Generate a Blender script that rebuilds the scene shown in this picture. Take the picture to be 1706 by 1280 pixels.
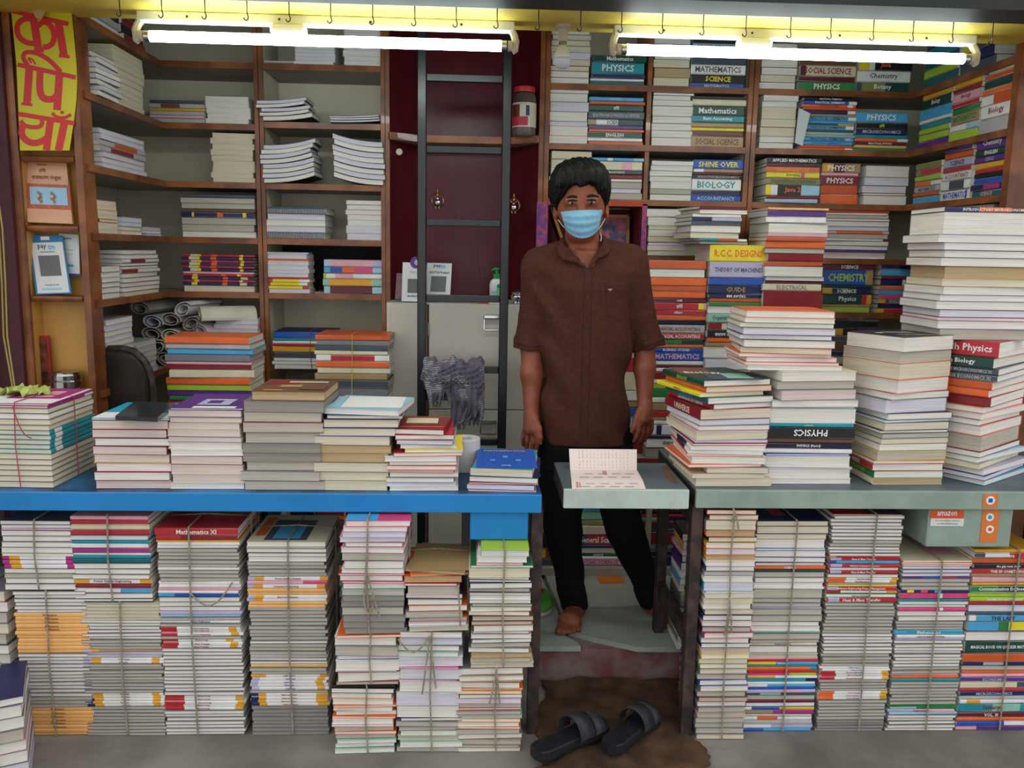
import bpy, math, random
import numpy as np
from mathutils import Vector, Matrix
from mathutils.bvhtree import BVHTree

random.seed(7)
RND = random.Random(11)
for o in list(bpy.data.objects):
    bpy.data.objects.remove(o)
scene = bpy.context.scene
COL = scene.collection

# ------------------------------------------------------------------ camera
F, CX, CY, EYE = 1400.0, 853.0, 640.0, 1.43          # focal length in pixels of a 1706 x 1280 frame
YAW, PITCH, ROLL = map(math.radians, (2.4, 8.93, 1.03))
fwd = np.array([math.sin(YAW)*math.cos(PITCH), math.cos(YAW)*math.cos(PITCH), -math.sin(PITCH)])
_r = np.array([math.cos(YAW), -math.sin(YAW), 0.0]); _u = np.cross(_r, fwd)
rgt = math.cos(ROLL)*_r + math.sin(ROLL)*_u
upv = -math.sin(ROLL)*_r + math.cos(ROLL)*_u
EYEP = np.array([0.0, 0.0, EYE])
cam_d = bpy.data.cameras.new('camera'); cam = bpy.data.objects.new('camera', cam_d); COL.objects.link(cam)
cam_d.sensor_fit = 'HORIZONTAL'; cam_d.sensor_width = 36.0; cam_d.lens = 36.0*F/1706.0
cam_d.clip_start = 0.05; cam_d.clip_end = 200
M = Matrix.Identity(4)
for i in range(3):
    M[i][0] = rgt[i]; M[i][1] = upv[i]; M[i][2] = -fwd[i]; M[i][3] = EYEP[i]
cam.matrix_world = M
scene.camera = cam

def ray(x, y): return fwd + rgt*(x-CX)/F - upv*(y-CY)/F
def at(x, y, Y):
    d = ray(x, y); return EYEP + d*(Y/d[1])
def atz(x, y, Z):
    d = ray(x, y); return EYEP + d*((Z-EYE)/d[2])
def atx(x, y, X):
    d = ray(x, y); return EYEP + d*(X/d[0])
def proj(p):
    v = np.array(p, float)-EYEP; z = v@fwd
    return CX+F*(v@rgt)/z, CY-F*(v@upv)/z

# ------------------------------------------------------------------ world, exposure
w = bpy.data.worlds.new('overcast_sky'); scene.world = w; w.use_nodes = True
bg = w.node_tree.nodes['Background']
bg.inputs[0].default_value = (0.95, 0.97, 1.0, 1); bg.inputs[1].default_value = 1.05
TUBE_STRENGTH = 18.0
vs = scene.view_settings
vs.view_transform = 'Standard'; vs.look = 'None'; vs.exposure = 0.3; vs.gamma = 1.0; vs.use_curve_mapping = False

# ------------------------------------------------------------------ materials
def lin(h):
    h = h.lstrip('#')
    c = [int(h[i:i+2], 16)/255 for i in (0, 2, 4)]
    return tuple((x/12.92 if x <= .04045 else ((x+.055)/1.055)**2.4) for x in c)
MATS = {}
def mat(name, hexc='#808080', rough=.6, metal=0., var=.12, scale=14., bump=0., bscale=60., stretch=(1, 1, 1), spec=.4, hex2=None, alpha=1., coat=0., fac=(.4, .65), trans=0.):
    if name in MATS: return MATS[name]
    m = bpy.data.materials.new(name); m.use_nodes = True
    nt = m.node_tree; p = nt.nodes['Principled BSDF']
    p.inputs['Roughness'].default_value = rough; p.inputs['Metallic'].default_value = metal
    p.inputs['Specular IOR Level'].default_value = spec
    p.inputs['Coat Weight'].default_value = coat
    p.inputs['Alpha'].default_value = alpha
    p.inputs['Transmission Weight'].default_value = trans
    c = lin(hexc)
    c2 = lin(hex2) if hex2 else tuple(max(0, x*(1-var*2)) for x in c)
    tc = nt.nodes.new('ShaderNodeTexCoord'); mp = nt.nodes.new('ShaderNodeMapping')
    mp.inputs['Scale'].default_value = stretch
    nt.links.new(tc.outputs['Object'], mp.inputs[0])
    if var > 0 or hex2:
        n = nt.nodes.new('ShaderNodeTexNoise'); n.inputs['Scale'].default_value = scale; n.inputs['Detail'].default_value = 5
        r = nt.nodes.new('ShaderNodeValToRGB')
        r.color_ramp.elements[0].position, r.color_ramp.elements[1].position = fac
        r.color_ramp.elements[0].color = (*c2, 1); r.color_ramp.elements[1].color = (*c, 1)
        nt.links.new(mp.outputs[0], n.inputs['Vector']); nt.links.new(n.outputs['Fac'], r.inputs[0])
        nt.links.new(r.outputs[0], p.inputs['Base Color'])
    else:
        p.inputs['Base Color'].default_value = (*c, 1)
    if bump > 0:
        n2 = nt.nodes.new('ShaderNodeTexNoise'); n2.inputs['Scale'].default_value = bscale; n2.inputs['Detail'].default_value = 4
        b = nt.nodes.new('ShaderNodeBump'); b.inputs['Strength'].default_value = bump; b.inputs['Distance'].default_value = .01
        nt.links.new(mp.outputs[0], n2.inputs['Vector']); nt.links.new(n2.outputs['Fac'], b.inputs['Height']); nt.links.new(b.outputs[0], p.inputs['Normal'])
    MATS[name] = m
    return m

COVER = dict(red='#bd2a33', dred='#8a2028', maroon='#641c30', orange='#ea6a2e', dorange='#cf5a26', yellow='#ecd630', gold='#e3a52c', lime='#a9c93a',
    green='#2f8244', dgreen='#15463b', teal='#218f9c', dteal='#12606c', sky='#4ba6d6', lblue='#9fc9e0', blue='#2455b4', navy='#1b2456', purple='#5b3184', pink='#e0447f',
    lpink='#e6a9b6', black='#1a1a1e', grey='#7c7c80', lgrey='#b4b4b4', white='#e9e7e3', cream='#dbd1b0', tan='#ab8c5e', brown='#704b36', lav='#b7b3d3', peach='#f0b66e',
    mint='#8fc3ae', olive='#8b8a4e', dkblue='#0e1834', magenta='#a8307f', turq='#1f9fb8', slate='#46505c')
CNAME = dict(dred='dark-red', dorange='burnt-orange', dgreen='dark-green', dteal='dark-teal', lblue='pale-blue', lpink='pale-pink', lgrey='light-grey', lav='lavender', sky='sky-blue', dkblue='midnight-blue', turq='turquoise')
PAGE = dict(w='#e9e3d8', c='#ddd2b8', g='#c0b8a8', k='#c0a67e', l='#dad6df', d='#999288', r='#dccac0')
PNAME = dict(w='white', c='cream', g='grey', k='brownish', l='pale lavender', d='dull grey', r='pinkish')
def cov(c): return mat('cover_'+c, COVER[c], .38, var=.06, scale=20, spec=.45)
def page(c):
    n = 'pages_'+c
    if n in MATS: return MATS[n]
    m = mat(n, PAGE[c], .85, var=.10, scale=1.0, stretch=(5, 5, 420), spec=.15, fac=(.36, .58), bump=.25, bscale=1.6)
    return m
def ink(c): return mat('ink_'+c, COVER[c], .5, var=0)

# ------------------------------------------------------------------ mesh helper
WL = {}
class MB:
    def __init__(s): s.v = []; s.f = []; s.m = []; s.mats = []; s.smooth = False
    def mi(s, m):
        if m not in s.mats: s.mats.append(m)
        return s.mats.index(m)
    def add(s, vs, fs, m):
        b = len(s.v); i = s.mi(m)
        s.v += [tuple(map(float, p)) for p in vs]
        for f in fs: s.f.append(tuple(b+k for k in f)); s.m.append(i)
        return s
    def box(s, x0, x1, y0, y1, z0, z1, m, bev=0):
        if bev <= 0:
            return s.add([(x0,y0,z0),(x1,y0,z0),(x1,y1,z0),(x0,y1,z0),(x0,y0,z1),(x1,y0,z1),(x1,y1,z1),(x0,y1,z1)],
                     [(0,3,2,1),(4,5,6,7),(0,1,5,4),(1,2,6,5),(2,3,7,6),(3,0,4,7)], m)
        b = bev; poly = [(x0+b,y0),(x1-b,y0),(x1,y0+b),(x1,y1-b),(x1-b,y1),(x0+b,y1),(x0,y1-b),(x0,y0+b)]
        cx, cy = (x0+x1)/2, (y0+y1)/2
        def sh(k): return [(x - math.copysign(k, x-cx), y - math.copysign(k, y-cy)) for x, y in poly]
        rings = [[(x,y,z0) for x,y in sh(b*.7)], [(x,y,z0+b) for x,y in poly], [(x,y,z1-b) for x,y in poly], [(x,y,z1) for x,y in sh(b*.7)]]
        return s.rings(rings, m)
    def rings(s, rings, m, cap=True, closed=True):
        n = len(rings[0]); vs = [p for r in rings for p in r]; fs = []
        for i in range(len(rings)-1):
            for j in range(n if closed else n-1):
                k = (j+1) % n
                fs.append((i*n+j, i*n+k, (i+1)*n+k, (i+1)*n+j))
        if cap:
            fs.append(tuple(range(n-1, -1, -1))); fs.append(tuple((len(rings)-1)*n+j for j in range(n)))
        return s.add(vs, fs, m)
    def prism(s, poly, z0, z1, m):
        return s.rings([[(x,y,z0) for x,y in poly], [(x,y,z1) for x,y in poly]], m)
    def bar(s, a, b, wx, wy, m, upd=(0,0,1)):
        a = Vector(a); b = Vector(b); d = (b-a).normalized(); u = Vector(upd)
        if abs(d.dot(u)) > .95: u = Vector((0,1,0))
        r = d.cross(u).normalized(); t = r.cross(d)
        q = [(-1,-1),(1,-1),(1,1),(-1,1)]
        return s.rings([[a+r*(wx/2*i)+t*(wy/2*j) for i,j in q], [b+r*(wx/2*i)+t*(wy/2*j) for i,j in q]], m)
    def tube(s, pts, r, m, n=6, closed=False, cap=True):
        pts = [Vector(p) for p in pts]; rings = []; N = len(pts); prev = None
        for i, p in enumerate(pts):
            a = pts[(i-1) % N] if (i or closed) else p; b = pts[(i+1) % N] if (i < N-1 or closed) else p
            d = (b-a).normalized() if (b-a).length > 1e-9 else Vector((0,0,1))
            if prev is None:
                u = Vector((0,0,1)) if abs(d.z) < .9 else Vector((0,1,0))
                prev = d.cross(u).normalized()
            prev = (prev - d*prev.dot(d)).normalized(); t = d.cross(prev)
            rr = r[i] if isinstance(r, (list, tuple)) else r
            rings.append([p + prev*(rr*math.cos(2*math.pi*k/n)) + t*(rr*math.sin(2*math.pi*k/n)) for k in range(n)])
        if closed: rings.append(rings[0])
        return s.rings(rings, m, cap=cap and not closed)
    def lathe(s, prof, c, m, n=24, axis='z'):
        rings = []
        for r, h in prof:
            ring = []
            for k in range(n):
                a = 2*math.pi*k/n; q = (r*math.cos(a), r*math.sin(a), h)
                if axis == 'x': q = (q[2], q[0], q[1])
                if axis == 'y': q = (q[0], q[2], -q[1])
                ring.append((c[0]+q[0], c[1]+q[1], c[2]+q[2]))
            rings.append(ring)
        return s.rings(rings, m)
    def sphere(s, c, r, m, n=12):
        rx, ry, rz = (r, r, r) if not isinstance(r, (tuple, list)) else r
        rings = []
        for i in range(1, n//2+1):
            a = math.pi*i/(n//2+1)
            rings.append([(c[0]+rx*math.sin(a)*math.cos(2*math.pi*k/n), c[1]+ry*math.sin(a)*math.sin(2*math.pi*k/n), c[2]-rz*math.cos(a)) for k in range(n)])
        return s.rings(rings, m)
    def build(s, name, parent=None, smooth=None, **tags):
        if parent is not None: org = WL[parent.name]
        else:
            a = np.array(s.v); org = Vector(((a[:,0].min()+a[:,0].max())/2, (a[:,1].min()+a[:,1].max())/2, a[:,2].min()))
        me = bpy.data.meshes.new(name)
        me.from_pydata([(x-org[0], y-org[1], z-org[2]) for x, y, z in s.v], [], s.f)
        for m in s.mats: me.materials.append(m)
        if len(s.mats) > 1: me.polygons.foreach_set('material_index', s.m)
        if smooth or (smooth is None and s.smooth): me.polygons.foreach_set('use_smooth', [True]*len(me.polygons))
        me.update()
        o = bpy.data.objects.new(name, me); COL.objects.link(o)
        if parent is not None: o.parent = parent
        else: o.location = org
        WL[o.name] = org
        tag(o, **tags)
        return o
def tag(o, label=None, cat=None, group=None, kind=None):
    if label: o['label'] = label
    if cat: o['category'] = cat
    if group: o['group'] = group
    if kind: o['kind'] = kind
    return o
def thing(name, loc, label, cat, group=None):
    o = bpy.data.objects.new(name, None); COL.objects.link(o); o.empty_display_size = .05
    o.location = loc; WL[o.name] = Vector(loc)
    return tag(o, label, cat, group)

# text meshes -------------------------------------------------------
TXT = {}
def text_geo(t, bold=.0):
    k = (t, bold)
    if k in TXT: return TXT[k]
    c = bpy.data.curves.new('txt', 'FONT'); c.body = t; c.resolution_u = 1; c.offset = bold
    o = bpy.data.objects.new('txt', c); COL.objects.link(o)
    bpy.context.view_layer.update()
    me = o.evaluated_get(bpy.context.evaluated_depsgraph_get()).to_mesh()
    v = np.array([p.co[:2] for p in me.vertices]) if len(me.vertices) else np.zeros((0, 2))
    f = [tuple(p.vertices) for p in me.polygons]
    bpy.data.objects.remove(o); bpy.data.curves.remove(c)
    if len(v):
        v -= v.min(0)
    TXT[k] = (v, f)
    return TXT[k]
def text_on(mb, t, origin, ux, uy, wmax, hmax, m, bold=.0, align=.5, stretch=True):
    """lays the text on a plane; origin is the box centre, ux and uy its axes"""
    v, f = text_geo(t, bold)
    if not len(v): return
    wv, hv = v.max(0)
    sy = hmax/max(hv, .5); sx = sy
    if wv*sx > wmax: sx = wmax/wv; sy = min(sy, sx*1.35)
    ux = Vector(ux); uy = Vector(uy); o = Vector(origin)
    W_, H_ = wv*sx, hv*sy
    mb.add([o + ux*(p[0]*sx - W_/2 + (align-.5)*(wmax-W_)) + uy*(p[1]*sy - H_/2) for p in v], f, m)

# ------------------------------------------------------------------ surfaces
wood = mat('varnished_wood', '#9a5a2c', .38, var=.22, scale=3, stretch=(3, 3, 3), coat=.2, hex2='#6b3a1c')
wood_dk = mat('dark_beam_wood', '#6a4a3a', .6, var=.2, scale=6, stretch=(1, 8, 8), hex2='#3a2c25', bump=.2)
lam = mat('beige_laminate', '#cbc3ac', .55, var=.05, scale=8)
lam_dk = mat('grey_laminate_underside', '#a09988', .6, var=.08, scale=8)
maroon_m = mat('maroon_laminate', '#571820', .28, var=.10, scale=5, stretch=(6, 6, 1), spec=.3)
maroon2 = mat('plum_board', '#54262f', .5, var=.08)
amber = mat('amber_painted_board', '#cf9c4e', .5, var=.08, scale=6)
yellow_p = mat('yellow_ceiling_paint', '#d8bd4a', .5, var=.08, scale=7)
black_s = mat('black_enamel_steel', '#0f1216', .32, var=.15, metal=.0, spec=.6, scale=30)
blue_p = mat('blue_table_paint', '#1f83c6', .38, var=.07, scale=5, bump=.05)
blue_top = mat('worn_blue_top', '#2a74ad', .45, var=.25, scale=9, hex2='#25445f')
sage = mat('sage_paint', '#95a798', .5, var=.10, scale=10, bump=.1)
sage_top = mat('grey_sheet_top', '#606d72', .42, var=.16, scale=7)
rust = mat('rusty_angle_iron', '#4d3a33', .65, var=.3, scale=22, hex2='#2a2220', bump=.2)
white_lam = mat('white_laminate', '#c9c3b6', .42, var=.05, scale=5)
chrome = mat('chrome', '#c8c8c8', .18, metal=1, var=0)
steel = mat('stainless_steel', '#b9b9b6', .22, metal=1, var=.05)
concrete = mat('street_concrete', '#8b857b', .85, var=.2, scale=3.5, hex2='#655f57', bump=.25, bscale=40, fac=(.3, .62))
marble = mat('marble_slab', '#a9b0a6', .35, var=.14, scale=4, hex2='#848c82', bump=.03)
plinth_m = mat('stained_plinth', '#8a7a74', .8, var=.3, scale=7, hex2='#7d4b48', bump=.3, fac=(.42, .55))
wall_p = mat('dull_wall', '#8d8577', .8, var=.1)
twine_m = mat('jute_twine', '#a89d87', .9, var=.2, scale=90)
red_thread = mat('red_thread', '#b0475a', .8, var=.1)
yellow_thread = mat('yellow_thread', '#cfc040', .8, var=.1)
batten_m = mat('white_enamel', '#dcdcd2', .4, var=.03)
holder_m = mat('aged_white_plastic', '#cfc6b0', .5, var=.08)

SH_L = [2.155, 1.918, 1.688, 1.466, 1.243, .937]
SH_R = [2.108, 1.872, 1.652, 1.426, 1.197, .90]
XLE, XRE, YBF = -1.277, 1.79, 3.55          # edges of the side shelves, front plane of the back shelves
LEDGE = .63
BACK, CEIL = 3.86, 2.62
WLX, WRX = -1.60, 2.11
PL = .135

# ------------------------------------------------------------------ the setting
def struct(mb, name, **k): return mb.build(name, kind='structure', **k)
struct(MB().box(-6, 6, -5, 2.66, -.1, 0, concrete), 'floor')
struct(MB().box(WLX-.1, WRX+.1, BACK, BACK+.1, 0, CEIL, wall_p), 'wall_back')
struct(MB().box(WLX-.12, WLX, 2.7, BACK, 0, CEIL, wall_p), 'wall_left')
struct(MB().box(WRX, WRX+.12, 2.7, BACK, 0, CEIL, wall_p), 'wall_right')
struct(MB().box(WLX-.5, WRX+.5, 2.36, BACK+.1, CEIL, CEIL+.1, wall_p), 'ceiling')
so = struct(MB().box(-2.2, 2.5, 2.5, 2.87, 2.142, 2.165, yellow_p), 'ceiling')
# front beam with its lower moulding
bz = 2.104
struct(MB().box(-2.4, 2.8, 2.37, 2.47, bz+.035, CEIL, wood_dk), 'trim_1')
struct(MB().box(-2.4, 2.8, 2.36, 2.49, bz, bz+.035, mat('dark_moulding', '#1b1f1b', .5, var=.15)), 'trim_2')
struct(MB().box(-2.4, 2.8, 2.47, 2.5, 2.13, CEIL, wood_dk), 'trim_3')
# plinth with broken marble slabs
pm = MB().box(WLX-.1, WRX+.1, 2.64, BACK, 0, PL-.018, plinth_m)
plinth = struct(pm, 'floor')
def slab(poly, name='marble_slab', z1=PL):
    return MB().prism(poly, PL-.018, z1, marble).build(name, parent=plinth)
slab([(WLX, 2.62), (.355, 2.62), (.345, 2.655), (.31, 2.70), (.245, 2.715), (WLX, 2.705)])
slab([(WLX, 2.712), (.24, 2.722), (.31, 2.712), (.30, 2.95), (.26, 3.3), (WLX, 3.3)])
slab([(.325, 2.735), (.40, 2.69), (.545, 2.615), (.66, 2.612), (.9, 2.615), (.9, 3.3), (.28, 3.3), (.31, 2.95)])
slab([(.91, 2.615), (WRX, 2.615), (WRX, 3.3), (.91, 3.3)])
slab([(WLX, 3.31), (WRX, 3.31), (WRX, BACK-.01), (WLX, BACK-.01)])

# ------------------------------------------------------------------ bookcases
def shelf_board(parent, poly, z, edge_segs, t=.020, name='shelf'):
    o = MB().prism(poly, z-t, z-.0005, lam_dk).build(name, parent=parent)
    e = MB()
    for a, b in edge_segs:
        e.bar((a[0], a[1], z-t/2), (b[0], b[1], z-t/2), .012, t+.004, wood)
    e.build('edge_strip', parent=o)
    return o
# left corner bookcase
lb = thing('corner_bookcase', (-1.0, 3.7, PL), 'wooden corner bookcase with beige shelves of notebooks, left of the ladder', 'bookcase')
zt = 2.60
XD, XE = -.89, -.385
MB().box(WLX+.002, XE, BACK-.025, BACK-.004, .14, zt, lam).build('back_panel', parent=lb)
MB().box(WLX+.004, WLX+.02, 2.93, BACK-.026, .14, zt, lam).build('side_panel', parent=lb)
for x, nm in ((XD, 'divider'), (XE, 'side_panel')):
    p = MB().box(x-.016, x+.016, YBF+.012, BACK-.026, LEDGE+.002, zt, lam).build(nm, parent=lb)
    MB().box(x-.018, x-.002, YBF-.004, YBF+.012, LEDGE+.002, zt, wood).box(x+.002, x+.018, YBF-.004, YBF+.012, LEDGE+.002, zt, wood).build('edge_strip', parent=p)
for i, z in enumerate(SH_L):
    poly = [(WLX+.022, 2.935), (XLE, 2.935), (XLE, YBF), (XD-.017, YBF), (XD-.017, BACK-.027), (WLX+.022, BACK-.027)]
    shelf_board(lb, poly, z, [((XLE, 2.868), (XLE, YBF+.004)), ((XLE-.004, YBF), (XD-.019, YBF))])
    zz = z + (.012 if i == 1 else 0)
    shelf_board(lb, [(XD+.017, YBF), (XE-.017, YBF), (XE-.017, BACK-.027), (XD+.017, BACK-.027)], zz, [((XD+.019, YBF), (XE-.019, YBF))])
MB().box(XD+.018, XE-.018, BACK-.034, BACK-.028, SH_L[4]+.002, SH_L[3]-.024, mat('black_board', '#1c1c1d', .7, var=.05)).build('back_panel', parent=lb, label='black board backing one compartment')
# base ledge on the left
for x0, x1 in ((WLX+.022, -.36),):
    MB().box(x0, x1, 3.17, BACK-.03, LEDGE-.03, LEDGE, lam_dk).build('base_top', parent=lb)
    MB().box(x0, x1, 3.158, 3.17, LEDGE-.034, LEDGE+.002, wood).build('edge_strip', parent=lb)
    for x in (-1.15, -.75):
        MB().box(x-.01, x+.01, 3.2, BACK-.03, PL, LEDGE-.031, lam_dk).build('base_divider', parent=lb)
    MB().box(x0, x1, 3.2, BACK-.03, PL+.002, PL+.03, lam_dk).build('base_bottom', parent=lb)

# end niche of the left bookcase, facing the street
nb = thing('display_niche', (-1.43, 2.88, PL), 'narrow amber display niche with small shelves at the far left', 'shelf unit')
xa = at(30, 300, 2.75)[0]; xb = at(134, 300, 2.75)[0]
NY = 2.845
xl = lambda x, y=300, Y=2.845: at(x, y, Y)[0]
NXL, NXR = xl(37), xl(133)
MB().box(NXL, NXR, NY+.072, NY+.082, .14, zt, amber).build('back_board', parent=nb)
MB().box(NXR, NXR+.014, NY, NY+.082, .14, zt, wood).build('side_board', parent=nb)
MB().box(NXR-.004, NXR+.018, NY-.014, NY, .14, zt, wood).build('edge_strip', parent=nb)
MB().box(NXL-.014, NXL, NY, NY+.082, .14, zt, amber).build('side_board', parent=nb)
MB().box(NXL-.022, NXL+.002, NY-.014, NY, .14, zt, wood).build('edge_strip', parent=nb)
NZ = [at(80, 260, NY)[2], at(80, 376, NY)[2], at(80, 493, NY)[2], at(80, 640, NY)[2]-.02]
for z in NZ:
    s_ = MB().box(NXL, NXR-.001, NY+.008, NY+.071, z-.018, z, amber).build('shelf', parent=nb)
    MB().tube([(NXL+.004, NY+.006, z-.009), (NXR-.014, NY+.006, z-.009)], .0105, wood, 8).build('edge_strip', parent=s_)
struct(MB().box(-2.1, NXL-.023, NY-.03, NY+.01, 0, zt, maroon2), 'wall_front_left')

# right corner bookcase
rb = thing('corner_bookcase', (1.3, 3.7, PL), 'wooden corner bookcase crammed with textbooks, behind the man on the right', 'bookcase')
XC, XM, XU = .262, .690, 1.118
MB().box(XC-.016, WRX-.002, BACK-.025, BACK-.004, .14, zt, lam).build('back_panel', parent=rb)
MB().box(WRX-.02, WRX-.004, 2.88, BACK-.026, .14, zt, lam).build('side_panel', parent=rb)
for x, nm in ((XC, 'side_panel'), (XU, 'divider')):
    p = MB().box(x-.017, x+.017, YBF+.012, BACK-.026, LEDGE+.002, zt, lam).build(nm, parent=rb)
    MB().box(x-.021, x-.002, YBF-.004, YBF+.012, LEDGE+.002, zt, wood).box(x+.002, x+.021, YBF-.004, YBF+.012, LEDGE+.002, zt, wood).build('edge_strip', parent=p)
p = MB().box(XM-.009, XM+.009, YBF+.004, BACK-.026, SH_R[3]+.001, zt, wood).build('divider', parent=rb)
for i, z in enumerate(SH_R):
    shelf_board(rb, [(XC+.018, YBF), (XU-.018, YBF), (XU-.018, BACK-.027), (XC+.018, BACK-.027)], z, [((XC+.022, YBF), (XU-.022, YBF))])
    poly = [(XU+.018, YBF), (XRE, YBF), (XRE, 2.88), (WRX-.022, 2.88), (WRX-.022, BACK-.027), (XU+.018, BACK-.027)]
    shelf_board(rb, poly, z, [((XU+.022, YBF), (XRE+.004, YBF)), ((XRE, YBF), (XRE, 2.88))])
MB().box(XRE-.006, XRE+.02, 2.84, 2.878, .14, zt, wood).build('front_post', parent=rb)
MB().box(XRE+.02, WRX-.004, 2.85, 2.875, .14, zt, wood).build('end_board', parent=rb)
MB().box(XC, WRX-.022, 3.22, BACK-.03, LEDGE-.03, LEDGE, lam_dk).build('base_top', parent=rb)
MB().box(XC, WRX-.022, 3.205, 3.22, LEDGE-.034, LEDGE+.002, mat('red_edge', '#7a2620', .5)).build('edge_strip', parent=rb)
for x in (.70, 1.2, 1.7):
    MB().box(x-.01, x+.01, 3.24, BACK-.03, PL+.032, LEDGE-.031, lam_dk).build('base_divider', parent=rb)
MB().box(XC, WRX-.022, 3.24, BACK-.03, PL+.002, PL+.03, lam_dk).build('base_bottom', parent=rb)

# maroon alcove with the white cabinet below
al = thing('maroon_alcove', (-.05, 3.6, 1.23), 'maroon panelled alcove between the two bookcases, behind the ladder', 'alcove')
AY = 3.72
def panel(name, pts, m, t=.016):
    a, b = pts
    d = Vector((b[0]-a[0], b[1]-a[1], 0)).normalized(); n = Vector((-d.y, d.x, 0))*t
    MB().prism([(a[0], a[1]), (b[0], b[1]), (b[0]+n.x, b[1]+n.y), (a[0]+n.x, a[1]+n.y)], 1.235, zt, m).build(name, parent=al)
panel('side_panel', ((XE+.02, 3.55), (-.245, AY)), maroon_m)
panel('back_panel', ((-.245, AY), (.125, AY)), maroon_m)
panel('side_panel', ((.125, AY), (XC-.022, 3.55)), maroon_m)
zc = at(780, 230, 3.6)[2]
MB().prism([(XE+.02, 3.50), (-.24, 3.575), (.12, 3.575), (XC-.022, 3.50), (XC-.022, 3.56), (.125, AY-.004), (-.245, AY-.004), (XE+.02, 3.56)], zc-.022, zc, lam_dk).build('shelf', parent=al)
e = MB()
for a, b in (((XE+.02, 3.498), (-.24, 3.573)), ((-.243, 3.573), (.123, 3.573)), ((.12, 3.573), (XC-.022, 3.498))):
    e.bar((a[0], a[1], zc-.011), (b[0], b[1], zc-.011), .012, .028, wood)
e.build('edge_strip', parent=al)
MB().lathe([(.0, 0), (.011, 0), (.014, .003), (.011, .006), (0, .006)], tuple(at(665, 253, 3.56)), holder_m, 12, 'y').build('keyhole_plate', parent=al)

wc = thing('white_cabinet', (-.06, 3.5, PL), 'white laminate cabinet behind the ladder, under the maroon alcove', 'cabinet')
CT = 1.222; CF = 3.36
MB().box(XE+.02, XC-.024, CF+.02, 3.84, PL, CT, white_lam).build('body', parent=wc)
xs0, xs1, xs2 = xl(652, 600, CF), xl(713, 600, CF), xl(871, 600, CF)
zsplit = at(800, 683, CF)[2]
d = MB().box(xs0, xs1-.006, CF, CF+.019, PL+.02, CT-.002, white_lam).build('side_strip', parent=wc)
MB().box(xs1-.005, xs1+.003, CF+.004, CF+.018, PL+.02, CT-.004, mat('dark_red_lip', '#5b2a22', .5)).build('edge_strip', parent=wc)
def latch(px, py, par):
    c = at(px, py, CF-.006); x, y, z = c
    m = MB().box(x-.034, x+.034, y-.012, y, z+.002, z+.018, chrome, .003)
    m.tube([(x-.032, y-.006, z), (x-.032, y-.008, z-.038), (x-.028, y-.008, z-.042), (x+.028, y-.008, z-.042), (x+.032, y-.008, z-.038), (x+.032, y-.006, z)], .0035, chrome, 6)
    m.build('handle', parent=par)
up_d = MB().box(xs1+.004, XC-.024, CF, CF+.019, zsplit+.002, CT-.004, white_lam, .002).build('door', parent=wc)
lo_d = MB().box(xs1+.004, XC-.024, CF, CF+.019, PL+.02, zsplit-.002, white_lam, .002).build('door', parent=wc)
latch(820, 532, up_d); latch(814, 706, lo_d)
MB().box(xs1-.001, xs1+.006, CF-.004, CF, at(716, 560, CF)[2], at(716, 538, CF)[2], steel).build('hinge', parent=up_d)

# ------------------------------------------------------------------ tables
ZT_L, ZT_R = .752, .770
XLend = at(902, 835, 2.3)[0]
bt = thing('blue_table', (-.8, 2.5, 0), 'long bright blue counter table with black legs, left of the man', 'table')
MB().box(-2.1, XLend, 2.302, 2.74, ZT_L-.006, ZT_L, blue_top).build('tabletop', parent=bt)
MB().box(-2.1, XLend, 2.290, 2.302, ZT_L-.052, ZT_L+.0005, blue_p, .002).build('front_apron', parent=bt)
MB().box(XLend-.012, XLend, 2.303, 2.74, ZT_L-.05, ZT_L-.007, blue_p).build('side_apron', parent=bt)
MB().box(-2.1, XLend-.013, 2.72, 2.74, ZT_L-.05, ZT_L-.007, blue_p).build('back_apron', parent=bt)
dx0, dx1 = at(783, 870, 2.31)[0], at(880, 870, 2.31)[0]
dz0 = at(830, 899, 2.31)[2]
dr = MB().box(dx0, dx1, 2.306, 2.62, dz0, ZT_L-.053, blue_p, .003).build('drawer', parent=bt, label='blue drawer box hanging under the tabletop')
for xx, yy in ((at(893, 900, 2.36)[0], 2.345), (at(893, 900, 2.36)[0], 2.715), (-.95, 2.71), (-1.95, 2.36), (-1.95, 2.70)):
    MB().box(xx-.0165, xx+.0165, yy-.02, yy+.02, 0 if yy < 2.6 else PL, ZT_L-.053, rust).build('leg', parent=bt)
xx = at(776, 900, 2.36)[0]
MB().box(xx-.012, xx+.012, 2.33, 2.36, at(776, 908, 2.34)[2], ZT_L-.053, black_s).build('drawer_bracket', parent=bt)

XRs = at(1158, 830, 2.3)[0]
gt = thing('green_table', (1.2, 2.5, 0), 'long sage-green counter table with grey top, right of the man', 'table')
MB().box(XRs, 2.3, 2.302, 2.80, ZT_R-.006, ZT_R, sage_top).build('tabletop', parent=gt)
MB().box(XRs, 2.3, 2.288, 2.302, ZT_R-.052, ZT_R+.0005, sage, .002).build('front_apron', parent=gt)
MB().box(XRs, XRs+.012, 2.303, 2.80, ZT_R-.05, ZT_R-.007, rust).build('side_apron', parent=gt)
lx = XRs+.012
lg = [(lx, 2.325, 0), (lx, 2.738, PL), (1.95, 2.325, 0), (1.95, 2.76, PL)]
for x, y, z in lg:
    MB().box(x-.016, x+.016, y-.02, y+.02, z, ZT_R-.053, rust).build('leg', parent=gt)
zr = at(1150, 1170, 2.34)[2]
MB().bar((lx, 2.345, .30), (lx, 2.718, .30), .022, .05, rust).build('side_rail', parent=gt)
MB().bar((lx, 2.345, .68), (lx, 2.718, .68), .018, .06, rust).build('side_rail', parent=gt)
gdx0, gdx1 = at(1544, 880, 2.31)[0], at(1684, 880, 2.31)[0]
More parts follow.
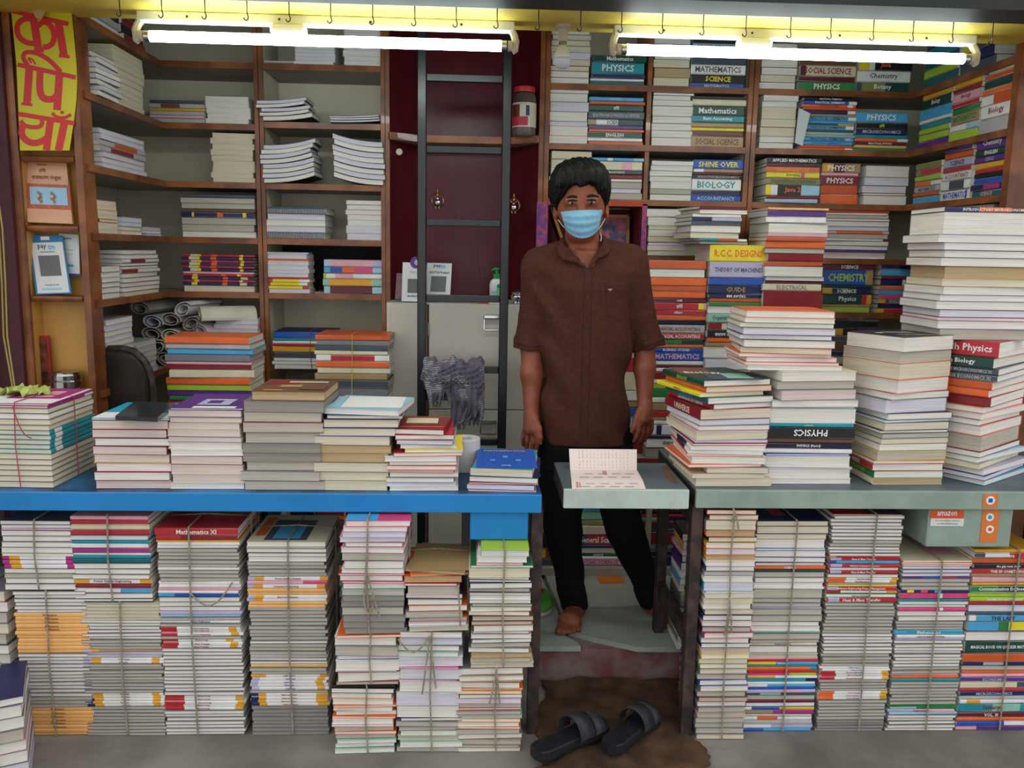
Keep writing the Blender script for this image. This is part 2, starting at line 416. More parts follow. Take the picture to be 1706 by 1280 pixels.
gz0 = at(1600, 911, 2.31)[2]
gd = MB().box(gdx0, gdx1, 2.306, 2.70, gz0, ZT_R-.053, sage, .003).build('drawer', parent=gt, label='sage-green drawer box hanging under the tabletop')
def sticker(mb, x0, y0, x1, y1, Y, m):
    a = at(x0, y0, Y); b = at(x1, y1, Y)
    mb.box(a[0], b[0], Y, Y+.0012, b[2], a[2], m); return a, b
st_red = mat('sticker_red', '#d8502f', .45, var=.04); st_white = mat('sticker_white', '#dedad2', .5, var=.04); st_orange = mat('sticker_orange', '#e07a35', .45, var=.04)
def put(parent_mb, t, px0, py0, px1, py1, Y, m, bold=.0, align=.5):
    a = at(px0, py0, Y); b = at(px1, py1, Y)
    text_on(parent_mb, t, ((a[0]+b[0])/2, Y, (a[2]+b[2])/2), (1, 0, 0), (0, 0, 1), abs(b[0]-a[0]), abs(a[2]-b[2]), m, bold, align)
YS = 2.3042
s_ = MB(); sticker(s_, 1551, 850, 1605, 864, YS, st_red); sticker(s_, 1551, 864, 1605, 877, YS, st_white)
put(s_, 'amazon', 1562, 852, 1594, 860, YS-.0006, ink('white'), .01)
put(s_, 'You can always come to', 1555, 866, 1602, 870, YS-.0006, ink('slate')); put(s_, 'us with Amazon pay', 1555, 871, 1602, 875, YS-.0006, ink('slate'))
s_.build('sticker', parent=gd)
YS2 = 2.2860
s_ = MB(); sticker(s_, 1639, 824, 1661, 846, YS2, st_orange)
c = at(1650, 834, YS2); s_.lathe([(0, 0), (.013, 0), (.013, .0008), (0, .0008)], (c[0], YS2-.001, c[2]), ink('white'), 18, 'y')
s_.box(c[0]-.006, c[0]+.006, YS2-.0016, YS2-.0009, c[2]-.006, c[2]+.006, ink('blue')); s_.build('sticker', parent=gt)
s_ = MB(); sticker(s_, 1638, 848, 1660, 904, YS, st_orange)
for py in (862, 882):
    c = at(1649, py, YS); s_.lathe([(0, 0), (.012, 0), (.012, .0008), (0, .0008)], (c[0], YS-.001, c[2]), ink('white'), 18, 'y')
    s_.lathe([(0, 0), (.006, 0), (.006, .0006), (0, .0006)], (c[0], YS-.0016, c[2]), ink('turq' if py < 870 else 'dorange'), 12, 'y')
s_.build('sticker', parent=gd)

# flap between the two tables
fx0, fx1 = at(939, 830, 2.29)[0], at(1148, 830, 2.29)[0]
fl = thing('counter_flap', (.43, 2.45, ZT_R-.055), 'small grey-green counter flap in front of the man', 'counter flap')
MB().box(fx0, fx1, 2.30, 2.60, ZT_R-.006, ZT_R, sage_top).build('top_sheet', parent=fl)
MB().box(fx0, fx1, 2.288, 2.30, ZT_R-.055, ZT_R+.0005, mat('pale_sage_paint', '#bccabd', .5, var=.08, bump=.1), .002).build('front_edge', parent=fl)
MB().box(fx0, fx0+.012, 2.301, 2.60, ZT_R-.055, ZT_R-.007, rust).build('side_edge', parent=fl)
MB().box(fx1-.012, fx1, 2.301, 2.60, ZT_R-.055, ZT_R-.007, rust).build('side_edge', parent=fl)
MB().box(fx0+.013, fx1-.013, 2.588, 2.60, ZT_R-.055, ZT_R-.007, rust).build('back_edge', parent=fl)
MB().prism([tuple(atz(x, y, ZT_R)[:2]) for x, y in ((1102, 778), (1112, 777), (1120, 790), (1129, 804), (1124, 806), (1110, 798))], ZT_R, ZT_R+.0008, mat('rust_stain', '#7b5a4a', .7)).build('rust_patch', parent=fl)
# ------------------------------------------------------------------ books
def book_parts(L, W, t, cv, pg, bands=None, title=None, bow=0, top=None, baserot=0, hard=False, spiral=False):
    """spine on -y, length along x, lying flat; returns part name, verts, faces, materials per face"""
    c = min(.0022 if hard else .0013, t*.2); r = min(.004, t*.22); e = .003 if hard else .0012
    prof = [(W, 0), (r, 0), (0, r), (0, t-r), (r, t), (W, t), (W, t-c), (c, t-c), (c, c), (W, c)]
    xs = {-L/2, L/2}
    if bow: xs |= {-L/2+L*i/6 for i in range(1, 6)}
    if bands: xs |= {-L/2+L*b[0] for b in bands} | {-L/2+L*b[1] for b in bands}
    xs = sorted(xs)
    def wz(x, z): return z + abs(bow)*2*(.5-math.copysign(1, bow)*x/L)**2.2 if bow else z
    V = [(x, y, wz(x, z)) for x in xs for y, z in prof]; Fc = []; Fm = []; n = len(prof)
    for i in range(len(xs)-1):
        xm = (xs[i]+xs[i+1])/2/L+.5
        sc = cv
        if bands:
            for b0, b1, bc in bands:
                if b0 <= xm <= b1: sc = bc
        for j in range(n):
            k = (j+1) % n
            Fc.append((i*n+k, i*n+j, (i+1)*n+j, (i+1)*n+k)); Fm.append(cov(sc if j in (1, 2, 3) else cv))
    for b, flip in ((0, False), ((len(xs)-1)*n, True)):
        for q in ((0, 1, 8, 9), (1, 2, 8), (2, 3, 7, 8), (3, 4, 7), (4, 5, 6, 7)):
            q = tuple(b+k for k in q); Fc.append(q[::-1] if flip else q); Fm.append(cov(cv))
    out = [('cover', V, Fc, Fm)]
    pp = [(c, c), (W-e*.6, c), (W-e, c), (W-e*1.2, t/2), (W-e, t-c), (c, t-c)]
    pp = [(c, c), (W-e, c), (W-e*1.5, t/2), (W-e, t-c), (c, t-c)]
    px = [x for x in xs if abs(abs(x)-L/2) > 1e-6] if bow else []
    px = [-L/2+e] + px + [L/2-e]; n = len(pp)
    V = [(x, y, wz(x, z)) for x in px for y, z in pp]; Fc = []
    for i in range(len(px)-1):
        for j in range(n):
            k = (j+1) % n; Fc.append((i*n+k, i*n+j, (i+1)*n+j, (i+1)*n+k))
    Fc.append(tuple(range(n))); Fc.append(tuple((len(px)-1)*n+j for j in range(n-1, -1, -1)))
    out.append(('page_block', V, Fc, [page(pg)]*len(Fc)))
    if spiral:
        mb = MB(); ns_ = 40
        for k in range(ns_):
            x = -L/2+L*(k+.5)/ns_; mb.box(x-L/ns_*.26, x+L/ns_*.26, -.003, .004, -.0004, t+.001, ink('slate'))
        out.append(('spiral_binding', mb.v, mb.f, [mb.mats[0]]*len(mb.f)))
    if title:
        txt, tc, flip, al = title
        mb = MB(); s = -1 if flip else 1
        text_on(mb, txt, (0, -.0007, t/2), (s, 0, 0), (0, 0, s), L*.84, t*.6, ink(tc), .02, al)
        if mb.v: out.append(('spine_title', mb.v, mb.f, [mb.mats[0]]*len(mb.f)))
    if top:
        mb = MB(); a = math.radians(-baserot)
        ux = Vector((math.cos(a), math.sin(a), 0)); uy = Vector((-math.sin(a), math.cos(a), 0))
        odd = abs(math.sin(a)) > .5
        w2, d2 = (W, L) if odd else (L, W)
        ctr = Vector((0, W/2, t+.0006))
        for it in top:
            if it[0] == 'A':
                _, cc, u0, u1, v0, v1 = it
                mb.add([ctr+ux*((u-.5)*w2)+uy*((v-.5)*d2) for u, v in ((u0, v0), (u1, v0), (u1, v1), (u0, v1))], [(0, 1, 2, 3)], ink(cc))
                ctr = ctr+Vector((0, 0, .0003))
            else:
                _, cc, tx, u, v, wf, hf = it
                text_on(mb, tx, ctr+ux*((u-.5)*w2)+uy*((v-.5)*d2)+Vector((0, 0, .0004)), ux, uy, w2*wf, d2*hf, ink(cc), .02)
        out.append(('cover_print', mb.v, mb.f, [mb.mats[k] for k in mb.m]))
    return out
def join_parts(parts):
    V = []; Fc = []; Fm = []
    for _, v, f, m in parts:
        b = len(V); V += [tuple(p) for p in v]; Fc += [tuple(b+k for k in q) for q in f]; Fm += m
    return V, Fc, Fm
def mesh_of(name, V, Fc, Fm):
    me = bpy.data.meshes.new(name); me.from_pydata([tuple(p) for p in V], [], Fc)
    ms = []; ix = []; lut = {}
    for m in Fm:
        if m.name not in lut: lut[m.name] = len(ms); ms.append(m)
        ix.append(lut[m.name])
    for m in ms: me.materials.append(m)
    if len(ms) > 1: me.polygons.foreach_set('material_index', ix)
    me.update(); return me

TYPE_ROT = dict(s=0, p=180, l=-90, r=90)
def parse(toks):
    out = []
    for t in toks.split(';'):
        t = t.strip()
        if not t: continue
        bits = t.split('|'); h = bits[0].split()
        n, wt = (h[0].split('x') if 'x' in h[0] else (1, h[0]))
        d = dict(w=float(wt), ty=h[1], cv=h[2] if len(h) > 2 else 'grey', pg=h[3] if len(h) > 3 else 'w', rot=0., dx=0., dy=0., sc=1., bands=None, title=None, top=[], flip=False, al=.5, hard=False, ws=1.)
        for o in h[4:]:
            if o[0] == 'r': d['rot'] = float(o[1:])
            elif o[0] == 'x': d['dx'] = float(o[1:])
            elif o[0] == 'y': d['dy'] = float(o[1:])
            elif o[0] == 'z': d['sc'] = float(o[1:])
            elif o == 'u': d['flip'] = True
            elif o == 'h': d['hard'] = True
            elif o == 'q': d['spiral'] = True
            elif o[0] == 'a': d['al'] = float(o[1:])
            elif o[0] == 'b':
                d['bands'] = []
                for q in o[1:].split(','):
                    a, b, cc = q.split(':'); d['bands'].append((float(a), float(b), cc))
        for b in bits[1:]:
            if b.startswith('A:'):
                q = b.split(':'); d['top'].append(('A', q[1], *map(float, q[2:6])))
            elif b.startswith('T:'):
                q = b.split(':'); d['top'].append(('T', q[1], q[2], *map(float, q[3:7])))
            else:
                tx, tc = b.rsplit('/', 1) if '/' in b else (b, 'white')
                d['title'] = (tx, tc)
        for _ in range(int(n)): out.append(dict(d))
    return out

BOOKS = []
ORD = ['topmost', 'second', 'third', 'fourth', 'fifth', 'sixth', 'seventh', 'eighth', 'ninth', 'tenth', 'eleventh', 'twelfth', 'thirteenth', 'fourteenth', 'fifteenth',
       'sixteenth', 'seventeenth', 'eighteenth', 'nineteenth', 'twentieth', 'twenty-first', 'twenty-second', 'twenty-third', 'twenty-fourth', 'twenty-fifth', 'twenty-sixth',
       'twenty-seventh', 'twenty-eighth', 'twenty-ninth', 'thirtieth', 'thirty-first', 'thirty-second', 'thirty-third', 'thirty-fourth', 'thirty-fifth', 'thirty-sixth']
def stackw(desc, c, zb, zt, wd, toks, kind='textbook', rot=0., jit=.004, jr=1.5, depth=None, bow=0., lean=(0., 0.), bundle=None, grp=None, tilt=0.):
    """c = world xy of the middle of the front face; books listed from the top"""
    bk = parse(toks); tot = sum(b['w'] for b in bk); H = zt-zb; z = zt
    R = math.radians(rot); fx, fy = math.cos(R), math.sin(R)          # direction along the front
    bx, by = -math.sin(R), math.cos(R)                                # direction into the stack
    res = []
    for i, b in enumerate(bk):
        t = H*b['w']/tot; z -= t
        s = b['sc']*(1+RND.uniform(-.018, .018))
        if b['ty'] in 'sp': L = wd*s; W = (depth or wd*.75)*(1+RND.uniform(-.02, .02)); dep = W
        else: W = wd*s; L = (depth or wd*1.32)*(1+RND.uniform(-.02, .02)); dep = L
        u = (z-zb)/max(H, 1e-6)
        ox = RND.uniform(-jit, jit)+b['dx']+lean[0]*u; oy = RND.uniform(-jit, jit)*.8+b['dy']+lean[1]*u
        a = rot + TYPE_ROT[b['ty']] + b['rot'] + RND.uniform(-jr, jr)
        cx = c[0]+fx*ox+bx*(oy+dep/2); cy = c[1]+fy*ox+by*(oy+dep/2)
        A = math.radians(a)
        # the local origin is the middle of the spine: shift so that the footprint is centred
        lx, ly = -math.sin(A)*W/2, math.cos(A)*W/2
        ti = None
        if b['title']: ti = (b['title'][0], b['title'][1], b['flip'], b['al'])
        tt = t-.0004
        rec = dict(loc=(cx-lx, cy-ly, z), rot=A, L=L, W=W, t=tt, b=b, ti=ti, desc=desc, i=i, n=len(bk), kind=kind, bow=bow, grp=grp, base=TYPE_ROT[b['ty']]+b['rot'], tilt=tilt)
        res.append(rec)
    if bundle is None: BOOKS.extend(res)
    else: make_bundle(res, c, zb, zt, wd, rot, depth, bundle)
    return res
def stack(desc, Y, x0, x1, yt, zb, toks, yb=None, **k):
    """x0, x1, yt: where the stack's front and top stand in the photograph, at the distance Y"""
    if zb is None: zb = at((x0+x1)/2, yb, Y)[2]
    zt_ = at((x0+x1)/2, yt, Y)[2]
    ybp = proj((at(x0, yt, Y)[0], Y, zb))[1]; ym = (yt+ybp)/2
    a = at(x0, ym, Y)[0]; b = at(x1, ym, Y)[0]
    return stackw(desc, ((a+b)/2, Y), zb, zt_, b-a, toks, **k)
def geo(r, joined=False):
    b = r['b']
    return book_parts(r['L'], r['W'], r['t'], b['cv'], b['pg'], b['bands'], r['ti'], r['bow'], b['top'] or None, math.degrees(r['rot']), b['hard'], b.get('spiral', False))
def make_bundle(res, c, zb, zt, wd, rot, depth, B):
    root = thing('book_bundle', (c[0], c[1]+.1, zb), B['label'], 'book bundle', B.get('group'))
    for r in res:
        V, Fc, Fm = join_parts(geo(r))
        o = bpy.data.objects.new('book', mesh_of('book', V, Fc, Fm)); COL.objects.link(o); o.parent = root
        o.location = Vector(r['loc'])-Vector(root.location); o.rotation_euler = (0, 0, r['rot'])
    R = math.radians(rot); fx, fy = math.cos(R), math.sin(R); bx, by = -math.sin(R), math.cos(R)
    dep = max(r['L'] if r['b']['ty'] in 'lr' else r['W'] for r in res)
    tm = B.get('tm', twine_m); tr = B.get('tr', .0026)
    def P(u, v, z): return (c[0]+fx*u+bx*v, c[1]+fy*u+by*v, z)
    ln = B.get('lean', 0)
    j = .006
    for u in B.get('tw', [0.0]):
        x = u*wd
        pts = [P(x+.003, -j, zb+.004), P(x-.002+ln*.5, -j-.002, (zb+zt)/2), P(x+.002+ln, -j, zt-.003), P(x+ln, 0, zt+.003), P(x+ln, dep*.5, zt+.003), P(x+ln, dep+j, zt), P(x, dep+j+.002, zb+.004)]
        MB().tube(pts, tr, tm, 5, closed=False).build('twine', parent=root)
    for f in B.get('side', []):
        y = dep*f
        pts = [P(-wd/2-j, y, zb+.004), P(-wd/2-j+ln, y, zt), P(ln, y, zt+.005), P(wd/2+j+ln, y, zt), P(wd/2+j, y, zb+.004)]
        MB().tube(pts, tr, tm, 5).build('twine', parent=root)
    if 'knot' in B:
        for (u0, z0, u1, z1, sag) in B['knot']:
            a = Vector(P(u0*wd, -j-.004, zb+(zt-zb)*z0)); b = Vector(P(u1*wd, -j-.004, zb+(zt-zb)*z1))
            pts = [a.lerp(b, k/8)+Vector((0, -.006*math.sin(math.pi*k/8), -sag*math.sin(math.pi*k/8))) for k in range(9)]
            MB().tube(pts, tr, tm, 5).build('twine_end', parent=root)
    return root

# --- left table, loose stacks -------------------------------------------------
YL = 2.33
stack('the stack under the black tablet on blue table', YL, 155, 281, 697, ZT_L+.001,
      '3 l turq w r0 z1.02|A:white:0:1:0:.35|A:turq:0:1:.35:1;14 r dred r;13 r dred r;12 p navy w;13 r dred r;11 p cream r;2 p yellow r;13 p pink w;13 p dred w;13 p lpink r', depth=.24)
stack('the stack with purple cover on blue table', YL, 282, 404, 680, ZT_L+.001,
      '3 p purple w|A:white:.3:.9:0:.12|A:lav:.3:.75:.2:.6|A:purple:.4:.6:.3:.5;12 p purple r;9 p grey r;10 p cream r;12 p cream r;9 p grey r;12 p white w;10 p white w;15 r dred r;15 p cream r;15 p cream r;10 p white w', depth=.24)
stack('the grey-paged stack topped by brown cover, blue table', YL, 403, 535, 652, ZT_L+.001,
      '17 p brown k z.94 x.008 h|A:dred:.05:.5:.55:.9|A:cream:.35:.9:.7:.8|A:tan:.3:.7:.3:.5|A:gold:.15:.4:.02:.08|A:brown:.6:.95:.1:.5;19 p grey d;17 p grey g;18 p dred g;19 p grey g;16 p grey d;16 p grey d;16 p grey g;17 p grey g;16 p grey g', depth=.22, lean=(.012, 0), jit=.006)
stack('the cream-paged stack topped by curled magazine, blue table', YL, 521, 646, 682, ZT_L+.001,
      '11 p lblue w x.035 z1.02 r-6|A:lblue:0:.12:.1:.9|A:white:.15:.95:.1:.92;7 p navy c x.025;17 p navy c x.02 h|A:white:.1:.4:.05:.1;15 p blue c x.008;17 p grey c;15 p tan k;17 p tan k;18 p grey c;17 p grey c;17 p cream c', depth=.22, lean=(.012, 0), jit=.005)
stack('the mixed stack topped by crimson book, blue table', YL, 645, 760, 716, ZT_L+.001,
      '12 r dred w x-.005 z.78 r-4|A:cream:.2:.8:.45:.85|A:orange:.08:.92:.15:.2|A:orange:.08:.92:.9:.93;11 r red w z.85 x.005;10 p grey l z.8 x.01;9 p cream l z.82 x.01;8 p yellow w z.85 x.03 r5|A:yellow:0:1:0:1|A:slate:.72:.9:.3:.6;9 p red w z1.0 x.01 r3;11 p white w z1.02;9 p grey w;10 p orange w z1.03 r-2;8 p orange r z1.02;9 p white w;11 p grey w;9 p white l;10 p white w', depth=.19, jit=.007, jr=3)
stack('the small pile with the blue mathematics book', 2.32, 778, 893, 781, ZT_L+.001,
      '19 l teal c z.9 x.006 r-4|A:blue:.02:1:.02:.98|T:gold:MATHEMATICS:.5:.86:.7:.16|A:sky:.46:.54:.52:.62|A:sky:.25:.33:.35:.43|A:sky:.67:.75:.35:.43|T:lblue:(XII):.5:.12:.15:.1;13 l navy w x.01 r-3|A:navy:.02:.98:.02:.98;4 l red w x.004;13 l purple l r-2;4 p lpink w', depth=.25, jit=.002, jr=.5, rot=-3)
# --- right table, loose stacks --------------------------------------------------
stack('the stack with the Biology book on green table', 2.33, 1155, 1279, 633, ZT_R+.001,
      '13 l dgreen w x-.012 r16|A:brown:.0:.5:.4:1|A:slate:.3:1:.0:.45|A:mint:.55:.9:.1:.5|T:white:Biology:.33:.5:.5:.22|BIOLOGY/lime;12 l orange c r14|SCIENCE/gold;9 l yellow w x-.02 r18|PHYSICS/brown;14 l dteal w r15 x.006|CHEMISTRY/turq;11 l red w r17 x.014|LAB MANUAL IN SCIENCE/white;22 l dred c r12|UNIVERSE/cream;13 r grey l r9;11 r grey w r8;3 r lpink w r6;15 r cream c x-.008 r5;8 r purple l r3;5 r red w;9 l white w b.3:.8:navy;9 l white w r-2 b.3:.8:navy;6 r orange w;14 r white w;7 r orange w r4 x-.02;14 r grey c x.03 z.85;9 r cream c r2;18 r cream c x.01 z1.04', jit=.006, jr=2.5, lean=(-.012, 0), depth=.25)
stack('the stack holding upside-down PHYSICS book, green table', 2.36, 1277, 1424, 619, ZT_R+.001,
      '17 p cream w r8 z.9;14 p grey g r6 z.93;18 p grey r r10 z.92;12 p lgrey w r3 z.98;3 p grey w;26 p lblue w z1.0;6 s teal w u|Chemistry/yellow;20 s black w u|PHYSICS/white;9 s brown g;10 s dkblue w a.5|PHYSICS (Part-I)/white;8 s white w;4 p blue w z.95;20 p white w;4 p lav w;16 p white w;10 p white w z1.0', jit=.006, jr=1.5, depth=.2)
stack('the orange-covered pile above the upside-down PHYSICS book', 2.38, 1240, 1392, 518, None,
      '14 p orange w z.95 r-5|A:dorange:.02:.98:.3:.98;10 p cream w r-4 z.95;10 p olive w r-6;14 p grey l r-4;10 p purple w r-6 z.98;15 p grey w r-5 z.97;12 p orange c r-8 z.95 x.006;8 p orange w r-4;9 p lpink w x.01;7 p orange w x.014 z1.02;9 p white w x.02 z1.03', yb=617, jit=.006, jr=2, depth=.2)
stack('the thick-book stack left of the leaning tower, green table', 2.36, 1460, 1582, 560, ZT_R+.001,
      '24 r black w r27 z1.04 x-.012|A:grey:.3:.7:.5:.7|T:gold:MATHEMATICS:.65:.2:.6:.1|A:cream:.15:.25:.4:.5;17 r cream g r26 z1.04 x-.012;26 r orange c r26 z1.04 x-.012;22 r orange w r24 x-.014 z1.02;11 r grey w r20 x-.012;22 r grey l r16 x-.014;11 r navy w r10 x.004;4 r lblue w r12;13 r slate c r10;5 r slate w r8;9 r navy g r8;8 r cream c r7;12 r grey w r6;15 r yellow g r5;6 r dorange w r4;12 l red w r3|HINDI/white;12 l green w r3|LITERATURE/lime;11 l cream k r2', jit=.004, jr=1, depth=.2)
stack('the leaning tower at the right edge, green table', 2.42, 1560, 1725, 345, ZT_R+.001,
      '8 s navy w r-4 z1.05 b.0:.32:navy,.32:.62:orange,.62:1:maroon|INTRODUCTORY MICROECONOMICS XII/white;36 p grey w r-3;13 p lav w r-3 z1.03 x-.01;12 p grey w r-2;12 p grey w r-2;14 p grey w r-3;20 p tan k r-2 x.01;12 p cream c;14 p grey w;10 p lav w;14 p grey w x-.005;12 p grey l;6 p red w;13 p lav w;18 p grey g;26 l red w r42 x.035|Prabodh Physics/white;17 l dgreen w r42 x.03|Prabodh Biology/white;11 l slate w r41 x.04|INTRODUCTORY MICROECONOMICS XI/lgrey;11 l slate w r40 x.038|STATISTICS FOR ECONOMICS XI/lgrey;13 l dorange w r40 x.03;12 l orange w r38 x.025;16 l dred w r40 x.03;10 r orange w r38 x.02;11 r lpink w r36 x.025;10 r grey w r38 x.02;17 r orange w r38 x.025;26 r orange g r40 x.025;10 r navy w r36 x.03;9 r lblue w r34 x.04;11 r olive c r38 x.03;10 r lav w r34 x.05;8 r navy l r36 x.05;9 r sky w r36 x.06', jit=.004, jr=2, depth=.22)
# --- bundles on and under the tables ---------------------------------------------
stack('', 2.335, -55, 86, 672, ZT_L+.001, '4 r magenta w|A:white:0:1:0:1|A:magenta:.3:.95:.3:1|A:lpink:.4:.8:.4:.8;5 r magenta c b.8:1:white;10 p grey c;11 p grey w;11 p grey c;10 p grey c;9 r teal c b.1:.25:white;9 r teal c b.1:.25:white;9 r teal c b.1:.25:white;9 r teal c b.1:.25:white;9 r teal c b.1:.25:white;11 p grey c;11 p grey c;10 p grey c;11 p grey c;11 p grey c;12 p grey c',
      rot=-2, depth=.25, jit=.001, jr=.4, bundle=dict(label='thread-tied bundle of cream-paged books at left end of blue table', tw=[.1], side=[.5], tm=red_thread, tr=.0016, knot=[(.1, .97, .3, .6, .02)]))
YU = 2.33
G = 'bundles of books tied with twine under the tables'
def ub(label, x0, x1, yt, yb, toks, Y=YU, z0=None, **k):
    bd = dict(label=label, group=G)
    for q in ('tw', 'side', 'knot', 'tm'):
        if q in k: bd[q] = k.pop(q)
    k.setdefault('jit', .003); k.setdefault('jr', .9)
    zb = 0.001 if z0 is None else z0
    return stack('', Y, x0, x1, yt, zb, toks, bundle=bd, **k)
def ztop(x, y, Y=YU): return at(x, y, Y)[2]+.004
OR = 'peach w'
z1 = ztop(80, 985)
ub('twine-tied bundle with solid orange spines, bottom left corner', 32, 150, 985, 1235, '6x7 p grey w;5x7 s peach w|Publication/brown;6x7 s peach w;12x7 p grey w;3x7.5 p grey g;6x7 s peach w|Publication/brown;2x7 s peach w', tw=[-.05], depth=.2)
ub('small twine-tied bundle resting on the orange-spined bundle', 4, 122, 868, 985, '6 p slate w;5 p lav w;3 p magenta w;8 p grey w;8 p grey w;8 p grey w;9 p grey w;4 p cream w;6 s magenta w b.1:.25:gold,.25:.9:white,.9:1:magenta;6 s magenta w b.1:.25:gold,.25:.9:white,.9:1:magenta;6 s magenta w b.1:.25:gold,.25:.9:white;7 p grey w;7 p grey g;8 p grey w;9 p grey w', z0=z1, tw=[-.02], depth=.19)
z2 = ztop(200, 1005)
ub('tall grey bundle with white-orange banded spines, second from left', 140, 272, 1005, 1232, '5x7 p cream g;6x7 p grey w;3x7 p grey g;6 s tan w b.0:.1:lav,.1:.2:gold,.2:.9:tan;6 s lav w;6 s lgrey w;6 s white w b0:.1:lav,.1:.22:gold,.22:.85:white,.85:.95:gold|Control System/dred;6 s white w b0:.1:lav,.1:.22:gold,.22:.85:white,.85:.95:gold|Engineering/dred;9x7 p grey g;2x6 s white w b0:.1:lav,.1:.22:gold,.22:.85:white,.85:.95:gold|Electrical/dred;3x6 s white w b0:.1:navy,.1:.22:gold,.22:.85:white,.85:.95:gold|Engineering/dred;9x7 p grey g', tw=[.0], depth=.22)
ub('bundle with red, teal and purple spines, second from left, upper', 121, 250, 860, 1003, '6 s lpink w;8 s red w;9 s cream w;8 s red w;8 p grey l;6 s teal w;7 s white w;9 s magenta w b.0:1:magenta;3 s white w;6 s teal w;7 s dteal w;9 p grey w;9 p grey w;8 p grey w;9 s white w b0:.2:gold,.2:.85:white,.85:1:gold|Power System Engineering/dred;6 s dred w;9 s white w b0:.6:white,.6:1:sky;9 p grey w;5 p slate w', z0=z2, tw=[-.02], depth=.21)
ub('tall bundle topped with a red mathematics book, third from left', 268, 402, 880, 1230, '14 s red w b0:1:red|Mathematics XI/white;9 s dred w b0:.3:red|A:orange:.3:.9:.1:.9;3 s gold w;2x6 s white w;5x7 p grey g;5 s white w;3x7 p grey g;6 s white w;6 s white w;6 s lpink w;5 s white w;7 s blue w b0:.2:sky;9 p grey w;9 p grey w;9 p grey w;6 s lav w;5 s sky w b0:1:lblue;6 p grey g;6 s white w|Vikram Publication/blue;6 p grey g;3x6 s white w b0:.2:red,.2:.85:white,.85:.95:gold|Control Engineering/dred;6 p grey g;6 s white w b0:.2:red,.2:.8:white,.8:.9:gold|Machine Design/dred;2x6 s white w b0:.2:red,.2:.85:white,.85:.95:gold|Heat Transfer/dred;13x7 p grey w;5x6 s white w b0:.25:red,.25:.9:white,.9:1:gold|Machine Design/dred;7x7 p grey w', tw=[-.1, ], side=[.5], depth=.23, knot=[(-.1, .7, .42, .75, .05)])
ub('tall bundle of orange-tipped white spines, fourth from left', 416, 545, 903, 1228, '9 p cream w|A:cream:.0:1:0:1|A:slate:.2:.75:.05:.8|A:sky:.3:.65:.1:.55|A:orange:.05:.18:.2:.9;3 s lgrey w;8 p grey w;7 p grey w;9 p white w;4x7 p grey g;8 s white w b0:.08:lav,.08:.2:gold,.2:.9:white,.9:1:gold|Power System Analysis/dred;6 s lpink w b0:.7:lpink,.7:1:pink;8 s white w b0:.08:lav,.08:.2:gold,.2:.9:white,.9:1:gold|Computer Engineering/dred;2x6 s peach w;6 s white w b0:.08:lav,.08:.2:gold|Electronic Devices/dred;6 s white w b0:.08:lav,.08:.2:gold;2x6 s peach w;5 s lgrey w;8x7 p grey g;6 p grey w;3x7 p grey g;6 s lgrey w;2x6 p grey w;6 s peach w;2x7 p grey g;6 s white w b0:.2:gold,.2:.9:white,.9:1:gold|Digital Control/dred;4x6 s white w b0:.1:lav,.85:.95:gold|Engineering/blue;6 p grey g;4x6 s white w b0:.1:navy,.1:.2:gold,.2:.85:white,.85:1:gold|Signals and Systems/dred;8x7 p grey d', tw=[.02], side=[.55], depth=.24)
YV = 2.235
za = ztop(610, 1143, YV); zb_ = ztop(610, 1058, YV)
ub('lowest bundle with orange folders, under the blue table', 556, 656, 1143, 1268, '4 s black w z1.03;9 p black w z1.02;10 p orange w;9 p cream w;4 p orange w;8 p cream w;8 p tan w;4 p orange w r-3 z1.06;9 p white w;5 p lpink w z1.04;9 p dorange g;6 p orange w z1.04;8 p grey g;7 p mint w;8 p grey w;9 p mint w', Y=YV, tw=[.05], jit=.006, jr=2.5, depth=.2)
ub('short bundle with an orange top sheet, middle of three', 560, 664, 1057, 1141, '4 p orange w z1.03;12 p white w;14 p grey g;6 p blue w;14 p white w z1.02;4 p green w;12 p lpink w z1.03 r2;5 p brown g', Y=YV, z0=za, tw=[.05], jit=.006, jr=2.5, depth=.2)
ub('bundle topped with a pink and blue magazine', 569, 673, 868, 1056, '9 p pink w x.008|A:sky:0:.5:0:1|A:gold:.3:.8:.3:.9|A:pink:.35:.75:.4:.8;7 p lpink w x.006;8 p lav l;8 p lpink l z1.02;7 p grey w z.92;8 p lpink w;12 p grey g;12 p grey w z.95;7 p white w;3 p red w z1.05;9 p grey w;3 p pink w;9 p grey w z1.02;9 p mint g;9 p grey d;9 p grey d;12 p grey g;10 p grey d;10 p grey d;9 p grey d', Y=YV, z0=zb_, tw=[-.08], side=[.5], jit=.005, jr=2, depth=.22, knot=[(-.08, .55, .12, .15, .0), (-.08, .75, -.14, .3, .0), (-.14, .3, .02, .28, .03)])
zc_ = ztop(720, 1052, YV)
ub('lavender-white bundle with loose twine ends', 664, 768, 1052, 1266, '9 p grey w;12 p grey l;8 p grey w;7 p mint w;14 p white l z1.04;3 p pink l;16 p grey l;3 p lpink l;14 p white w;22 p grey l;16 p white w z1.02;5 p slate w;8 p grey g;6 p grey g;8 p mint w;7 p cream g;9 p mint w;8 p grey g', Y=YV, tw=[.02], side=[.5], jit=.006, jr=2, depth=.2, knot=[(.0, .97, -.12, .5, .0), (0, .97, .1, .55, .0), (0, .97, -.5, .95, .04)])
